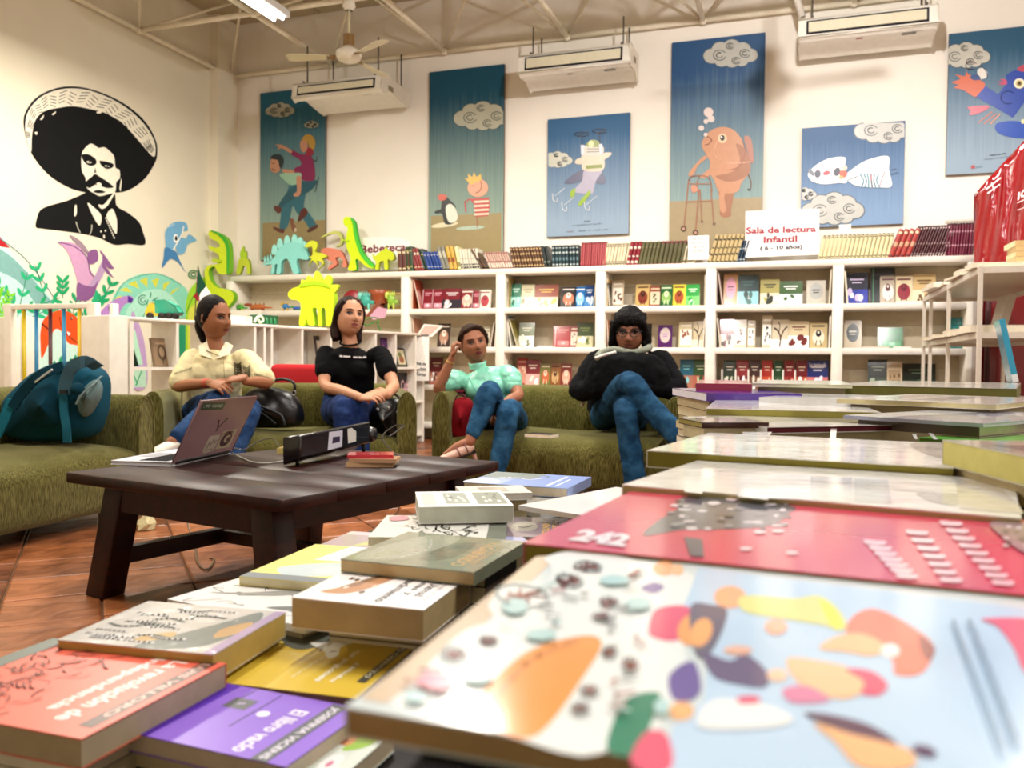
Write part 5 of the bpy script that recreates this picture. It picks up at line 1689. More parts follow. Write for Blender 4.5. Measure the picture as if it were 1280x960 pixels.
LVX = {1: 'second', 2: 'middle', 3: 'lowest visible'}
FB = [  # x0,x1,ytop,ybottom,shelf index,colours (pale lower ones paint glare),motif,label
    (526, 540, 361, 381, 1, '#7a1424', '#c8889a', '#f0d8dc', 3, 'dark red book, leftmost of the red row under the white volumes'),
    (538, 553, 361, 381, 1, '#7c1626', '#d298a8', '#e8c0c8', 3, 'dark red book with pink foot, second in the red row'),
    (552, 576, 360, 381, 1, '#741022', '#2c2430', '#d8c8cc', 0, 'dark red book with black lower picture in the red row'),
    (574, 592, 361, 381, 1, '#801828', '#d8b0a0', '#f0e0d0', 1, 'dark red book with pale figure in the red row'),
    (588, 600, 363, 381, 1, '#8a1e30', '#cf8c9c', '#e8d0d0', 3, 'wine red narrow book before the white book in the red row'),
    (598, 613, 362, 382, 1, '#e3ddd0', '#b0404c', '#8c2c34', 1, 'white book with red figure at the end of the red row'),
    (637, 651, 354, 380, 1, '#177054', '#7fd0c0', '#c8f0e0', 0, 'green book with pale teal foot, left in the second bay'),
    (650, 668, 355, 380, 1, '#c8bf9c', '#e8e0c8', '#8c8468', 0, 'beige checked book next to the green book'),
    (667, 697, 355, 379, 1, '#8a4434', '#e4cdb8', '#d8b85c', 0, 'wide brick red illustrated book in the middle of the second bay'),
    (700, 720, 358, 379, 1, '#262226', '#c0785c', '#e6dcd2', 1, 'black book with reddish figure in the second bay'),
    (717, 732, 358, 378, 1, '#1c6cb0', '#8cc4e8', '#f0f4f8', 1, 'bright blue book with white figure in the second bay'),
    (730, 742, 356, 378, 1, '#1b3f78', '#4c88c0', '#d8e4f0', 0, 'dark blue book at the right end of the second bay'),
    (764, 779, 350, 377, 1, '#b8a78c', '#e8dfcf', '#6c4030', 2, 'beige comic book standing alone at the left of the third bay'),
    (794, 812, 355, 377, 1, '#c3a468', '#7c3428', '#3c2418', 1, 'tan book with dark red figure in the third bay'),
    (811, 826, 357, 377, 1, '#8c4a38', '#d8c4a8', '#3c5a3c', 2, 'reddish brown illustrated book in the third bay'),
    (824, 841, 356, 377, 1, '#1f5c30', '#88b060', '#d8e8c0', 1, 'green book with a pale circle in the third bay'),
    (840, 857, 355, 377, 1, '#d8cc44', '#a85028', '#6c2c1c', 1, 'yellow book with orange figure in the third bay'),
    (857, 874, 355, 376, 1, '#24a03c', '#78e070', '#e0ffe0', 0, 'bright green book at the right of the third bay'),
    (904, 922, 342, 375, 1, '#b8874c', '#d890a8', '#4c2430', 5, 'ochre book with pink foot in the fourth bay'),
    (921, 948, 343, 374, 1, '#1a3432', '#8cc4cc', '#3c6460', 0, 'dark green book with icy lower picture in the fourth bay'),
    (950, 974, 348, 374, 1, '#a39a58', '#e4d4bc', '#2c3428', 0, 'khaki book with dark vehicle picture in the fourth bay'),
    (974, 1003, 351, 373, 1, '#395a2c', '#d4dcdc', '#f0f4f4', 0, 'wide green book with grey foot in the fourth bay'),
    (1008, 1032, 350, 373, 1, '#c3bcae', '#a9a9a4', '#2c2c30', 5, 'grey book with black swirl at the right of the fourth bay'),
    (1057, 1085, 340, 370, 1, '#16182c', '#2434a0', '#c8b8d8', 0, 'black book with deep blue foot in the fifth bay'),
    (1088, 1119, 334, 369, 1, '#141a1c', '#20282c', '#4c8c60', 3, 'tall black book behind the grey one in the fifth bay'),
    (1100, 1120, 344, 369, 1, '#b0a390', '#e8e0d4', '#5a2c38', 1, 'grey beige book with white foot in the fifth bay'),
    (1118, 1142, 344, 369, 1, '#d9c8a4', '#8c2434', '#5c1420', 1, 'cream book with a maroon arch in the fifth bay'),
    (1141, 1170, 342, 369, 1, '#c9ac78', '#e4d4b4', '#6c5030', 0, 'tan book at the right of the fifth bay'),
    # middle level
    (546, 562, 404, 425, 2, '#3a2c26', '#b0826a', '#e8dccc', 1, 'dark book just left of the leaning woman\'s head'),
    (602, 612, 408, 426, 2, '#a8a088', '#e4dcc8', '#3c3c34', 2, 'beige book right of the leaning woman\'s head'),
    (648, 667, 403, 426, 2, '#5f6a4a', '#f0ece4', '#d8d4c0', 0, 'olive book with a white pyramid picture on the middle shelf'),
    (691, 713, 407, 424, 2, '#9c2028', '#d08080', '#e8b0b0', 3, 'red book with pink foot on the middle shelf of the second bay'),
    (712, 722, 407, 424, 2, '#8a3a38', '#dcc8b8', '#5a2020', 2, 'narrow brown red book beside the red one on the middle shelf'),
    (720, 741, 403, 424, 2, '#3f4c30', '#c9c4a0', '#7c8450', 0, 'dark olive book at the right end of the second bay middle shelf'),
    (806, 814, 404, 424, 2, '#2c2624', '#c8b49c', '#a08c78', 0, 'dark brown book just right of the curly haired woman'),
    (822, 840, 406, 426, 2, '#4c1c58', '#c9b8b4', '#a878b0', 5, 'purple book standing alone on the middle shelf of the third bay'),
    (848, 866, 402, 426, 2, '#cbbb94', '#f0e8d8', '#8c4c34', 2, 'cream illustrated book on the middle shelf of the third bay'),
    (864, 881, 401, 425, 2, '#c8b690', '#e8dcc4', '#33241c', 4, 'beige book with a dark tree on the middle shelf of the third bay'),
    (899, 917, 397, 426, 2, '#7c2a24', '#e8d8cc', '#3c2c24', 0, 'dark red engraved book on the middle shelf of the fourth bay'),
    (917, 933, 399, 426, 2, '#d3c4a4', '#e8e0d0', '#5c3428', 2, 'cream book with trees right of the engraved red book'),
    (934, 944, 400, 426, 2, '#b8aa88', '#f2eee6', '#5a6450', 2, 'narrow grey green framed book on the middle shelf'),
    (952, 965, 394, 426, 2, '#c9bca0', '#f2ece4', '#2c2c34', 2, 'tall spotted beige book on the middle shelf of the fourth bay'),
    (963, 986, 399, 426, 2, '#cdc0a6', '#f4f0e8', '#4c3028', 4, 'beige comic book with small figures on the middle shelf'),
    (985, 1011, 401, 426, 2, '#d1c09c', '#f4f0ea', '#6c2c28', 0, 'cream book with corner ornaments on the middle shelf'),
    (1012, 1034, 403, 426, 2, '#c0ab7c', '#e8dcc4', '#16181c', 1, 'khaki book with black silhouette on the middle shelf'),
    (1055, 1077, 400, 427, 2, '#b6a68a', '#1c2420', '#c8c4b4', 5, 'beige book with black disc on the middle shelf of the fifth bay'),
    (1097, 1129, 409, 426, 2, '#1a6a34', '#2c8c4c', '#8cc8a0', 3, 'green box standing on the middle shelf of the fifth bay'),
    (1183, 1212, 396, 424, 2, '#1c7474', '#2c8c88', '#58a8a0', 3, 'teal box standing on the middle shelf behind the metal rack'),
    # lower level
    (536, 552, 446, 470, 3, '#5c1c20', '#a8685c', '#c8a48c', 0, 'dark red book left of the leaning woman\'s arm'),
    (551, 560, 444, 470, 3, '#8c7c50', '#b09c6c', '#4c2c20', 2, 'olive book beside the leaning woman\'s wrist'),
    (645, 658, 447, 470, 3, '#9c3430', '#c88c78', '#e8d0b8', 2, 'red framed book on the lowest shelf right of the mint sleeve'),
    (656, 674, 449, 470, 3, '#7c2830', '#d8a8a0', '#f0dcd0', 0, 'dark red book second on the lowest shelf beside the mint sleeve'),
    (674, 688, 454, 471, 3, '#75743c', '#c06440', '#ead2b4', 1, 'olive book with a costumed figure on the lowest shelf'),
    (687, 700, 454, 471, 3, '#8c5a30', '#c8a070', '#3c2418', 1, 'brown book with a costumed figure on the lowest shelf'),
    (700, 714, 454, 471, 3, '#78302c', '#dca890', '#f0dcc4', 1, 'maroon book with a costumed figure on the lowest shelf'),
    (849, 866, 449, 474, 3, '#205a70', '#a06c58', '#7cc0c8', 0, 'teal topped book above the curly haired woman\'s elbow'),
    (866, 884, 449, 474, 3, '#2a4a24', '#a85c4c', '#b8c89c', 0, 'dark green book right of the teal topped one'),
    (904, 919, 450, 475, 3, '#23301f', '#4c5c3c', '#e8e0d0', 0, 'black book, leftmost of the row in matching white frames'),
    (920, 935, 450, 475, 3, '#8c1f24', '#5c1820', '#f0d8c8', 0, 'crimson book second of the row in matching frames'),
    (936, 950, 450, 475, 3, '#40201c', '#785040', '#e8dcc8', 0, 'dark brown book third of the row in matching frames'),
    (952, 965, 450, 475, 3, '#a82a20', '#c85030', '#f0d0b0', 0, 'orange red book fourth of the row in matching frames'),
    (967, 978, 450, 475, 3, '#1f4524', '#38603c', '#d0e0c8', 0, 'green book fifth of the row in matching frames'),
    (980, 993, 450, 475, 3, '#7c1a20', '#a83c34', '#f0d0c0', 0, 'dark crimson book sixth of the row in matching frames'),
    (995, 1009, 450, 475, 3, '#701820', '#c05c3c', '#f0d8c0', 0, 'wine red book last of the row in matching frames'),
    (1009, 1035, 450, 477, 3, '#1c2868', '#c87878', '#e8e4f0', 0, 'large dark blue book at the end of the matching row'),
    (1085, 1110, 449, 474, 3, '#242b24', '#3c4a3c', '#98a890', 0, 'dark green black book on the lowest shelf of the fifth bay'),
    (1109, 1128, 451, 475, 3, '#c0ab8c', '#a89070', '#6c5840', 2, 'brown paper folder in front of the black books'),
    (1128, 1170, 454, 475, 3, '#1e2822', '#2c3c30', '#587058', 0, 'long blackish book on the lowest shelf behind the metal rack'),
]
for r in FB:
    y = SF + .13 if r[6] != '#x' else SF + .2
    tx = 'La merienda' if r[5] == '#1c2868' else None
    off = .03 if 'behind' in r[9] else (-.02 if 'in front' in r[9] else 0)
    face_book(r[0], r[1], r[2], r[3], r[4], (r[5], r[6], r[7]), r[9], r[8], Y=SF + .13 + off, text=tx)
# frames (clear display rests) around the seven matching books are white slats between them
for k, x in enumerate((902.5, 919.5, 935.5, 951, 966, 979, 994)):
    X = atY(x, 460, SF + .1).x
    g = G()
    g.box((X - .006, SF + .1, LV[3]), (X + .006, SF + .16, LV[3] + .19), '#e9e2d8')
    g.build('book_rest', None, 'satin', label='thin white upright rest between the matching framed books, %s from left' % NTH[k], cat='book rest', group='white slats between the framed books')

# thin books leaning sideways against the dividers: (x foot, x top, ytop, shelf, colour, label)
LB = [(513, 508, 349, 1, '#b8502c', 'orange book leaning in the left corner of the first bay'), (524, 516, 350, 1, '#a03c28', 'second orange red book leaning in the first bay'),
      (634, 626, 345, 1, '#a88c50', 'olive yellow book leaning at the left of the second bay'), (631, 624, 352, 1, '#5c5030', 'dark thin book leaning behind the olive yellow one'), (741, 746, 352, 1, '#2c3444', 'dark book leaning against the right divider of the second bay'),
      (761, 753, 354, 1, '#2a3038', 'black book leaning at the left of the third bay'), (757, 751, 349, 1, '#c9a868', 'tan book leaning at the left of the third bay'), (880, 886, 344, 1, '#e6e0d4', 'white book leaning at the right of the third bay'),
      (902, 896, 341, 1, '#a87c84', 'pinkish thin book leaning at the left of the fourth bay'), (1035, 1042, 334, 1, '#cabfa6', 'beige board leaning at the right of the fourth bay'), (1058, 1053, 339, 1, '#e8dfc0', 'cream book leaning at the left of the fifth bay'),
      (519, 509, 398, 2, '#b8846c', 'tan book leaning on the middle shelf of the first bay'), (612, 617, 403, 2, '#8c7468', 'brown book leaning by the right divider of the first bay'), (618, 621, 404, 2, '#d8ccb8', 'pale book leaning by the right divider of the first bay'),
      (634, 626, 394, 2, '#2c5c74', 'blue book leaning on the middle shelf of the second bay'), (638, 629, 397, 2, '#e6e0d2', 'white book leaning beside the blue one'), (646, 636, 400, 2, '#8c8440', 'olive book leaning third from the left of the second bay'),
      (760, 752, 400, 2, '#b87c60', 'orange pink book leaning left of the curly haired woman'), (878, 885, 398, 2, '#e6ddd0', 'white book leaning at the right of the third bay middle shelf'), (900, 893, 398, 2, '#dcd2c0', 'white board leaning at the left of the fourth bay middle shelf'),
      (1036, 1043, 395, 2, '#ece6da', 'white board leaning at the right of the fourth bay middle shelf'), (632, 627, 450, 3, '#c8c0b0', 'pale book leaning on the lowest shelf beside the mint sleeve')]
for xf, xt, yt, sh, c, lb in LB:
    Y = SF + .06
    z0 = LV[sh] + .001
    a, b = atY(xf, 400, Y).x, atY(xt, 400, Y).x
    zt_ = min(atY(xt, yt, Y).z, LV[sh - 1] - .075)
    i = max(k for k in range(len(DX)) if DX[k] < (a + b) / 2 + .01)
    a, b = (min(max(q, DX[i] + .048), DX[min(i + 1, len(DX) - 1)] - .063) for q in (a, b))
    g = G()
    g.hexa([(a, Y, z0), (a + .014, Y, z0), (a + .014, Y + .2, z0), (a, Y + .2, z0), (b, Y, zt_), (b + .014, Y, zt_ + .002), (b + .014, Y + .2, zt_ + .002), (b, Y + .2, zt_)], c)
    o = g.build('leaning_book', None, 'gloss', label=lb, cat='book')
    g = G()
    g.hexa([(a + .003, Y - .0006, z0 + .002), (a + .011, Y - .0006, z0 + .002), (a + .011, Y + .19, z0 + .002), (a + .003, Y + .19, z0 + .002), (b + .003, Y - .0006, zt_ - .001), (b + .011, Y - .0006, zt_ - .001), (b + .011, Y + .19, zt_ + .003), (b + .003, Y + .19, zt_ + .003)], '#ded4c0')
    g.build('pages', o, 'paper')
# flat booklets and leaflets lying at the shelf fronts
FL = [(672, 690, 2, '#dcd6cc', 'white leaflet lying before the red book on the middle shelf'), (640, 652, 2, '#d8c8b4', 'pale leaflet at the left of the second bay middle shelf'), (1080, 1112, 2, '#cfc4b2', 'grey leaflet pile before the green box'), (1118, 1140, 2, '#e2dace', 'white leaflet right of the green box'),
      (778, 794, 1, '#e6ded0', 'white booklet lying between the comic and the tan book'), (650, 690, 3, '#e0d4b8', 'cream booklet lying on the lowest shelf right of the mint sleeve'), (690, 722, 3, '#d8ccb0', 'tan booklet lying on the lowest shelf before the costumed figures'), (1120, 1166, 1, '#ece4d8', 'white folded sheet lying at the front of the fifth bay')]
for x0, x1, sh, c, lb in FL:
    Y = SF + .02
    a, b = atY(x0, 400, Y).x, atY(x1, 400, Y).x
    book(TF((a, Y, LV[sh] + .0005), 0), b - a, .09, .014, c, '#e9e2d4', lb, None, 2, 'satin', 'booklet')

# ------------------------------------------------------------------ foam cut-out dinosaurs and toys
def cutout(name, Y, outline, th, col, side, label, extra=(), px0=None, feet=()):
    P = smooth(outline, 4) if px0 is None else px0
    g = G()
    c = atY(*outline[0], Y)
    zs = min(atY(x, y, Y).z for x, y in P)
    xm = sum(atY(x, y, Y).x for x, y in P) / len(P)
    t = thing(name, (xm, Y, zs), label, 'dinosaur figure')
    g.prism([atY(x, y, Y) for x, y in P], (0, th, 0), col, side)
    g.build('body', t, 'foam')
    for k, (nm, o2, y2, t2, c2) in enumerate(extra):
        g = G()
        g.prism([atY(x, y, Y + y2) for x, y in (smooth(o2, 3) if len(o2) > 3 else o2)], (0, t2, 0), c2, side)
        g.build(nm, t, 'foam')
    return t


TP = lambda *ps: [(240 + x / 4.7407, 260 + y / 4.7407) for x, y in ps]
SBx = 8.02
# teal plated dinosaur
sp = []
t = cutout('foam_dinosaur', SBx, TP((420, 330), (440, 325), (480, 300), (520, 235), (570, 205), (630, 205), (670, 240), (690, 300), (660, 305), (625, 300), (620, 330), (632, 385), (600, 385), (580, 330), (560, 300), (530, 320), (525, 385), (500, 385), (505, 335), (490, 340), (485, 385), (465, 385), (475, 335), (430, 338)), .05, '#8fdcd4', '#6cb8b0', 'pale teal foam plated dinosaur on the bookcase under the first poster',
           [('back_plate', TP((x - 16, y + 22), (x - 12, y - 22), (x + 2, y - 34), (x + 16, y - 14), (x + 18, y + 24)), .012, .02, '#9fe6dc') for x, y in ((488, 250), (520, 214), (562, 196), (606, 190), (640, 206), (664, 230))] +
           [('tail_spike', TP((x - 7, y + 16), (x - 2, y - 22), (x + 8, y + 14)), .012, .02, '#9fe6dc') for x, y in ((432, 305), (450, 300), (468, 290))])
cutout('foam_dinosaur', SBx - .05, TP((665, 228), (700, 195), (735, 200), (742, 225), (730, 260), (770, 268), (800, 285), (770, 300), (780, 330), (740, 370), (775, 330), (740, 312), (745, 340), (715, 310), (690, 340), (708, 300), (690, 290), (712, 280), (712, 232), (690, 232)), .03, '#d9e03a', '#a8b428', 'yellow foam two legged dinosaur left of the salmon one')
cutout('foam_dinosaur', SBx + .0, TP((765, 250), (800, 235), (860, 245), (890, 265), (915, 325), (915, 350), (890, 345), (895, 310), (870, 290), (850, 300), (860, 330), (830, 355), (805, 365), (815, 340), (838, 325), (810, 312), (790, 290), (770, 275)), .04, '#d9826a', '#a85848', 'salmon pink foam dinosaur skeleton on the bookcase')
cutout('foam_dinosaur', SBx + .08, TP((762, 178), (800, 150), (850, 135), (885, 150), (895, 190), (885, 220), (850, 232), (875, 210), (878, 180), (860, 158), (820, 155)), .03, '#c9cf72', '#98a050', 'pale olive foam crescent tail behind the salmon dinosaur')
cutout('foam_dinosaur', SBx - .03, TP((895, 80), (905, 55), (935, 55), (962, 80), (972, 130), (985, 190), (1010, 260), (1050, 310), (1080, 345), (1070, 358), (1030, 345), (985, 305), (968, 310), (972, 365), (925, 365), (940, 300), (918, 240), (912, 180), (922, 120), (905, 105)), .05, '#d2ee1e', '#3fae3a', 'tall lime foam long necked dinosaur beside the Bebeteca sign',
       [('back_stripe', TP((935, 55), (962, 80), (972, 130), (985, 190), (1010, 260), (1050, 310), (1080, 345), (1058, 345), (1005, 290), (975, 220), (958, 150), (950, 90)), -.008, .008, '#4cc43a'), ('arm', TP((888, 186), (920, 188), (930, 198), (912, 196), (890, 192)), -.01, .02, '#b8dc20')])
cutout('foam_dinosaur', SBx - .03, TP((1075, 300), (1090, 280), (1120, 255), (1150, 245), (1190, 265), (1200, 300), (1180, 312), (1160, 305), (1160, 360), (1140, 360), (1135, 315), (1110, 325), (1105, 362), (1085, 362), (1090, 320)), .04, '#c9d62c', '#98a424', 'yellow foam horned dinosaur next to the maroon volumes', [('horn', TP((1072, 300), (1068, 270), (1088, 292)), .005, .02, '#c9d62c'), ('frill_spike', TP((1135, 250), (1150, 228), (1160, 250)), .005, .02, '#c9d62c')])
cutout('foam_dinosaur', SBx - .05, TP((262, 388), (270, 335), (282, 300), (325, 300), (340, 330), (342, 388), (325, 388), (322, 350), (300, 345), (285, 388)), .04, '#c3d23c', '#8fa22c', 'small spiky lime foam dinosaur at the left end of the bookcase', [('back_plate', TP((290, 300), (285, 265), (305, 225), (312, 262), (322, 255), (322, 300)), .006, .02, '#b2d436')])
cutout('foam_dinosaur', 7.785, TP((97, 155), (105, 133), (140, 140), (190, 170), (215, 210), (222, 300), (215, 385), (160, 388), (135, 350), (112, 352), (98, 375), (110, 430), (150, 470), (200, 480), (240, 500), (245, 545), (200, 592), (150, 592), (100, 520), (80, 440), (75, 370), (100, 340), (150, 330), (160, 285), (140, 265), (105, 245), (100, 225), (140, 235), (165, 225), (150, 200), (110, 180)), .07, '#cfe02c', '#7ab82c', 'large yellow green foam tyrant dinosaur with open jaws in the corner', [('back_stripe', TP((105, 133), (140, 140), (190, 170), (215, 210), (222, 300), (215, 385), (205, 385), (205, 300), (198, 220), (160, 165)), -.01, .01, '#3faa30'), ('arm', TP((120, 300), (160, 305), (170, 320), (135, 322), (118, 312)), -.02, .03, '#b8cc2c')])
ys = c0.y + (c1.y - c0.y) * .58
ysp = gp(390, 402, c0 - cn * .13, cn).y
cutout('foam_dinosaur', ysp, TP((568, 510), (590, 480), (630, 465), (660, 440), (720, 430), (780, 440), (820, 470), (838, 520), (835, 600), (822, 690), (795, 692), (790, 600), (765, 600), (765, 690), (748, 690), (742, 600), (718, 590), (712, 610), (725, 688), (690, 690), (675, 640), (668, 690), (635, 690), (645, 590), (640, 560), (620, 545), (585, 540)), .07, '#dcf21e', '#a8d020', 'big bright yellow foam plated dinosaur standing on the cubby shelf',
       [('back_plate', TP(*q), .02, .03, '#e2ee30') for q in (((648, 450), (648, 425), (668, 430), (680, 448)), ((676, 440), (682, 402), (705, 410), (718, 435)), ((718, 435), (735, 372), (765, 410), (770, 445)), ((775, 445), (800, 398), (825, 412), (815, 462)), ((812, 462), (868, 455), (850, 495), (835, 500)))] + [('back_stripe', TP((630, 465), (660, 440), (720, 430), (780, 440), (822, 475), (780, 462), (720, 455), (670, 462)), -.01, .01, '#a4d81c')])


def blob_toy(name, parts, label, cat='toy', fin='satin'):
    g0 = parts[0]
    t = thing(name, g0[2], label, cat)
    for nm, col, c, r in parts:
        g = G()
        g.ell(c, r, col, 12, 8)
        g.build(nm, t, fin)
    return t


def on_shelf(x, sh, dy=.08):
    p = atY(x, 400, SF + dy)
    return Vector((p.x, SF + dy, LV[sh]))


def critter(x, sh, w_, h, col, col2, label, dy=.08, base=None, name='toy_dinosaur'):
    p = base if base is not None else on_shelf(x, sh, dy)
    V3 = Vector
    pr_ = [('body', col, p + V3((0, 0, h * .5)), (w_ * .32, .03, h * .3)), ('head', col2, p + V3((-w_ * .38, 0, h * .75)), (w_ * .14, .022, h * .2)), ('tail', col, p + V3((w_ * .38, 0, h * .4)), (w_ * .2, .012, h * .1))]
    for sx in (-.2, .2):
        pr_.append(('leg', col2, p + V3((sx * w_, 0, h * .2)), (w_ * .06, .02, h * .22)))
    t = blob_toy(name, pr_, label)
    for k in range(4):
        g = G()
        q = p + V3((-.24 * w_ + k * w_ * .16, 0, h * .72))
        g.tube([q, q + V3((0, 0, h * .26))], [h * .09, .002], col2, 6)
        g.build('spike', t, 'satin')
    return t


critter(322, 1, .34, .1, '#b5622c', '#8c3c1c', 'orange brown toy creature on the bookcase left of the big yellow dinosaur')
critter(357, 1, .12, .1, '#2a78b8', '#c8a02c', 'small blue toy figure left of the big yellow dinosaur')
critter(371, 1, .16, .06, '#2c5cb0', '#3c9c50', 'tiny blue and green toy lying beside the blue figure')
critter(457, 1, .18, .2, '#3ca898', '#78d0c0', 'teal toy dinosaur behind the dark haired woman\'s shoulder')
critter(489, 1, .14, .2, '#8cb83c', '#c8d860', 'yellow green toy dinosaur at the right end of the toy shelf')
critter(299, 1, .2, .1, '#4c9c38', '#a8c83c', 'green toy plant creature at the left end of the toy shelf')
p = on_shelf(440, 1, .1)
g = G()
g.lathe([(.001, -.005), (.1, -.005), (.11, 0), (.1, .008), (.001, .004)], p + Vector((0, 0, .11)), '#8c1620', 24, (0.1, -1, .15))
g.build('red_disc', None, 'satin', label='dark red round plate standing on the toy shelf', cat='plate')
p = on_shelf(475, 1, .16)
g = G()
g.lathe([(.08, 0), (.1, .08), (.135, .14), (.125, .14), (.09, .06), (.001, .03)], p + Vector((0, 0, .07)), '#9c4a28', 16)
g.lathe([(.05, 0), (.05, .07), (.001, .07)], p, '#7c3420', 12)
g.build('wooden_bowl', None, 'satin', label='reddish brown bowl on a foot on the toy shelf', cat='bowl')
p = on_shelf(497, 1, .2)
g = G()
g.lathe([(.07, -.008), (.09, -.008), (.09, .008), (.07, .008), (.07, -.008)], p + Vector((0, 0, .1)), '#cfa95c', 20, (0, -1, 0))
g.lathe([(.001, 0), (.07, 0)], p + Vector((0, 0, .1)), '#b9b27c', 20, (0, -1, 0))
g.build('wooden_ring', None, 'satin', label='round tan hoop at the right end of the toy shelf', cat='toy')

# things on top of the cubby shelf
ct_ = lambda x: gp(x, 402, c0 - cn * .12, cn)


def cub(x, u=.12):
    p = gp(x, 402, c0 - cn * u, cn)
    return Vector((p.x, p.y, CZ))


# toy truck
p = cub(205)
t = thing('toy_truck', p, 'toy truck with yellow cab and green hood on the cubby shelf', 'toy')
T = Matrix.Translation(p) @ Matrix.Rotation(math.atan2(RT.y, RT.x), 4, 'Z')
g = G(T)
g.prism([(-.11, -.04, .03), (-.11, -.04, .06), (-.085, -.04, .11), (-.05, -.04, .115), (-.02, -.04, .03)], (0, .08, 0), '#e0c22a')
g.build('cab', t, 'satin', bevel=.006)
g = G(T)
g.prism([(-.04, -.042, .05), (-.045, -.042, .13), (.02, -.042, .135), (.09, -.042, .1), (.12, -.042, .05)], (0, .084, 0), '#2aa888')
g.build('hood', t, 'satin', bevel=.006)
g = G(T)
g.box((-.03, -.035, .03), (.12, .035, .05), '#3a2a1c')
g.build('chassis', t)
for x in (-.08, .0, .05, .1):
    g = G(T)
    g.lathe([(.001, 0), (.024, 0), (.024, .02), (.001, .02)], (x, -.052, .024), '#1e1814', 16, (0, 1, 0))
    g.build('wheel', t)
# flag
p = cub(243, .2)
t = thing('small_flag', p, 'small green white and red flag drooping on a stick behind the left woman', 'flag')
fz = lambda x, y: gp(x, y, p, cn)
g = G()
g.tube([p, fz(247.5, 332)], .004, '#3a2c20', 6)
g.build('stick', t)
for nm, c, o in (('green_band', '#1c4a34', [(247.5, 333), (249.5, 342), (257, 358), (250, 366), (246, 374)]), ('white_band', '#efeae2', [(257, 358), (266, 372), (256, 383), (247, 380), (250, 366)]), ('red_band', '#8c1c24', [(246, 366), (249, 372), (252, 382), (241, 370)])):
    g = G()
    g.prism([fz(x, y) for x, y in o], cn * .006, c)
    g.build(nm, t, 'fabric')
# green bottle crate
a, b = cub(323), cub(348)
t = thing('green_box', (a + b) / 2, 'dark green box with a pale curled ornament on the cubby shelf', 'box')
T = Matrix.Translation(a) @ Matrix.Rotation(math.atan2((b - a).y, (b - a).x), 4, 'Z')
L_ = (b - a).length
g = G(T)
g.box((0, 0, 0), (L_, .1, .085), '#145030')
g.build('body', t, 'gloss', bevel=.004)
for k in range(4):
    g = G(T)
    g.lathe([(.012, 0), (.014, .03), (.006, .05)], (L_ * (.2 + k * .2), .0, .015), '#1d7a48', 10)
    g.build('bottle', t, 'gloss')
g = G(T)
g.tube(smooth([(-.06, -.02, .02), (-.03, -.02, .06), (.01, -.02, .07), (.03, -.02, .04), (0, -.02, .02), (-.02, -.02, .045)], 4, False), .01, '#d8e4c8', 8)
g.build('ornament', t, 'satin')
g = G()
a = cub(295)
T = Matrix.Translation(a) @ Matrix.Rotation(math.atan2(RT.y, RT.x), 4, 'Z')
g.T = T
g.box((-.16, -.05, 0), (.1, .08, .06), '#f1ece2')
g.build('white_box', None, 'satin', label='flat white box on the cubby shelf beside the left woman\'s head', cat='box')
# pink card toy and green frog legs
p = cub(470)
t = thing('pop_up_toy', p, 'green legged pop-up toy with pink card wings behind the dark haired woman', 'toy')
fz = lambda x, y: gp(x, y, p, cn)
g = G()
g.tube(smooth([tuple(fz(x, y)) for x, y in ((452, 400), (458, 407), (470, 402), (474, 410), (476, 414))], 4, False), .007, '#3c7a34', 6)
g.tube(smooth([tuple(fz(x, y)) for x, y in ((452, 400), (462, 397), (472, 398), (473, 404))], 4, False), .008, '#5c8c3c', 6)
g.build('leg', t)
g = G()
g.prism([fz(x, y) for x, y in ((462, 395), (472, 384), (484, 386), (481, 397), (466, 400))], cn * .004, '#d9a8bc')
g.build('card', t, 'paper')
g = G()
g.prism([fz(x, y) for x, y in ((457, 396), (468, 382), (478, 372), (476, 380), (462, 398))], cn * -.006, '#8c4a34')
g.build('wing', t, 'satin')


# objects inside the cubbies
def cub_card(x0, x1, yt, zb_, col, label, lay, lean=.05, u=.08, cat='picture', name='card'):
    n_ = cn
    a, b = gp(x0, 430, c0 - cn * u, cn), gp(x1, 430, c0 - cn * u, cn)
    a, b = Vector((a.x, a.y, zb_)), Vector((b.x, b.y, zb_))
    h = gp((x0 + x1) / 2, yt, c0 - cn * (u + lean * .5), cn).z - zb_
    upv = Vector((0, 0, h)) - cn * lean
    t = thing(name, (a + b) / 2, label, cat)
    nn = (b - a).cross(upv).normalized()
    if nn.dot(cn) < 0: nn = -nn
    g = G()
    g.prism([a, b, b + upv, a + upv], -nn * .012, col)
    g.build('board', t, 'satin')
    art('print', t, lambda u_, v_: a + (b - a) * u_ + upv * v_, nn, lay, 'satin', eps=4e-4)


cub_card(193, 217, 423, .746, '#7c6248', 'brown framed picture of a figure in the left cubby', [('p', '#8f7458', [(.08, .05), (.92, .05), (.92, .95), (.08, .95)]), ('e', '#4c3828', .5, .5, .22, .28), ('e', '#a98c6c', .5, .52, .13, .18), ('l', '#4c3828', .06, [(.5, .3), (.5, .12)]), ('l', '#b89c7c', .05, [(.25, .82), (.75, .82)])])
cub_card(478, 493, 422, .746, '#4c1c5c', 'purple book with pink lettering in the cubby right of the dark haired woman', [('t', '#c86c9c', 'Leer', [(.15, .5), (.85, .5), (.85, .75), (.15, .75)], .02), ('e', '#d8c84c', .3, .2, .06, .05), ('e', '#d8c84c', .6, .14, .06, .05), ('l', '#c86c9c', .04, [(.2, .35), (.8, .35)])], .02, cat='book', name='book')
cub_card(498, 510, 435, .746, '#2c2c2a', 'small black framed photograph leaning in the cubby', [('p', '#c8bc98', [(.12, .12), (.88, .12), (.88, .9), (.12, .9)]), ('e', '#8c5034', .5, .4, .25, .2), ('e', '#5c6c34', .4, .65, .18, .12)])
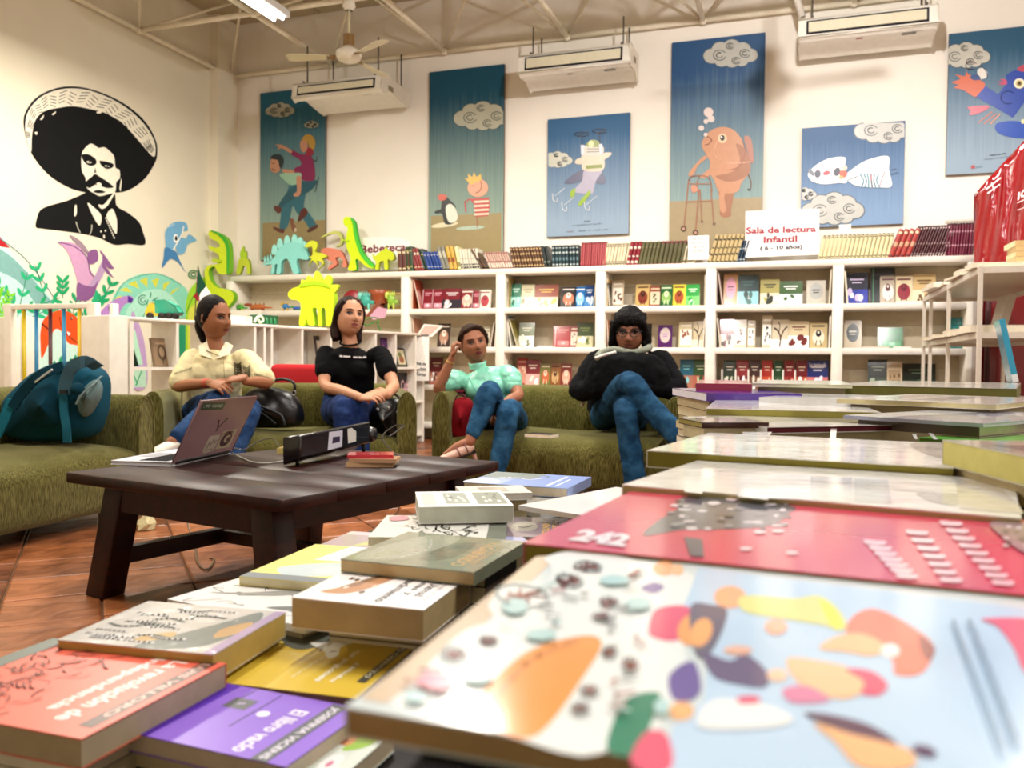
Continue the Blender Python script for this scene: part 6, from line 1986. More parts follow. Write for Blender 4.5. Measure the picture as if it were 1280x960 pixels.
cub_card(500, 517, 466, .412, '#1c1a1c', 'black book reading Cuba in a low cubby near the notice', [('t', '#d8a8b0', 'Cuba', [(.15, .35), (.85, .35), (.85, .75), (.15, .75)], .03)], .02, cat='book', name='book')
cub_card(398, 411, 420, .746, '#3a3230', 'dark framed picture behind the dark haired woman\'s sleeve', [('p', '#b8a890', [(.15, .15), (.85, .15), (.85, .85), (.15, .85)])])
# ------------------------------------------------------------------ book table in the foreground
TBZ = .525
RB = .612
for X0, X1, Y0, Y1, Z, lb in ((-.66, -.112, .32, 1.5, TBZ, 'low dark display table under the left book piles'), (-.106, 1.3, .19, 2.35, RB, 'taller black display table under the raised book piles on the right')):
    t = thing('display_table', ((X0 + X1) / 2, (Y0 + Y1) / 2, 0), lb, 'table')
    g = G()
    g.box((X0, Y0, Z - .12), (X1, Y1, Z), '#100c0c')
    g.build('tabletop', t, 'satin', bevel=.004)
    for x in (X0 + .05, X1 - .05):
        for y in (Y0 + .06, Y1 - .06):
            g = G()
            g.box((x - .03, y - .03, 0), (x + .03, y + .03, Z - .12), '#100c0c')
            g.build('leg', t, 'satin')
rr = random.Random(31)
ORD = ['first', 'second', 'third', 'fourth', 'fifth', 'sixth', 'seventh', 'eighth', 'ninth', 'tenth', 'eleventh', 'twelfth']
MUTE = ['#5c4a3a', '#c9bc9c', '#3a2c2c', '#8c8468', '#d8d0bc', '#6c3a34', '#30302e']


def bkp(cor, zt_, th, col, page, label, lay=None, spine=0, base=TBZ, under=True, fin='gloss', pxlay=None, group=None, uname=None, wmul=1, hard=False, ui=.07):
    """cor: dict of three photo corners of the top cover among FL FR BL BR"""
    P = {k: atZ(*v, zt_) for k, v in cor.items()}
    if 'FL' not in P: P['FL'] = P['FR'] + P['BL'] - P['BR']
    if 'FR' not in P: P['FR'] = P['FL'] + P['BR'] - P['BL']
    if 'BL' not in P: P['BL'] = P['FL'] + P['BR'] - P['FR']
    ex_ = (P['FR'] - P['FL'])
    w_ = ex_.length * wmul
    ex_.normalize()
    ey_ = Vector((-ex_.y, ex_.x, 0))
    d = (P['BL'] - P['FL']).dot(ey_)
    o = P['FL'].copy()
    sk = (P['BL'] - P['FL']).dot(ex_)
    o += ex_ * sk * .5
    o.z = zt_ - th
    T = Matrix(((ex_.x, ey_.x, 0, o.x), (ex_.y, ey_.y, 0, o.y), (0, 0, 1, o.z), (0, 0, 0, 1)))
    t = book(T, w_, d, th, col, page, label, group, spine, fin, lay=lay, hard=hard)
    if pxlay:
        art('print', t, lambda x, y: atZ(x, y, zt_), (0, 0, 1), pxlay, fin, eps=1.5e-4, step=1.2e-5)
    z = zt_ - th
    n = 0
    while under and z - base > .004:
        h = min(rr.choice((.014, .018, .022)), z - base)
        if z - base - h < .008: h = z - base
        z -= h
        a = rr.uniform(-.02, .02)
        T2 = Matrix(((ex_.x, ey_.x, 0, o.x), (ex_.y, ey_.y, 0, o.y), (0, 0, 1, z), (0, 0, 0, 1))) @ Matrix.Translation((w_ * .06, d * ui, 0)) @ Matrix.Rotation(a, 4, 'Z')
        book(T2, w_ * .88, d * (.95 - ui), h - .0004, MUTE[(n + int(zt_ * 1000)) % len(MUTE)], rr.choice(['#d9cda8', '#e3dac0', '#c9b890']), '%s book down beneath the %s' % (ORD[n], uname), 'books under the ' + uname, spine)
        n += 1
    return t


def tx(s, col, u0, u1, v0, v1, b=.02):
    return ('t', col, s, [(u0, v1), (u0, v0), (u1, v0), (u1, v1)], b)


rb = random.Random(9)
# salmon red book with branches
lay = [tx('LUIS VILLORO', '#3c2a28', .9, .95, .2, .96, .01), ('p', '#5a4038', [(.895, .1), (.965, .1), (.965, .98), (.895, .98)]), tx('LUIS VILLORO', '#e8b8a8', .91, .95, .22, .95, .02), tx('La revolución de', '#f8e4dc', .76, .84, .12, .93, .03), tx('Independencia', '#f8e4dc', .64, .72, .2, .93, .03), ('p', '#5f6a62', [(.0, .0), (.1, 0), (.1, 1), (0, 1)])]
for k in range(100):
    u, v = rb.uniform(.1, .5), rb.uniform(.04, .96)
    a = rb.uniform(0, 6.28)
    l = rb.uniform(.04, .12)
    q = [(u, v), (u + l * .5 * math.cos(a) + .01, v + l * math.sin(a) * .8), (u + l * math.cos(a + .4), v + l * 1.4 * math.sin(a + .3))]
    lay.append(('L', '#7c3a34', rb.uniform(.004, .011), [(min(max(x, .11), .56), min(max(y, .01), .99)) for x, y in q]))
bkp({'FR': (108, 925), 'BR': (278, 828), 'BL': (62, 797)}, .57, .019, '#e2654f', '#b9a888', 'thick salmon red paperback with dark branches and white title, front left of the table', lay, 3, uname='salmon red paperback', fin='satin')
# violet book
lay = [('p', '#4c14a8', [(0, 0), (.22, 0), (.22, 1), (0, 1)]), ('p', '#55595e', [(.3, .62), (.44, .62), (.44, .8), (.3, .8)]), ('l', '#c9b8e8', .012, [(.36, .7), (.39, .73)]), ('l', '#3c3468', .008, [(.5, .35), (.5, .97)]), ('l', '#3c3468', .006, [(.33, .8), (.33, 1)]), ('e', '#f4f0fa', .56, .62, .035, .05), ('p', '#55595e', [(.81, .0), (.9, .0), (.9, .98), (.81, .98)]), tx('JOSEFINA VICENS', '#e8e4f0', .825, .88, .03, .93, .02), tx('El libro vacío', '#efe8fa', .67, .76, .05, .78, .03)]
bkp({'FR': (372, 962), 'BR': (445, 884), 'BL': (250, 848)}, .552, .013, '#8a62cf', '#c9b8a0', 'violet paperback lettered El libro vacío beside the salmon one', lay, 3, uname='violet paperback', fin='satin')
# grey lilac album
lay = [('p', '#d8d4cc', [(0, 0), (1, 0), (1, 1), (0, 1)]), ('s', '#8c9490', [(.5, .0), (.85, .1), (.95, .6), (.85, .95), (.72, .6), (.6, .3)]), ('s', '#d9b880', [(.45, .1), (.6, .25), (.55, .35), (.42, .2)]), ('s', '#d2ac7c', [(.85, .3), (.95, .5), (.9, .7), (.8, .5)]), ('p', '#c2aecb', [(.93, 0), (1, 0), (1, 1), (.93, 1)])]
for k in range(24):
    u, v = rb.uniform(.05, .55), rb.uniform(.1, .9)
    lay.append(('L', rb.choice(['#f6f4f0', '#b4b4ae', '#f6f4f0', '#9ca29e']), .03, [(u, v), (u + .1, v + rb.uniform(-.05, .05)), (u + .22, v)]))
bkp({'FL': (75, 800), 'BL': (183, 751), 'BR': (354, 765)}, .577, .022, '#d0ccc4', '#c0a860', 'cellophane wrapped grey and lilac album behind the salmon red paperback', lay, 3, ui=.3, uname='wrapped grey album', fin='film')
# yellow book
Yq = lambda *ps: [(x / 2.438, 700 + y / 2.438) for x, y in ps]
yl = [('p', '#c9a008', Yq((684, 312), (800, 240), (790, 262), (690, 335), (684, 348))), ('s', '#2e2a22', Yq((760, 262), (790, 235), (862, 200), (870, 220), (862, 245), (800, 266))), ('s', '#5e6258', Yq((862, 205), (960, 200), (1040, 206), (1080, 222), (1070, 240), (1000, 250), (955, 268), (900, 272), (862, 250))),
      ('s', '#eceade', Yq((945, 250), (985, 252), (1040, 238), (1080, 236), (1084, 250), (1040, 266), (1030, 290), (1000, 300), (985, 275), (955, 262)))]
for k in range(12):
    x, y = rb.uniform(955, 1070), rb.uniform(242, 286)
    yl.append(('L', '#6c6c60', .5, Yq((x, y), (x + rb.uniform(-14, 14), y + rb.uniform(-10, 10)), (x + rb.uniform(-10, 18), y + rb.uniform(-12, 8)))))
yt = lambda s, col, a, b_, c_, d_, bo=.02: ('t', col, s, Yq(a, b_, c_, d_), bo)
yl += [yt('Tiempo', '#fff8dc', (1108, 318), (1012, 378), (1000, 368), (1090, 312), .03), yt('de ladrones', '#fff8dc', (1100, 280), (970, 372), (950, 366), (1082, 276), .03), yt('Los dados y otras', '#f6ecb8', (1000, 292), (895, 360), (884, 356), (988, 290)), ('p', '#4c4c40', Yq((1258, 236), (1280, 240), (1112, 376), (1086, 372))), yt('EMILIO CARBALLIDO', '#e6dfc0', (1272, 244), (1122, 362), (1108, 358), (1254, 242), .03)]
bkp({'FR': (436, 872), 'BR': (541, 796), 'BL': (335, 776)}, .55, .012, '#d9b93c', '#a88c6c', 'yellow paperback with grey blot and author strip between the album and the big picture book', None, 3, pxlay=yl, uname='yellow paperback', fin='satin')
# drawing magazine + pale yellow magazine
lay = [('p', '#f2f1ee', [(0, 0), (1, 0), (1, 1), (0, 1)])]
for k in range(18):
    u, v = rb.uniform(.06, .9), rb.uniform(.08, .9)
    lay.append(('L', rb.choice(['#3a3c3e', '#6c7072']), .007, [(u, v), (u + rb.uniform(-.08, .1), v + rb.uniform(-.1, .1)), (min(u + rb.uniform(0, .16), .97), v + rb.uniform(-.1, .1))]))
lay += [('s', '#9a9c9a', [(.1, .3), (.25, .35), (.5, .5), (.62, .75), (.5, .7), (.3, .45)]), ('s', '#8c8e8c', [(.6, .2), (.8, .25), (.85, .35), (.7, .32)])]
bkp({'FL': (225, 752), 'BL': (312, 712), 'BR': (470, 738)}, .565, .007, '#eeeeea', '#e8e4d8', 'white magazine with pencil drawing behind the wrapped album', lay, 0, uname='drawing magazine')
lay = [('p', '#ecdf7e', [(0, 0), (1, 0), (1, 1), (0, 1)]), ('p', '#dfe4e6', [(.28, .55), (1, .55), (1, 1), (.36, 1)]), ('s', '#c4d0d2', [(.15, .3), (.5, .5), (.9, .5), (.95, .3), (.6, .15), (.3, .12)]), ('s', '#e8ecd8', [(.45, .3), (.7, .42), (.85, .35), (.6, .2)]), ('p', '#7e8488', [(0, -.0), (1, 0), (1, .12), (0, .12)])]
for k in range(8):
    lay.append(('L', '#b4bcbc', .01, [(.38 + k * .07, .6), (.42 + k * .07, .95)]))
bkp({'FL': (318, 722), 'BL': (378, 679), 'BR': (505, 688)}, .575, .009, '#e8dc84', '#e4dcb8', 'pale yellow and blue magazine with a grey band beside the drawing magazine', lay, 0, uname='pale yellow magazine', fin='satin')
# cream underlay books near the big book
bkp({'FR': (560, 808), 'BR': (620, 742), 'BL': (520, 735)}, .55, .014, '#ecd98c', '#d8c07c', 'cream yellow book peeping out beside the big picture book', [('e', '#8c7c3c', .4, .7, .02, .03)], 0, uname='cream yellow book')
# white renaissance book
lay = [('s', '#c08c64', [(.12, .2), (.2, .35), (.3, .6), (.32, .85), (.42, .95), (.5, .9), (.46, .6), (.4, .35), (.3, .2)]), ('s', '#8c6c50', [(.2, .35), (.3, .45), (.38, .8), (.3, .7)]), tx('Uxmal', '#2c2a2a', .8, .88, .3, .7, .02), tx('Ruinas y', '#1c1a1a', .7, .78, .3, .9, .02), tx('Renacimiento', '#141212', .59, .67, .08, .92, .02), tx('colección de arte', '#b4a8a8', .9, .93, .2, .8)]
for k in range(14):
    u, v = rb.uniform(.15, .45), rb.uniform(.2, .9)
    lay.append(('e', rb.choice(['#a8785c', '#d8b090', '#6c5444', '#e8d8c8']), u, v, .02, .035))
bkp({'FL': (360, 746), 'FR': (525, 762), 'BR': (592, 720)}, .602, .026, '#f0ece8', '#bfa878', 'thick white paperback about ruins and the Renaissance in the middle of the left piles', lay, 3, ui=.45, uname='white Renaissance paperback', fin='satin')
# olive book
lay = [('p', '#7c846c', [(0, 0), (1, 0), (1, 1), (0, 1)]), ('s', '#9aa08c', [(.05, .1), (.4, .2), (.5, .9), (.2, .9)]), ('L', '#c0c4b4', .02, [(.3, .8), (.42, .5), (.36, .2)]), tx('VAGABUNDO', '#c9a468', .76, .86, .12, .88, .02), tx('narraciones', '#b89c6c', .88, .92, .2, .8), ('s', '#5c6450', [(.5, .2), (.7, .3), (.68, .8), (.52, .7)])]
bkp({'FL': (438, 700), 'FR': (607, 717), 'BR': (645, 676)}, .615, .012, '#8c9078', '#cbb487', 'olive green wrapped book lying on the white Renaissance paperback pile', lay, 1, base=.5, under=True, ui=.35, uname='olive wrapped book', fin='film')
# pink grey pamphlet
lay = [('p', '#b9a4b0', [(0, 0), (1, 0), (1, 1), (0, 1)]), ('s', '#b84468', [(.5, .2), (.8, .3), (.95, .7), (.6, .6)]), ('s', '#c9cc88', [(.3, .2), (.5, .4), (.4, .6)]), ('p', '#e4c8d4', [(.0, .8), (1, .8), (1, 1), (0, 1)])]
bkp({'FL': (392, 684), 'BL': (440, 664), 'BR': (560, 672)}, .565, .01, '#c4a8b4', '#e4dccc', 'pink and grey pamphlet behind the pale yellow magazine', lay, 0, uname='pink pamphlet')
# engraving
lay = [('p', '#e9e8e0', [(0, 0), (1, 0), (1, 1), (0, 1)]), ('p', '#6c7468', [(.86, 0), (1, 0), (1, 1), (.86, 1)])]
for k in range(55):
    u, v = rb.uniform(.2, .8), rb.uniform(.05, .95)
    lay.append(('L', rb.choice(['#2c3028', '#4c5044', '#1c1e1a']), rb.uniform(.006, .02), [(u, v), (u + rb.uniform(-.05, .06), v + rb.uniform(-.1, .1)), (u + rb.uniform(-.08, .08), v + rb.uniform(-.12, .12))]))
lay.append(('s', '#d47c94', [(.08, .7), (.2, .78), (.16, .95), (.04, .9)]))
bkp({'FL': (440, 671), 'FR': (612, 673), 'BR': (652, 646)}, .61, .01, '#e4e4dc', '#d8d4c4', 'black and white engraving album in front of the two picture white book', lay, 1, uname='engraving album')
# white with two pictures
lay = [('p', '#8c9484', [(.3, .15), (.56, .15), (.56, .88), (.3, .88)]), ('p', '#7c8470', [(.64, .1), (.96, .1), (.96, .9), (.64, .9)]), ('p', '#bcc0b8', [(.05, .1), (.2, .1), (.2, .9), (.05, .9)])]
for k in range(16):
    c = rb.choice([(.43, .12), (.8, .14)])
    lay.append(('e', rb.choice(['#dcdcd0', '#4c5444', '#c9c9bc']), c[0] + rb.uniform(-.8, .8) * c[1], rb.uniform(.2, .8), .02, .08))
bkp({'FL': (501, 634), 'FR': (620, 632), 'BR': (645, 613)}, .632, .02, '#eeeeea', '#c9cfc0', 'thick white album with two grey photographs at the far left piles', lay, 1, uname='two picture white album', fin='satin')
lay = [('p', '#b9b8a8', [(.3, .2), (.7, .2), (.7, .8), (.3, .8)])]
bkp({'FL': (560, 618), 'FR': (648, 616), 'BR': (668, 606)}, .626, .01, '#f0eee8', '#e8e4dc', 'white album with beige picture behind the two picture one', lay, 1, uname='beige picture album')
# blue book
lay = [('p', '#7490cc', [(.35, 0), (1, 0), (1, 1), (.35, 1)]), ('p', '#6f7f7c', [(0, .5), (.5, .5), (.55, 1), (0, 1)]), ('L', '#e8ecf0', .03, [(.1, .4), (.3, .6), (.5, .5), (.6, .7)]), ('L', '#2c3c34', .02, [(.3, .8), (.5, .9), (.62, .78), (.5, .68)]), ('l', '#e4ecf8', .03, [(.78, .1), (.78, .9)]), ('l', '#e4ecf8', .02, [(.86, .1), (.86, .7)]), ('s', '#dce4ec', [(0, 0), (.3, .1), (.2, .35), (0, .3)])]
bkp({'FL': (584, 603), 'FR': (714, 611), 'BR': (735, 596)}, .62, .014, '#9aaedc', '#ddd2bc', 'blue and grey hardcover at the far end of the left piles', lay, 1, uname='blue hardcover', fin='satin')
# white wavy magazine, brown comic, lilac, neon
lay = [('s', '#b4b4ac', [(.1, .6), (.6, .7), (.8, .9), (.2, .95)]), ('p', '#f4f2ee', [(.6, .0), (1, 0), (1, 1), (.7, 1)]), ('L', '#c4c4bc', .015, [(.8, .1), (.84, .5), (.9, .9)])]
bkp({'FL': (640, 640), 'FR': (722, 630), 'BR': (740, 614)}, .605, .014, '#f0efec', '#eceae4', 'white wrapped magazine between the blue hardcover and the pink book', lay, 1, uname='white wrapped magazine', fin='film')
lay = [('p', '#7c6c78', [(0, 0), (1, 0), (1, 1), (0, 1)]), ('e', '#a4a090', .35, .5, .2, .25), ('L', '#2c1c1c', .02, [(.25, .5), (.35, .45), (.45, .55)]), tx('CUENTOS', '#d8a838', .62, .72, .1, .9, .03), tx('NEGROS', '#d8a838', .76, .86, .1, .9, .03), ('p', '#3c2430', [(.94, 0), (1, 0), (1, 1), (.94, 1)])]
bkp({'FL': (601, 670), 'FR': (690, 672), 'BR': (728, 648)}, .605, .01, '#6c5c68', '#c4b498', 'dark comic with golden lettering left of the pink book', lay, 1, uname='gold lettered comic')
bkp({'FL': (520, 689), 'FR': (650, 683), 'BR': (668, 669)}, .605, .008, '#a4aad4', '#cfc8b4', 'lilac blue booklet between the engraving and the olive book', [('l', '#dfe2f0', .05, [(.1, .5), (.9, .5)]), ('l', '#c8cce8', .04, [(.5, .2), (.95, .3)])], 0, uname='lilac booklet')
lay = [('p', '#16181a', [(0, 0), (1, 0), (1, 1), (0, 1)]), ('s', '#86e010', [(.35, .3), (.5, .25), (.55, .5), (.7, .5), (.75, .85), (.55, .95), (.45, .75), (.3, .6)])]
for k in range(20):
    lay.append(('L', '#b8c4b0', .008, [(rb.uniform(0, .4), rb.uniform(.0, .5)), (rb.uniform(0, .5), rb.uniform(.0, .5))]))
bkp({'FL': (580, 742), 'FR': (690, 748), 'BR': (720, 690)}, .56, .012, '#17181a', '#c9c08c', 'black book with neon green splash beside the big picture book', lay, 1, uname='neon splash book')
bkp({'FL': (690, 638), 'BL': (733, 604), 'BR': (880, 622)}, .622, .006, '#f2f0ee', '#eceae6', 'plain white sheet folder behind the pink book', None, 0, base=.612, under=False, uname='white sheet folder')
# floral children's book at the bottom edge
lay = [('s', '#a4cc5c', [(.4, .6), (.8, .7), (.9, .95), (.5, .95)]), ('e', '#e0a070', .35, .75, .12, .09), ('e', '#8c4c34', .25, .72, .06, .05), ('e', '#f4f4f0', .5, .4, .2, .14), ('e', '#d884a0', .5, .38, .06, .05), ('e', '#f4f4f0', .75, .25, .16, .12), ('e', '#b8486c', .74, .24, .05, .04), ('e', '#8cc4b8', .3, .2, .1, .08)]
bkp({'FL': (362, 985), 'BL': (425, 903), 'BR': (476, 912)}, .541, .014, '#dfe8dc', '#c9b898', 'floral picture book peeping out between the violet and the big picture book', lay, 0, uname='floral picture book')

# --- right hand, raised piles
# big near picture book, traced on its own cover plane
Bq = lambda *ps: [(440 + x / 3.048, 680 + y / 3.048) for x, y in ps]
Cq = lambda *ps: [(860 + x / 3.048, 680 + y / 3.048) for x, y in ps]
BLU = '#bcd7ee'
lay = [('p', '#d9c4a8', Bq((30, 590), (700, 50), (800, 40), (560, 250), (400, 400), (130, 610))),
       ('s', '#e9efec', Bq((540, 290), (520, 230), (600, 150), (740, 145), (760, 90), (740, 50), (900, 30), (1280, 110), (1290, 200), (1100, 400), (950, 800), (500, 700), (160, 620), (230, 540), (330, 420), (430, 330))),
       ('p', BLU, Cq((40, 90), (330, 130), (1400, 260), (1500, 1000), (-120, 1000), (-60, 700), (60, 600), (80, 400), (-20, 250))),
       ('p', '#e8efec', Bq((950, 800), (700, 740), (980, 380), (1260, 200), (1280, 560), (1180, 700))),
       ('s', '#f09c50', Bq((420, 660), (640, 430), (850, 355), (950, 370), (900, 480), (700, 735), (500, 690))), ('L', '#d48c50', 6, Bq((480, 680), (660, 460), (860, 370))),
       ('s', '#2c8468', Bq((970, 780), (1040, 600), (1170, 570), (1150, 660), (1080, 800))), ('s', '#e2607c', Bq((1060, 830), (1120, 720), (1200, 730), (1220, 850), (1140, 880))),
       ('s', '#e2607c', Bq((1130, 330), (1160, 250), (1280, 240), (1300, 300), (1240, 370), (1150, 360))), ('s', '#7c6ca4', Bq((1100, 170), (1150, 148), (1190, 165), (1150, 190))), ('s', '#7464a0', Bq((1220, 590), (1210, 500), (1300, 450), (1330, 560), (1280, 600))),
       ('e', '#f0b07c', *Bq((1190, 95))[0], 14, 9), ('e', '#f4c090', *Bq((1240, 100))[0], 8, 7), ('e', '#f0a868', *Bq((1290, 330))[0], 16, 20, 20), ('e', '#f0b880', *Bq((1255, 640))[0], 16, 12),
       ('s', '#6c6878', Cq((10, 240), (90, 235), (150, 260), (110, 380), (60, 440), (20, 400))), ('e', '#f4b070', *Cq((50, 340))[0], 13, 19, 25), ('e', '#f4b488', *Cq((160, 205))[0], 20, 14),
       ('s', '#dfe08c', Cq((210, 200), (400, 210), (500, 200), (580, 260), (600, 330), (500, 310), (380, 290), (215, 260))), ('s', '#e8e84c', Cq((500, 215), (550, 240), (590, 310), (560, 330), (520, 270))),
       ('s', '#f08068', Cq((600, 330), (640, 270), (720, 252), (840, 310), (930, 380), (930, 440), (880, 500), (790, 500), (780, 450), (720, 400), (650, 370))), ('s', '#f4c090', Cq((500, 400), (580, 350), (680, 350), (760, 400), (700, 430), (600, 415))), ('e', '#eef0ee', *Cq((770, 410))[0], 12, 9), ('s', '#9c5850', Cq((880, 350), (940, 400), (920, 450), (890, 420))),
       ('s', '#f4c498', Cq((380, 440), (500, 450), (620, 480), (680, 550), (600, 595), (480, 570), (400, 510))), ('s', '#e05878', Cq((600, 480), (700, 490), (760, 540), (730, 580), (660, 575), (670, 530))), ('s', '#d884a8', Cq((360, 560), (450, 545), (540, 600), (400, 610))),
       ('s', '#6c6080', Cq((60, 420), (160, 450), (220, 425), (300, 490), (290, 550), (150, 530), (90, 500))), ('e', '#f4ccac', *Cq((340, 505))[0], 13, 8), ('e', '#f4b89c', *Cq((335, 320))[0], 14, 10), ('e', '#e8b8a0', *Cq((190, 410))[0], 18, 6),
       ('s', '#eef2f0', Cq((40, 700), (100, 600), (300, 620), (400, 680), (250, 710))), ('s', '#e0607c', Cq((190, 590), (260, 585), (270, 610), (200, 615))), ('s', '#5c3c58', Cq((440, 650), (560, 660), (700, 700), (800, 770), (720, 770), (560, 710))), ('e', '#5c4468', *Cq((900, 795))[0], 16, 7, 15), ('s', '#f4bc88', Cq((480, 690), (620, 730), (840, 790), (850, 860), (660, 860), (560, 760))),
       ('s', '#e86078', Cq((1120, 290), (1300, 290), (1400, 330), (1400, 520), (1290, 500), (1240, 400), (1180, 320)))]
for cx, cy_, rx, ry in ((650, 200, 120, 40), (830, 145, 60, 22), (900, 90, 60, 18), (520, 375, 40, 14), (385, 430, 55, 30), (980, 420, 30, 22), (1060, 470, 34, 26), (905, 570, 40, 18), (870, 640, 40, 20), (980, 230, 40, 14), (950, 290, 40, 10)):
    x, y = Bq((cx, cy_))[0]
    lay.append(('L', '#a9b8b8', 2.2, arc(x, y, rx / 3.6, ry / 3, 0, 350, 8, 14)))
    for k in range(7):
        a = k * .9 + rb.uniform(-.2, .2)
        q = rb.uniform(.5, 1)
        lay.append(('L', rb.choice(['#a05c54', '#b0685c', '#8c4c48']), rb.uniform(1.6, 3.4), [(x, y), (x + rx / 4.2 * math.cos(a) * q, y + ry / 4.2 * math.sin(a) * q + 1), (x + rx / 3.1 * math.cos(a + .25) * q, y + ry / 3.1 * math.sin(a + .25) * q)]))
for cx, cy_, rx, ry in ((620, 250, 50, 30), (720, 360, 60, 22), (480, 520, 60, 26), (240, 600, 40, 22), (1090, 240, 50, 24), (1180, 640, 30, 30), (1000, 150, 60, 18)):
    x, y = Bq((cx, cy_))[0]
    lay.append(('e', '#b4d8d8', x, y, rx / 3.05, ry / 3.05))
lay.append(('p', '#e08ca0', Bq((235, 550), (280, 510), (390, 520), (360, 570), (330, 580))))
for k in range(110):
    x, y = Bq((rb.uniform(60, 1250), rb.uniform(60, 720)))[0]
    if x < 475 + (884 - y) * 1.263 or y < 712 + (x - 690) * .1 or y > 868 + (x - 445) * .24 or 600 < x < 755 and y > 790 or x > 800: continue
    lay.append(('L', rb.choice(['#a8605c', '#98a0a0', '#b8d8d8', '#c4c8c4', '#8c8c90', '#c07870']), rb.uniform(1.2, 4), [(x, y), (x + rb.uniform(-9, 14), y + rb.uniform(-5, 3)), (x + rb.uniform(0, 22), y + rb.uniform(-7, 5))]))
for k in range(7):
    x0, y0 = 1020 + k * 26, 330 + k * 68
    lay.append(('l', '#8ca4b8', 5, Cq((x0 - 10, y0 - 20), (x0 + 22, y0 + 70))))
    lay.append(('l', '#8ca4b8', 6, Cq((x0 + 50, y0 - 20), (x0 + 80, y0 + 40))))
bkp({'FL': (447, 886), 'BL': (689, 690), 'BR': (1568, 768)}, .70, .009, '#d3dfe0', '#a98f62', 'large picture book with children and flowers on the cover, nearest pile on the right table', None, 0, base=.692, pxlay=lay, uname='big picture book')
g = G()
g.box((-.098, .2, RB + .001), (.6, .42, .6905), '#0a090a')
g.build('display_riser', None, 'matte', label='black riser box under the big picture book with children', cat='riser')
# pink book
Pq = lambda *ps: [(640 + x / 4, 580 + y / 4) for x, y in ps]
Pr = lambda *ps: [(960 + x / 4, 580 + y / 4) for x, y in ps]
lay = [('s', '#5c5f68', Pq((860, 165), (1000, 165), (1200, 180), (1340, 200), (1420, 220), (1380, 250), (1320, 300), (1200, 320), (1000, 330), (850, 330), (660, 360), (720, 290), (820, 230)))]
for k in range(40):
    x, y = Pq((rb.uniform(760, 1400), rb.uniform(180, 330)))[0]
    lay.append(('e', rb.choice(['#d8d0d4', '#2c2e34', '#8c8e94', '#e8e4e8']), x, y, rb.uniform(3, 9), rb.uniform(1, 2.4)))
lay += [('p', '#5c5860', Pq((860, 370), (950, 380), (960, 470), (890, 465)))]
for x, y in ((1100, 180), (1240, 345), (1330, 340), (1170, 430), (1400, 450)):
    lay.append(('e', '#f4dce2', *Pq((x, y))[0], 8, 2))
lay += [('t', '#f8e8ec', '242', [Pq((280, 385))[0], Pq((560, 420))[0], Pq((610, 360))[0], Pq((350, 330))[0]], .06)]
for (a, b) in (((480, 385), (640, 555)), ((690, 335), (860, 575)), ((860, 290), (1120, 590))):
    n = 7 if a[0] < 800 else 9
    for k in range(n):
        t_ = k / (n - 1)
        x, y = a[0] + (b[0] - a[0]) * t_, a[1] + (b[1] - a[1]) * t_
        lay.append(('s', '#f4ccd6', Pr((x, y), (x + 60, y + 4), (x + 110, y + 8), (x + 100, y + 26), (x + 40, y + 24), (x + 8, y + 20))))
lay += [('s', '#9c8088', Pr((1110, 300), (1280, 300), (1400, 330), (1400, 470), (1280, 450), (1180, 380)))]
for k in range(14):
    lay.append(('e', rb.choice(['#d8ccd0', '#5c5458']), *Pr((rb.uniform(1170, 1300), rb.uniform(320, 420)))[0], 4, 1.5))
bkp({'FL': (678, 681), 'BL': (770, 613), 'BR': (1310, 652)}, .702, .012, '#cf3f5e', '#8c8436', 'raspberry pink book with white lettering and crowd photograph behind the big picture book', None, 0, base=RB, pxlay=lay, uname='raspberry pink book')
# white glossy book with panels
lay = [('p', '#f2f2f4', Pr((0, 50), (212, 60), (214, 180), (0, 172))), ('p', '#c3c8d4', Pr((214, 62), (420, 68), (422, 100), (214, 92))), ('p', '#dde2e6', Pr((214, 94), (422, 102), (424, 192), (216, 182))), ('p', '#d0d6da', Pr((430, 72), (600, 80), (620, 198), (430, 190))), ('s', '#c4c4c0', Pr((740, 150), (900, 140), (1040, 180), (900, 210))), ('p', '#f6f4f0', Pr((625, 84), (935, 96), (945, 150), (640, 130))), ('p', '#d8d2c8', Pr((940, 90), (1110, 75), (1250, 200), (1280, 250), (960, 225))),
       ('p', '#f0f0ec', Pq((870, 85), (965, 92), (950, 150), (860, 140))), ('p', '#f4f4f4', Pq((1140, 70), (1280, 60), (1280, 180), (1130, 165)))]
bkp({'FL': (803, 608), 'BL': (855, 573), 'BR': (1238, 598)}, .706, .02, '#f0efea', '#c9c08c', 'glossy white wrapped book with pale panels behind the pink one', None, 0, base=RB, pxlay=lay, uname='white panelled book', fin='film')
D4 = lambda *ps: [(960 + x / 4, 400 + y / 4) for x, y in ps]
lay = [('s', '#a8a2a0', D4((710, 620), (800, 610), (960, 625), (1050, 690), (1000, 710), (860, 690), (760, 660))), ('p', '#fbfbf8', D4((315, 530), (345, 530), (335, 630), (305, 625))), ('p', '#efefe6', D4((50, 620), (230, 630), (225, 665), (50, 650))), ('p', '#fafaf6', D4((720, 570), (740, 570), (748, 595), (735, 597))), ('p', '#fafaf6', D4((800, 565), (825, 568), (850, 598), (830, 598))),  # white and grey patches paint glare on the plastic wrap
       ('p', '#f6f6f4', [(928, 540), (965, 540), (958, 552), (930, 551)]), ('p', '#e9e7de', [(888, 552), (894, 552), (892, 560), (886, 560)])]
bkp({'FL': (862, 566), 'FR': (1266, 589), 'BR': (1135, 552)}, .713, .017, '#edebe6', '#8c8438', 'large grey plastic wrapped book with olive page edges, third from the camera on the right', None, 0, base=RB, pxlay=lay, uname='grey wrapped book', fin='film')
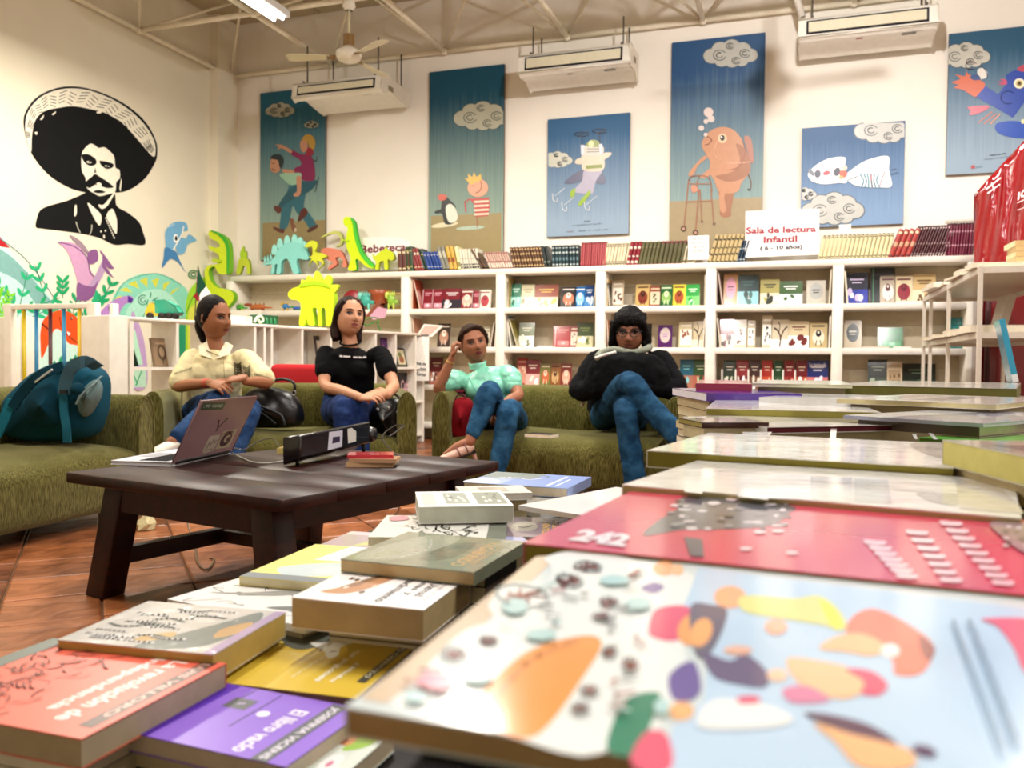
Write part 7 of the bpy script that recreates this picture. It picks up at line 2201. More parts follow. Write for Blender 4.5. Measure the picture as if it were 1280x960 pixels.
bkp({'FL': (896, 535), 'FR': (1118, 531), 'BL': (906, 520)}, .717, .009, '#e4e2de', '#5c1c24', 'thin grey wrapped book with dark red edge', [('p', '#f4f4f2', [(.42, .1), (.47, .1), (.49, .9), (.44, .9)]), ('s', '#aaa6a4', [(.55, .3), (.9, .2), (.95, .7), (.6, .8)])], 0, base=RB, uname='thin dark red edged book', fin='film')  # slanted white bar is glare painted on the wrapping
bkp({'FL': (868, 510), 'FR': (1085, 515), 'BR': (1075, 501)}, .728, .012, '#eae8e4', '#a8a050', 'grey wrapped book with khaki page edges further back', [('p', '#f6f6f6', [(.3, .2), (.38, .2), (.4, .8), (.33, .8)]), ('l', '#b0aca8', .08, [(.5, .5), (.9, .4)])], 0, base=RB, uname='khaki edged wrapped book', fin='film')  # white slant puts the film's glare into the cover colour
bkp({'FL': (853, 491), 'FR': (972, 492), 'BR': (965, 486)}, .742, .017, '#4a2090', '#dcd8e0', 'purple spined album at the back of the right piles', None, 2, base=RB, uname='purple spined album')
bkp({'FL': (866, 479), 'FR': (936, 480), 'BR': (936, 475.5)}, .758, .017, '#a8204c', '#e4a8b0', 'crimson boxed book on the far piles below the bookcase', None, 2, base=.743, uname='crimson boxed book')
bkp({'FL': (968, 497), 'FR': (1100, 501), 'BL': (985, 491)}, .738, .010, '#f2f2f2', '#f0f0ee', 'glossy white brochure on the far right piles', [('l', '#c0c4c4', .1, [(.2, .5), (.7, .5)])], 0, base=RB, uname='white brochure', fin='film')
bkp({'FL': (937, 479), 'FR': (1063, 481), 'BR': (1055, 476)}, .758, .008, '#cfd4c4', '#e8e4c0', 'pile of pale magazines with green page edges at the back of the table', None, 0, base=RB, uname='pale magazine on the far pile')
bkp({'FL': (1086, 482), 'FR': (1330, 487), 'BL': (1064, 475)}, .752, .031, '#e2dfd4', '#78743a', 'thick khaki edged slab book at the back right of the table', [('l', '#b8b4a4', .06, [(.2, .5), (.8, .5)])], 0, base=RB, uname='thick slab book', fin='film')
bkp({'FL': (1103, 500), 'FR': (1320, 508), 'BL': (1094, 491)}, .742, .009, '#e2dad2', '#d8cc9c', 'tan wrapped book with painted white glare before the thick slab book', [('p', '#9a9290', [(.1, .2), (.6, .2), (.6, .8), (.1, .8)]), ('p', '#f0ece8', [(.3, .1), (.36, .1), (.4, .9), (.34, .9)])], 0, base=RB, uname='flecked tan book', fin='film')  # pale slanted streak is painted glare
bkp({'FL': (1172, 534), 'FR': (1320, 522), 'BL': (1108, 516)}, .728, .005, '#9ca0b8', '#c8c8d0', 'bluish grey glossy magazine set askew on the right piles', [('p', '#f8f8f8', [(0, .7), (1, .6), (1, 1), (0, 1)]), ('l', '#e8e8f0', .04, [(.4, .3), (.6, .5)]), ('l', '#e8e8f0', .04, [(.6, .2), (.9, .45)])], 0, base=RB, uname='askew bluish magazine', fin='film')
bkp({'FL': (1215, 552), 'FR': (1340, 562), 'BL': (1172, 536)}, .708, .006, '#6cc04c', '#5c7c24', 'bright green book under the askew bluish magazine', None, 0, base=RB, uname='bright green book')
bkp({'FL': (1240, 562), 'FR': (1380, 590), 'BL': (1222, 541)}, .735, .022, '#b9b4a4', '#bdb468', 'thick cream edged wrapped book at the right edge of the table', [('s', '#8c8884', [(.3, .3), (.8, .4), (.9, .8), (.4, .7)])], 0, base=RB, uname='cream edged book at the right', fin='film')
bkp({'FL': (1262, 612), 'FR': (1380, 640), 'BL': (1255, 598)}, .70, .01, '#e09c90', '#d8b8a8', 'pale pink book corner at the right edge under the wrapped ones', None, 0, base=RB, uname='pale pink book')
bkp({'FL': (856, 528), 'FR': (940, 528), 'BL': (868, 522)}, .722, .008, '#3c1418', '#8c7c3c', 'dark red spined book at the left end of the right hand piles', [('l', '#b89880', .1, [(.2, .3), (.6, .3)])], 2, base=RB, uname='dark red spined book')

# ------------------------------------------------------------------ bags
SKT = lambda pts_, Y: [tuple(atY(x, y, Y)) for x, y in pts_]
t = thing('handbag', atY(342, 533, 4.42), 'black leather handbag with ring handles between the two women', 'bag')
g = G()
puff(g, smooth(SKT([(306, 498), (318, 486), (340, 484), (362, 490), (375, 508), (377, 528), (366, 534), (335, 535), (312, 533), (305, 518)], 4.44)), (0, .11, 0), '#0e0e10')
g.build('body', t, 'leather')
g = G()
g.tube(smooth(SKT([(330, 490), (340, 477), (356, 474), (368, 480), (367, 492)], 4.4), 5, False), .009, '#121214', 8)
g.build('handle', t, 'leather')
g = G()
g.tube(smooth(SKT([(312, 496), (320, 505), (338, 512), (352, 520), (356, 532)], 4.33), 5, False), .008, '#232326', 8)
g.tube(smooth(SKT([(310, 508), (330, 518), (345, 530)], 4.33), 5, False), .006, '#232326', 8)
g.build('strap', t, 'leather')
for x, y in ((330, 491), (367, 491)):
    g = G()
    g.lathe([(.012, 0), (.016, .004), (.016, -.004), (.012, 0)], atY(x, y, 4.39), '#c8c8c8', 12, (0, 1, 0))
    g.build('ring', t, 'metal')
t = thing('handbag', atY(488, 553, 4.6), 'black shoulder bag with metal fittings against the right arm of the middle sofa', 'bag')
g = G()
puff(g, smooth(SKT([(464, 512), (478, 500), (496, 497), (506, 505), (506, 530), (503, 552), (480, 556), (464, 550)], 4.68)), (0, .1, 0), '#0f1012')
g.build('body', t, 'leather')
g = G()
g.tube(smooth(SKT([(470, 512), (474, 498), (488, 492), (500, 498), (502, 510)], 4.6), 5, False), .007, '#1a1a1c', 8)
g.build('handle', t, 'leather')
g = G()
for x, y in ((472, 512), (486, 510), (497, 515), (478, 524)):
    g.ell(atY(x, y, 4.575), (.01, .004, .01), '#c9ccc8', 10, 6)
g.build('metal_fittings', t, 'metal', kind='stuff')
t = thing('handbag', atY(574, 550, 4.95), 'dark red bag standing beside the mint bloused woman', 'bag')
g = G()
puff(g, smooth(SKT([(567, 505), (574, 497), (586, 498), (593, 510), (594, 535), (592, 549), (571, 549), (561, 535)], 4.84)), (0, .06, 0), '#7c0f1a')
g.build('body', t, 'fabric')
g = G()
g.tube(smooth(SKT([(568, 502), (572, 494), (580, 494), (584, 502)], 4.82), 5, False), .005, '#4c0a10', 6)
g.build('handle', t)

# ------------------------------------------------------------------ backpack on the left sofa
BX = 3.22
bpY = lambda x, y, dy=0: tuple(atY(x, y, BX + dy))
t = thing('backpack', atY(75, 553, BX), 'teal blue backpack lying on the seat of the left sofa', 'backpack')
nrm = Vector((FW.x, FW.y, 0)).normalized()
g = G()
puff(g, smooth([bpY(16, 540), bpY(12, 505), bpY(30, 482), bpY(52, 464), bpY(82, 452), bpY(112, 455), bpY(129, 470), bpY(131, 495), bpY(126, 524), bpY(112, 546), bpY(70, 551), bpY(35, 549)]), nrm * .15, '#12475a', 6, 3.4)
g.build('body', t, 'fabric')
g = G()
puff(g, smooth([bpY(34, 520, -.1), bpY(36, 492, -.1), (*bpY(60, 478, -.1),), bpY(76, 480, -.1), bpY(80, 510, -.1), bpY(78, 532, -.1), bpY(50, 534, -.1)]), nrm * .06, '#0f3d4e', 4, 2.6)
g.build('front_pocket', t, 'fabric')
g = G()
puff(g, smooth([bpY(101, 515, -.1), bpY(100, 494, -.1), bpY(118, 475, -.1), bpY(126, 480, -.1), bpY(124, 498, -.1), bpY(110, 520, -.1)]), nrm * .05, '#6c8484', 4, 2.4)
g.build('mesh_pocket', t, 'fabric')


def strap(name, px, w_, col, dy=-.17, par=t, fin='fabric'):
    g = G()
    c = [Vector(p) for p in smooth([bpY(x, y, dy + (q[0] if q else 0)) for x, y, *q in px], 5, False)]
    L = []
    for k, p in enumerate(c):
        tg = (c[min(k + 1, len(c) - 1)] - c[max(k - 1, 0)]).normalized()
        s = tg.cross(nrm).normalized() * w_ / 2
        L.append((p - s, p + s))
    for a, b in zip(L, L[1:]):
        g.hexa([a[0], a[1], b[1], b[0], a[0] - nrm * .012, a[1] - nrm * .012, b[1] - nrm * .012, b[0] - nrm * .012], col)
    return g.build(name, par, fin)


strap('shoulder_strap', [(124, 460, .1), (108, 452, .02), (92, 458), (84, 474), (81, 492)], .055, '#41606c')
strap('webbing', [(80, 492), (81, 515, -.01), (84, 535, -.02), (85, 553, -.02)], .034, '#1a5666')
strap('shoulder_strap', [(80, 457, .05), (50, 470), (28, 492, -.01), (16, 510, -.02)], .045, '#0e3644', -.16)
strap('webbing', [(17, 500), (8, 520, -.02), (-4, 545, -.04)], .05, '#1a6474', -.16)
strap('zip', [(45, 478), (55, 470), (66, 462)], .008, '#d8dcd8', -.165, t, 'satin')
strap('zip', [(128, 470, .06), (118, 480, .02), (104, 492), (96, 505)], .006, '#88a4a8', -.16, t, 'satin')
g = G()
g.ell(bpY(97, 486, -.16), (.03, .03, .03), '#0f3a4a', 10, 8)
g.build('strap_pad', t, 'fabric')
strap('buckle', [(76, 490), (85, 490)], .02, '#10181c', -.19, t, 'satin')
# ------------------------------------------------------------------ people
def etube(g, pts_, rad, side, n=18, caps=True):
    """tube with elliptical sections: rad = (half width along side, half depth)"""
    P = [Vector(p) for p in pts_]
    R = []
    for k, p in enumerate(P):
        tg = (P[min(k + 1, len(P) - 1)] - P[max(k - 1, 0)]).normalized()
        s = Vector(side[k] if isinstance(side, list) else side)
        s = (s - tg * s.dot(tg)).normalized()
        b = tg.cross(s)
        rx, ry = rad[k] if isinstance(rad[k], tuple) else (rad[k], rad[k])
        R.append(g.pts([p + s * math.cos(2 * math.pi * q / n) * rx + b * math.sin(2 * math.pi * q / n) * ry for q in range(n)]))
    for a, b in zip(R, R[1:]):
        for q in range(n):
            g.f.append((a + q, a + (q + 1) % n, b + (q + 1) % n, b + q))
            g.c.append((.5, .5, .5))
            g.sm.append(True)
    if caps:
        for r, rev in ((R[0], True), (R[-1], False)):
            g.f.append(tuple(r + q for q in (reversed(range(n)) if rev else range(n))))
            g.c.append((.5, .5, .5))
            g.sm.append(True)


def limb(g, pts_, rad, n=14, sm=4):
    """round limb with ball ends, path smoothed a little"""
    P = [tuple(p) + (r,) for p, r in zip(pts_, rad)]
    Q = smooth(P, sm, False)
    g.tube([q[:3] for q in Q], [q[3] for q in Q], (.5, .5, .5), n)
    for q in (Q[0], Q[-1]):
        g.ell(q[:3], (q[3],) * 3, (.5, .5, .5), 12, 8)


def hand(g, wr, d, nrm_, thumb, curl=.5, sc=1.0, spread=.019):
    """wrist point, pointing direction, back-of-hand normal, thumb side (+1/-1)"""
    d = Vector(d).normalized()
    n_ = Vector(nrm_)
    n_ = (n_ - d * n_.dot(d)).normalized()
    s = d.cross(n_) * thumb
    wr = Vector(wr)
    etube(g, [wr - d * .01, wr + d * .03 * sc, wr + d * .07 * sc, wr + d * .09 * sc], [(.026 * sc, .018 * sc), (.036 * sc, .015 * sc), (.041 * sc, .013 * sc), (.037 * sc, .010 * sc)], s, 12)
    for i, (o, L) in enumerate(((1.5, .066), (.5, .075), (-.5, .07), (-1.5, .054))):
        p = wr + d * (.082 - .004 * abs(o)) * sc + s * o * spread * sc
        q = [p]
        a = curl * .5
        dd = (d + s * o * .06).normalized()
        for seg in (.42, .33, .25):
            dirn = dd * math.cos(a) - n_ * math.sin(a)
            q.append(q[-1] + dirn * L * seg * sc)
            a += curl
        g.tube(q, [.0088 * sc, .0084 * sc, .0076 * sc, .0062 * sc], (.5, .5, .5), 8)
        g.ell(q[-1], (.0064 * sc,) * 3, (.5, .5, .5), 8, 6)
    b = wr + d * .022 * sc + s * .026 * sc
    t1 = b + (d * .6 + s * .75).normalized() * .036 * sc - n_ * .008
    t2 = t1 + (d * .9 + s * .2 - n_ * .35).normalized() * .03 * sc
    g.tube([b, t1, t2, t2 + (d - n_ * .6).normalized() * .016 * sc], [.014 * sc, .011 * sc, .0092 * sc, .007 * sc], (.5, .5, .5), 8)


def head_mesh(g, M, sc=1.0, jaw=.30, cheek=.006):
    n, m = 40, 34
    ga = lambda v, c, s: math.exp(-((v - c) / s) ** 2)
    rows = []
    for i in range(m + 1):
        th = math.pi * i / m
        P = []
        for q in range(n):
            ph = 2 * math.pi * q / n
            x, y, z = .076 * math.sin(th) * math.cos(ph), .094 * math.sin(th) * math.sin(ph), .116 * math.cos(th)
            if z < 0:
                k = (-z / .116)
                x *= 1 + jaw * (k ** .8) * (1 if k < .85 else .9)
                y *= 1 + .22 * k
                if y < 0: y *= 1 - .3 * k
            else:
                y = y * 1.04 if y < 0 else y
                x *= 1 + .04 * z / .116
            if y > 0:
                fx = abs(x)
                y = y * (1 - .06 * ga(x, 0, .06))
                f = min(1, y / .04)
                y += f * (.024 * ga(x, 0, .0105) * (ga(z, -.026, .014) + .55 * ga(z, -.004, .018)))          # nose
                y += f * .008 * ga(fx, .014, .008) * ga(z, -.029, .009)
                y -= f * .0125 * ga(fx, .032, .016) * ga(z, .008, .013)                                          # eye sockets
                y += f * .006 * ga(fx, .03, .022) * ga(z, .03, .01)                                             # brow
                y += f * cheek * ga(fx, .043, .018) * ga(z, -.022, .02)
                y += f * .0065 * ga(x, 0, .02) * (ga(z, -.0545, .0055) + ga(z, -.067, .006))                     # lips
                y -= f * .003 * ga(x, 0, .022) * ga(z, -.0605, .003)
                y += f * .009 * ga(x, 0, .02) * ga(z, -.098, .014)                                              # chin
            P.append(M @ (Vector((x, y, z)) * sc))
        rows.append(g.pts(P))
    for i in range(m):
        for q in range(n):
            g.f.append((rows[i] + q, rows[i + 1] + q, rows[i + 1] + (q + 1) % n, rows[i] + (q + 1) % n))
            g.c.append((.5, .5, .5))
            g.sm.append(True)
    for s in (-1, 1):                       # ears
        for dz, r in ((.012, .013), (0, .013), (-.013, .010)):
            g.ell(M @ (Vector((s * .078, -.008 - abs(dz) * .1, dz - .006)) * sc), (.008 * sc, .014 * sc, r * sc), (.5, .5, .5), 10, 8)


def remesh(o, vox, sm_it=2):
    r = o.modifiers.new('remesh', 'REMESH')
    r.mode = 'VOXEL'
    r.voxel_size = vox
    r.use_smooth_shade = True
    if sm_it:
        s = o.modifiers.new('smooth', 'SMOOTH')
        s.factor, s.iterations = .5, sm_it
    return o


def folds(o, strength, size, seed=0):
    tex = bpy.data.textures.new('folds', 'CLOUDS')
    tex.noise_scale = size
    d = o.modifiers.new('folds', 'DISPLACE')
    d.texture, d.strength, d.mid_level = tex, strength, .5
    d.texture_coords = 'LOCAL'


def on_surface(name, par, ob, origin_fn, dirn, shapes, fin='skin', off=.0012, col=None):
    """small shapes laid on the evaluated surface of ob; shapes: (colour, [2-D points]) closed, or (colour, width, [points]) stroke"""
    dg = bpy.context.evaluated_depsgraph_get()
    ev = ob.evaluated_get(dg)
    inv = ob.matrix_world.inverted() if False else Matrix.Translation(-WPOS[ob.name])
    g = G()

    def hit(p, k):
        o_, d_ = origin_fn(*p)
        ok, loc, nr, _ = ev.ray_cast(inv @ o_, d_)
        if not ok: return None
        return loc + WPOS[ob.name] - d_ * (off + .0005 * k)
    for k, sh in enumerate(shapes):
        if len(sh) == 2:
            ps = sh[1]
            c = tuple(sum(p[i] for p in ps) / len(ps) for i in (0, 1))
            H0 = hit(c, k)
            H1 = [hit(p, k) for p in ps]
            if H0 is None or any(h is None for h in H1): continue
            for a, b in zip(H1, H1[1:] + H1[:1]):
                g.face([H0, a, b], sh[0], True)
        else:
            ps = smooth(sh[2], 4, False) if len(sh[2]) > 2 else sh[2]
            for a, b in zip(ps, ps[1:]):
                dx, dy = b[0] - a[0], b[1] - a[1]
                L = math.hypot(dx, dy) or 1
                nx, ny = -dy / L * sh[1] / 2, dx / L * sh[1] / 2
                q = [hit((a[0] + nx, a[1] + ny), k), hit((a[0] - nx, a[1] - ny), k), hit((b[0] - nx, b[1] - ny), k), hit((b[0] + nx, b[1] + ny), k)]
                if any(h is None for h in q): continue
                g.face(q, sh[0], True)
    if g.f:
        return g.build(name, par, fin)


def person(name_label, J, skin, face_yaw, face_pitch, roll, hd, hsc, jeans, shirt, shirt_col, tor, sleeves, feet, hands, build_extra, brow='#1c120e', lip='#8a3c3c', jaw=.02, sfin='fabric', gaze=0, down=0, legr=1.0, neck_r=.046, chest=True):
    W = {k: atY(*v) for k, v in J.items()}
    t = thing('person', (W['pelv'].x, W['pelv'].y, .37), name_label, 'person')
    # head frame
    toc = (EYE - W['neck'])
    toc.z = 0
    toc.normalize()
    ang = math.atan2(toc.y, toc.x) + math.radians(face_yaw)
    f = Vector((math.cos(ang), math.sin(ang), 0))
    rt = Vector((-f.y, f.x, 0)) * -1
    M3 = Matrix((rt, f, Vector((0, 0, 1)))).transposed()
    M3 = M3 @ Matrix.Rotation(math.radians(face_pitch), 3, 'X') @ Matrix.Rotation(math.radians(roll), 3, 'Y')
    hc = atY(*hd)
    M = Matrix.Translation(hc) @ M3.to_4x4()
    side = (W['shR'] - W['shL']).normalized()
    fwd = Vector((0, 0, 1)).cross(side)
    if fwd.dot(toc) < 0: fwd = -fwd
    g = G()
    head_mesh(g, M, hsc, jaw)
    nk = M @ (Vector((0, -.022, -.075)) * hsc)
    limb(g, [nk, (nk + W['neck']) / 2 - fwd * .006, W['neck'] + Vector((0, 0, -.03))], [neck_r, neck_r, neck_r * 1.12], 14)
    tr = [(p[0] * .88, p[1] * .85) for p in tor[1]]
    tp = [W['pelv'] + (W['neck'] - W['pelv']) * u + fwd * v for u, v in tor[0]]
    etube(g, tp, tr, side)
    for s in 'LR':
        limb(g, [W['sh' + s], (W['sh' + s] + W['el' + s]) / 2, W['el' + s], (W['el' + s] * .55 + W['wr' + s] * .45), W['wr' + s]], [.046, .041, .036, .034, .023], 12)
        limb(g, [W['hi' + s], (W['hi' + s] + W['kn' + s]) / 2, W['kn' + s], W['kn' + s] * .6 + W['an' + s] * .4, W['an' + s]], [.075, .064, .048, .046, .032], 12)
    for h in hands:
        hand(g, *h(W))
    for fp in feet:
        ank, toe = fp[0](W), fp[1](W)
        limb(g, [ank, ank * .5 + toe * .5 + Vector((0, 0, .012)), toe], [.025, .021, .013], 10)
    body = remesh(g.build('body', t, 'skin', skin, org=WPOS[t.name]), .0036, 1)
    # trousers
    g = G()
    for s in 'LR':
        limb(g, [W['hi' + s] - fwd * .04, W['hi' + s] * .6 + W['kn' + s] * .4 - Vector((0, 0, .008)), W['kn' + s], W['kn' + s] * .62 + W['an' + s] * .38 - Vector((0, 0, .004)), W['an' + s] * (1 - jeans[1]) + W['kn' + s] * jeans[1]], [r * legr for r in (.098, .088, .066, .062, jeans[2])], 16)
    pe = W['pelv']
    etube(g, [pe + Vector((0, 0, -.07)), pe + Vector((0, 0, -.02)), pe + Vector((0, 0, .06)), pe + Vector((0, 0, .11))], [(.13, .09), (.17 * legr, .125), (.155 * legr, .115), (.14, .1)], side)
    o = remesh(g.build('jeans', t, 'denim', jeans[0], org=WPOS[t.name]), .008, 3)
    folds(o, .016, .07)
    # shirt
    g = G()
    etube(g, tp, tor[1], side, 22)
    if chest:
        for s in (-1, 1):
            g.ell(W['pelv'] + (W['neck'] - W['pelv']) * .6 + fwd * (tor[1][2][1] * .62) + side * s * .07, (.072, .072, .066), (.5,) * 3)
    for s in 'LR':
        sh, el, wr = W['sh' + s], W['el' + s], W['wr' + s]
        u, r0, r1 = sleeves
        if u <= 1:
            end = sh + (el - sh) * u
            limb(g, [sh * .75 + W['neck'] * .25 - Vector((0, 0, .03)), sh, sh * .4 + end * .6, end], [r0 * .9, r0, (r0 + r1) / 2 + .004, r1], 14)
        else:
            end = el + (wr - el) * (u - 1)
            limb(g, [sh * .75 + W['neck'] * .25 - Vector((0, 0, .03)), sh, (sh + el) / 2, el, (el + end) / 2, end], [r0 * .9, r0, r0 * .95, r0 * .9, r0 * .8, r1], 14)
    so = remesh(g.build(shirt, t, sfin, shirt_col, org=WPOS[t.name]), .0065, 3)
    folds(so, .014, .06)
    # face features on the head surface
    bpy.context.view_layer.update()

    def fo(x, z):
        return M @ (Vector((x, .16, z)) * hsc), (M3 @ Vector((0, -1, 0))).normalized()
    sh = []
    gz_ = gaze
    for s in (-1, 1):
        c = s * .032
        sh += [('#7e726b', [(c - .0135, .0055), (c - .006, .0105), (c + .006, .0105), (c + .0135, .006), (c + .006, .0015), (c - .006, .001)]),
               ('#170d08', [(c + gz_ + .0066 * math.cos(a), .0062 + down + .0058 * math.sin(a)) for a in [k * .785 for k in range(8)]]),
               ('#1a0f0b', .0055 - down, [(c - .016, .006), (c - .007, .0135), (c + .007, .0138), (c + .016, .0075)]),
               ('#3a2018', .0018, [(c - .012, .001), (c, -.0015), (c + .012, .001)]),
               (brow, .0062, [(c - .019 * s - .002, .024), (c, .0295), (c + .019 * s, .026)]),
               ('#4a2318', [(s * .008 + .0035 * math.cos(a), -.0385 + .0022 * math.sin(a)) for a in [k * .785 for k in range(8)]])]
    sh += [(lip, [(-.023, -.0595), (-.012, -.0535), (-.004, -.051), (.004, -.051), (.012, -.0535), (.023, -.0595), (.01, -.0605), (-.01, -.0605)]),
           (lip, [(-.021, -.061), (-.008, -.0615), (.008, -.0615), (.021, -.061), (.012, -.0695), (0, -.072), (-.012, -.0695)]),
           ('#3c1614', .0022, [(-.023, -.0598), (-.008, -.0612), (.008, -.0612), (.023, -.0598)])]
    on_surface('face_features', t, body, fo, None, sh, 'skin', .0008)
    build_extra(t, W, M, M3, f, side, fwd, body, so, hsc)
    return t


def eyeray(x, y):
    return EYE, ray(x, y).normalized()


def hair_cap(g, M, sc, r=(.0835, .1, .112), c=(0, -.02, .018)):
    rot = M.to_3x3()
    g.ell(M @ (Vector(c) * sc), tuple(k * sc for k in r), (.5,) * 3, 28, 18, rot)


def strands(g, M, sc, paths, r=.012):
    for p in paths:
        Q = smooth([tuple(M @ (Vector(q[:3]) * sc)) + ((q[3] if len(q) > 3 else r) * sc,) for q in p], 4, False)
        g.tube([q[:3] for q in Q], [q[3] for q in Q], (.5,) * 3, 8)


def shoe(t, ank, toe, col, heel=.0, name='shoe', w_=.038, top=.05, fin='satin', sole='#1a1614'):
    a, b = Vector(ank), Vector(toe)
    d = (b - a).normalized()
    side = d.cross(Vector((0, 0, 1))).normalized()
    upv = side.cross(d)
    g = G()
    etube(g, [a - d * .045, a - d * .02, a + d * .05, a + d * .1, b - d * .015, b + d * .01], [(.02, .02), (w_ * .85, .034), (w_ * .95, .034), (w_, .026), (w_ * .8, .018), (.015, .01)], side)
    g.v = [v - upv * .012 for v in g.v]
    o = remesh(g.build(name, t, fin, col, org=WPOS[t.name]), .005, 2)
    g = G()
    P = [(-.045, .018), (-.03, .032), (.05, .034), (.12, .04), ((b - a).length - .01, .03), ((b - a).length + .012, .0)]
    ring = [a + d * u + side * v - upv * .05 for u, v in P] + [a + d * u - side * v - upv * .05 for u, v in reversed(P)]
    g.prism(ring, upv * .012, sole)
    g.build('sole', o if False else t, 'satin')
    if heel:
        g = G()
        q = a - d * .03 - upv * .04
        g.tube([q, q - upv * heel * .5, q - upv * heel], [.02, .012, .008], col, 10)
        g.build('heel', t, fin)


# ---- woman in the cream blouse
JA = dict(neck=(271, 434, 4.34), pelv=(264, 512, 4.40), shL=(240, 447, 4.27), shR=(307, 447, 4.42), elL=(222, 482, 4.12), wrL=(264, 479, 4.02), elR=(334, 478, 4.30), wrR=(307, 477, 4.08), hiL=(246, 514, 4.33), knL=(274, 501, 4.05), anL=(216, 552, 3.74), hiR=(282, 516, 4.45), knR=(312, 512, 4.12), anR=(264, 636, 3.66))


def exA(t, W, M, M3, f, side, fwd, body, so, sc):
    g = G()
    hair_cap(g, M, sc)
    g.ell(M @ (Vector((0, -.11, -.015)) * sc), (.04, .04, .04), (.5,) * 3)
    strands(g, M, sc, [[(0, -.1, 0, .034), (-.01, -.125, -.05, .036), (-.012, -.115, -.1, .03), (0, -.09, -.15, .014)], [(-.06, .02, .06, .012), (-.078, .0, .0, .012), (-.076, -.02, -.03, .008)], [(.06, .02, .06, .012), (.078, .0, .0, .012), (.076, -.02, -.03, .008)]])
    o = remesh(g.build('hair', t, 'hair', '#120c0a', org=WPOS[t.name]), .005, 1)
    folds(o, .003, .015)
    # open collar
    g = G()
    n0 = W['neck'] + fwd * .05
    for s in (-1, 1):
        a = n0 + side * s * .055 + Vector((0, 0, .035)) - fwd * .04
        b = n0 + side * s * .012 + Vector((0, 0, -.07)) + fwd * .045
        c = n0 + side * s * .085 + Vector((0, 0, -.045)) + fwd * .03
        d = n0 + side * s * .1 + Vector((0, 0, .01)) - fwd * .03
        g.prism([a, b, c, d], fwd * .008, '#efe4c4')
    g.build('collar', t, 'fabric')
    E1 = []
    for cx, cy_, h in ((297, 463, 15), (308, 466, 13)):
        E1.append(('#2c3426', .8, [(cx, cy_ + h * .6), (cx, cy_ - h * .6)]))
        for k in range(5):
            y = cy_ + h * (.45 - k * .22)
            for s in (-1, 1):
                E1.append(('#2c3426', 1.1, [(cx, y), (cx + s * 2.6, y - 1.5), (cx + s * 4.2, y - 4)]))
    for k in range(9):
        E1.append(('#3c4030', 1.0, [(217 + k * 2.6, 468.5 - k * .8), (218.5 + k * 2.6, 465.5 - k * .8)]))
        E1.append(('#3c4030', 1.0, [(318 + k * 2.2, 466 + k * .7), (319.5 + k * 2.2, 469.5 + k * .7)]))
    E1 += [('#9c8c60', .7, [(279, 445), (280, 462), (281, 482)]), ('#4a3a20', 1.0, [(240, 431), (262, 440), (276, 446)]), ('#4a3a20', 1.0, [(302, 431), (288, 439), (278, 446)])]
    on_surface('embroidery', t, so, eyeray, None, E1, 'fabric', .0016)
    g = G()
    for k in range(2):
        g.lathe([(.026, -.004), (.029, 0), (.026, .004)], W['wrL'] * (.9 - k * .06) + W['elL'] * (.1 + k * .06), '#c8322c', 18, W['wrL'] - W['elL'])
    g.build('bracelet', t, 'satin')
    shoe(t, W['anL'] + Vector((0, 0, -.01)), atY(186, 566, 3.6), '#d8d2c4', w_=.044, name='sneaker', sole='#efece4')
    shoe(t, W['anR'] + Vector((0, 0, .02)), W['anR'] + Vector((.05, -.2, -.01)), '#cfc2a4', name='sneaker', sole='#efece4')


person('person: woman in an embroidered cream blouse and ponytail watching from the middle sofa', JA, '#96603f', 42, -6, 3, (269, 397, 4.31), 1.08, ('#1f3c66', .1, .05), 'blouse', '#dccfa2',
       ([(0, -.02), (.25, .0), (.55, .02), (.82, .015), (.95, 0)], [(.175, .13), (.17, .125), (.178, .125), (.15, .095), (.065, .058)]), (.85, .056, .066),
       [(lambda W: W['anL'], lambda W: W['anL'] + Vector((-.01, -.03, -.02))), (lambda W: W['anR'], lambda W: W['anR'] + Vector((.01, -.03, -.01)))],
       [lambda W: (W['wrL'], (.9, -.2, -.12), (-.1, -.5, .8), -1, .5, 1.02), lambda W: (W['wrR'] + Vector((0, 0, .02)), (-.92, -.35, -.08), (0, -.4, .9), 1, .45, 1.02)], exA, lip='#7c3434', gaze=.003)

# ---- woman in the black T-shirt
JB = dict(neck=(438, 430, 4.74), pelv=(436, 508, 4.8), shL=(406, 442, 4.68), shR=(476, 442, 4.78), elL=(407, 482, 4.54), wrL=(452, 497, 4.36), elR=(492, 482, 4.62), wrR=(484, 494, 4.40), hiL=(420, 514, 4.76), knL=(430, 512, 4.36), anL=(436, 630, 4.3), hiR=(452, 516, 4.84), knR=(446, 509, 4.42), anR=(452, 628, 4.36))


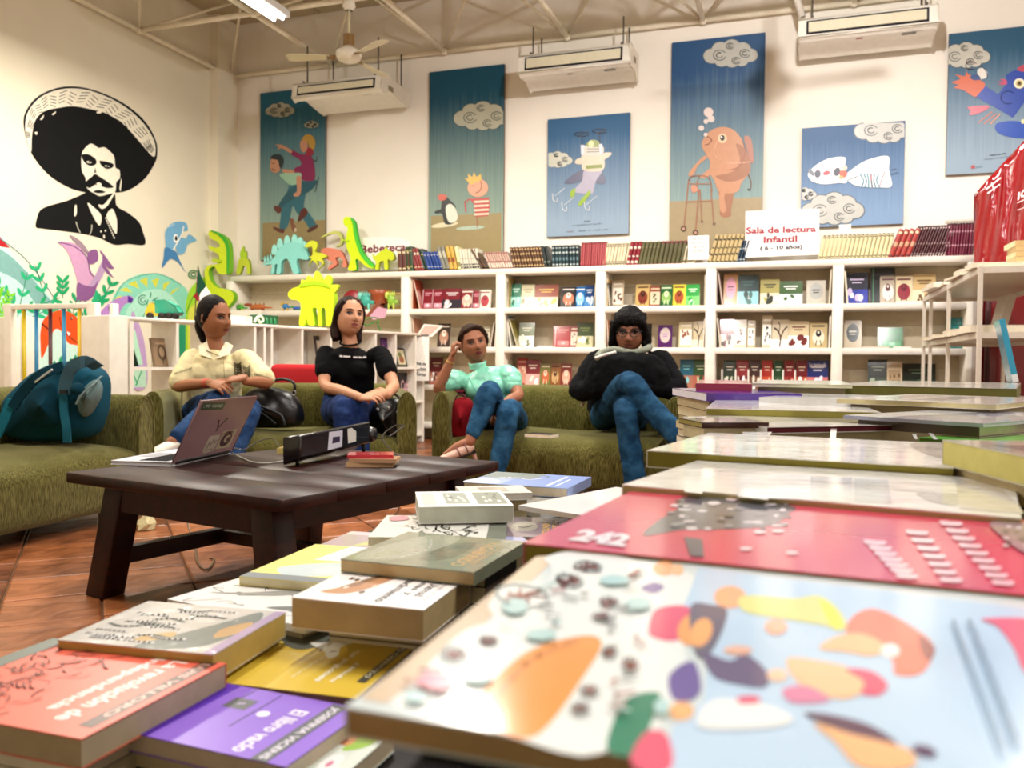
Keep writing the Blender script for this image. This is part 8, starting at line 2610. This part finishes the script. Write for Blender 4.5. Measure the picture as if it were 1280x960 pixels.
def exB(t, W, M, M3, f, side, fwd, body, so, sc):
    g = G()
    hair_cap(g, M, sc, (.085, .1, .112), (0, -.021, .018))
    strands(g, M, sc, [[(s * .05, .035, .085, .014), (s * .08, .01, .03, .016), (s * .084, -.02, -.03, .016), (s * .075, -.03, -.07, .02), (s * .07, -.02, -.11, .022), (s * .075, -.01, -.14, .014)] for s in (-1, 1)] + [[(s * .04, -.08, .0, .03), (s * .05, -.09, -.08, .034), (s * .05, -.08, -.14, .02)] for s in (-1, 0, 1)])
    o = remesh(g.build('hair', t, 'hair', '#24140f', org=WPOS[t.name]), .005, 1)
    folds(o, .004, .018)
    g = G()
    g.tube([W['neck'] + fwd * .055 * math.cos(a) + side * .065 * math.sin(a) + Vector((0, 0, .012 - .022 * math.cos(a))) for a in [k * .35 for k in range(19)]], .006, '#0a0a0c', 8)
    g.build('neckline', t, 'fabric')
    on_surface('printed_text', t, so, eyeray, None, [('#e8e4e0', 2.2, [(424.5, 445), (428, 445.4)]), ('#e8e4e0', 2.0, [(429, 445.4), (438, 446)]), ('#e8e4e0', 2.0, [(441.5, 446.4), (447, 446.8)]), ('#e8e4e0', 2.2, [(448, 446.8), (458, 446.3)])], 'matte', .002)
    g = G()
    g.lathe([(.019, -.003), (.021, 0), (.019, .003), (.016, 0)], M @ (Vector((-.082, -.004, -.06)) * sc), '#c88c8c', 18, M3 @ Vector((1, .3, 0)))
    g.build('earring', t, 'metal')
    for s in 'LR':
        shoe(t, W['an' + s] + Vector((0, 0, .03)), W['an' + s] + Vector((.06, -.17, .0)), '#1c3c8c' if s == 'L' else '#16264c')


person('person: woman in a black T-shirt with clasped hands on her knee on the middle sofa', JB, '#c08a6a', 22, 6, -5, (437, 396, 4.72), 1.06, ('#12295a', .04, .05), 't_shirt', '#08080a',
       ([(0, -.02), (.25, .0), (.55, .015), (.84, .01), (.95, 0)], [(.165, .12), (.155, .11), (.165, .115), (.15, .09), (.06, .05)]), (.55, .054, .062),
       [(lambda W: W['anL'], lambda W: W['anL'] + Vector((.06, -.17, -.02))), (lambda W: W['anR'], lambda W: W['anR'] + Vector((.06, -.17, -.02)))],
       [lambda W: (W['wrL'], (.93, -.1, .12), (-.1, -.5, .8), -1, .55, 1.0), lambda W: (W['wrR'] + Vector((0, 0, .012)), (-.9, -.3, -.1), (.1, -.6, .75), 1, .6, 1.0)], exB, lip='#a85c54', gaze=.003, legr=1.08)

# ---- woman in the mint blouse
JC = dict(neck=(597, 459, 5.08), pelv=(624, 522, 5.16), shL=(572, 474, 5.0), shR=(634, 467, 5.12), elL=(548, 486, 4.88), wrL=(565, 448, 4.88), elR=(648, 494, 5.0), wrR=(628, 506, 4.84), hiL=(614, 522, 5.1), knL=(612, 489, 4.64), anL=(587, 552, 4.5), hiR=(642, 526, 5.18), knR=(636, 514, 4.64), anR=(618, 608, 4.54))


def exC(t, W, M, M3, f, side, fwd, body, so, sc):
    g = G()
    hair_cap(g, M, sc, (.084, .1, .11), (0, -.021, .019))
    g.ell(M @ (Vector((-.02, -.1, -.02)) * sc), (.045, .04, .04), (.5,) * 3)
    strands(g, M, sc, [[(.045, .045, .082, .016), (-.02, .05, .098, .02), (-.065, .025, .065, .022), (-.08, -.02, .0, .024), (-.06, -.08, -.03, .024)], [(.045, .04, .085, .014), (.075, .0, .05, .018), (.08, -.03, -.02, .016)]])
    o = remesh(g.build('hair', t, 'hair', '#2c1a10', org=WPOS[t.name]), .005, 1)
    folds(o, .004, .015)
    # high frilled collar and puff sleeves
    g = G()
    c = W['neck'] + Vector((0, 0, .018))
    g.lathe([(.05, -.04), (.056, -.02), (.054, .0), (.06, .014), (.052, .012), (.048, -.02)], c, '#9ae4c6', 24, (nkv := (M @ Vector((0, 0, -.05))) - W['neck']))
    g.build('frill_collar', t, 'fabric')
    g = G()
    for s in 'LR':
        sh, el = W['sh' + s], W['el' + s]
        p = sh * .72 + el * .28 + Vector((0, 0, .01))
        g.ell(p, (.072, .068, .07), (.5,) * 3, 16, 10)
        q = sh * .45 + el * .55
        g.ell(q, (.058, .056, .05), (.5,) * 3, 16, 10)
    o = remesh(g.build('puff_sleeves', t, 'satin', '#8fdcbe', org=WPOS[t.name]), .006, 2)
    folds(o, .012, .03)
    on_surface('pleat_shading', t, so, eyeray, None, [('#bff0dc', .9, [(590, 470), (596, 482), (602, 492)]), ('#5cae92', .8, [(586, 472), (592, 484), (599, 495)]), ('#bff0dc', .8, [(604, 468), (606, 472), (612, 478)]), ('#5cae92', .7, [(577, 480), (580, 492), (588, 498)])], 'fabric', .0016)  # light and dark strokes paint lit and shaded folds
    g = G()
    g.lathe([(.027, -.003), (.029, 0), (.027, .003)], W['wrL'] * .88 + W['elL'] * .12, '#d8b45c', 18, W['wrL'] - W['elL'])
    g.build('bracelet', t, 'metal')
    a = W['anL']
    toe = atY(549, 572, 4.4)
    shoe(t, a + Vector((-.02, -.01, -.03)), toe, '#dcb6a2', heel=.07, name='high_heel_shoe', w_=.034)
    g = G()
    for u in (.15, .4):
        c = a * (1 - u) + toe * u
        g.lathe([(.036, -.003), (.038, 0), (.036, .003)], c + Vector((0, 0, -.02)), '#6c2c2c', 16, toe - a)
    g.build('ankle_strap', t, 'satin')
    shoe(t, W['anR'] + Vector((0, 0, -.02)), W['anR'] + Vector((.03, -.17, -.07)), '#dcb6a2', heel=.05, name='high_heel_shoe', w_=.034)
    # torn knee and frayed cuff
    jo = [c for c in t.children if c.name.startswith('jeans')][0]
    on_surface('torn_patch', t, jo, eyeray, None, [('#d8c4b4', [(612, 521), (617, 519), (622, 524), (623, 532), (618, 536), (613, 532)]), ('#b08470', [(614, 524), (618, 523), (620, 529), (616, 532)]), ('#c4d4dc', 1.0, [(578, 549), (588, 552), (597, 553)])], 'fabric', .002)


person('person: woman in a mint green blouse resting her head on her fist', JC, '#9c6448', 12, 2, 13, (592, 430, 5.06), 1.04, ('#225074', .16, .046), 'blouse', '#86d6b8',
       ([(0, -.02), (.25, .0), (.55, .02), (.84, .01), (.95, 0)], [(.15, .12), (.14, .11), (.16, .12), (.14, .09), (.06, .055)]), (.5, .06, .062),
       [(lambda W: W['anL'], lambda W: atY(556, 568, 4.42)), (lambda W: W['anR'], lambda W: W['anR'] + Vector((.03, -.15, -.06)))],
       [lambda W: (W['wrL'], (.1, .0, 1), (-.8, -.5, .1), 1, 1.15, .98), lambda W: (W['wrR'], (-.7, -.3, -.5), (.3, -.8, .4), 1, .4, .98)], exC, lip='#8a3a40', gaze=.002, brow='#2a160e', sfin='satin')

# ---- woman in glasses
JD = dict(neck=(784, 438, 5.1), pelv=(772, 515, 5.22), shL=(746, 452, 5.08), shR=(826, 452, 5.1), elL=(724, 488, 4.98), wrL=(768, 484, 4.84), elR=(846, 486, 4.96), wrR=(804, 484, 4.84), hiL=(754, 520, 5.16), knL=(786, 478, 4.68), anL=(856, 556, 4.52), hiR=(790, 522, 5.2), knR=(782, 512, 4.62), anR=(795, 612, 4.54))


def exD(t, W, M, M3, f, side, fwd, body, so, sc):
    g = G()
    hair_cap(g, M, sc, (.094, .108, .12), (0, -.024, .026))
    rh = random.Random(5)
    for k in range(70):
        a = rh.uniform(-math.pi, math.pi)
        z = rh.uniform(-.09, .1)
        if math.cos(a) > .45 and z < .06: continue
        r = .09 + .012 * rh.random() - max(0, z - .04) * .5
        x, y = r * math.sin(a), r * math.cos(a) * 1.1 - .02
        if z < -.02 and y > .03: continue
        g.ell(M @ (Vector((x, y, z)) * sc), tuple(rh.uniform(.014, .024) for _ in range(3)), (.5,) * 3, 8, 6)
    for s in (-1, 1):
        strands(g, M, sc, [[(s * .03, .062, .1, .016), (s * .07, .05, .06, .018), (s * .088, .02, .0, .022), (s * .096, .01, -.05, .022), (s * .1, .0, -.095, .016), (s * .115, -.01, -.12, .008)], [(s * .085, -.03, .02, .03), (s * .09, -.04, -.06, .03), (s * .085, -.04, -.11, .016)]])
    strands(g, M, sc, [[(x, .07, .1, .012), (x * 1.2, .085, .07, .01), (x * 1.3, .083, .045, .006)] for x in (-.05, -.034, -.018, .0, .016, .034, .05)])
    o = remesh(g.build('hair', t, 'hair', '#0c0a0a', org=WPOS[t.name]), .0045, 0)
    folds(o, .012, .012)
    gl = G()
    for s in (-1, 1):
        gl.tube([M @ (Vector((s * .033 + .025 * math.cos(a), .094, .006 + .019 * math.sin(a))) * sc) for a in [k * .4 for k in range(17)]], .0024, '#15131a', 6)
        gl.tube([M @ (Vector((s * .058, .092, .012)) * sc), M @ (Vector((s * .084, .0, .01)) * sc)], .0022, '#15131a', 6)
    gl.tube([M @ (Vector((-.009, .096, .01)) * sc), M @ (Vector((.009, .096, .01)) * sc)], .002, '#15131a', 6)
    fr = gl.build('glasses', t, 'satin')
    # draped black jacket held in front, pale patterned scarf
    g = G()
    puff(g, smooth([tuple(atY(x, y, 4.9)) for x, y in ((742, 450), (762, 441), (805, 441), (824, 447), (838, 468), (832, 488), (812, 484), (786, 474), (756, 492), (736, 494), (730, 474))]), (0, .1, 0), '#0a0a0c', 5, 2.2)
    o = remesh(g.build('draped_jacket', t, 'fabric', '#0a0b0d', org=WPOS[t.name]), .008, 2)
    folds(o, .022, .06)
    g = G()
    P = [atY(x, y, z) for x, y, z in ((746, 447, 4.84), (752, 441, 4.9), (768, 437, 4.93), (790, 441, 4.94), (806, 437, 4.95), (812, 434, 5.02))]
    g.tube(smooth([tuple(p) for p in P], 4, False), .02, '#8c9080', 10)
    g.build('scarf', t, 'fabric')
    g = G()
    g.tube(smooth([tuple(atY(x, y, 4.82)) for x, y in ((744, 447.5), (756, 443.5), (770, 440))], 4, False), .008, '#e8e4da', 8)
    g.build('jacket_trim', t, 'fabric')
    g = G()
    g.tube(smooth([tuple(atY(x, y, 4.98)) for x, y in ((738, 490), (731, 498), (727, 508))], 4, False), .012, '#b8ac98', 8)
    g.build('hem', t, 'fabric')
    shoe(t, W['anL'] + Vector((.01, 0, -.01)), atY(884, 564, 4.4), '#0b0b0d', name='shoe', w_=.044)
    shoe(t, W['anR'] + Vector((0, 0, -.03)), W['anR'] + Vector((.03, -.17, -.09)), '#0b0b0d', name='shoe', w_=.042)


person('person: woman with curly black hair and glasses, with legs crossed on the right sofa', JD, '#8f5c44', -4, -10, 0, (787, 415, 5.02), 1.08, ('#154060', .1, .062), 'sweater', '#0b0b0e',
       ([(0, -.02), (.25, .0), (.55, .02), (.84, .01), (.95, 0)], [(.2, .15), (.2, .15), (.2, .14), (.17, .105), (.07, .06)]), (1.85, .074, .05),
       [(lambda W: W['anL'], lambda W: atY(878, 563, 4.42)), (lambda W: W['anR'], lambda W: W['anR'] + Vector((.03, -.15, -.08)))],
       [lambda W: (W['wrL'], (.9, -.1, .1), (0, -.8, .4), -1, .5, 1.0), lambda W: (W['wrR'], (-.9, -.1, .1), (0, -.8, .4), 1, .5, 1.0)], exD, lip='#7c4440', legr=1.0, down=-.0025)
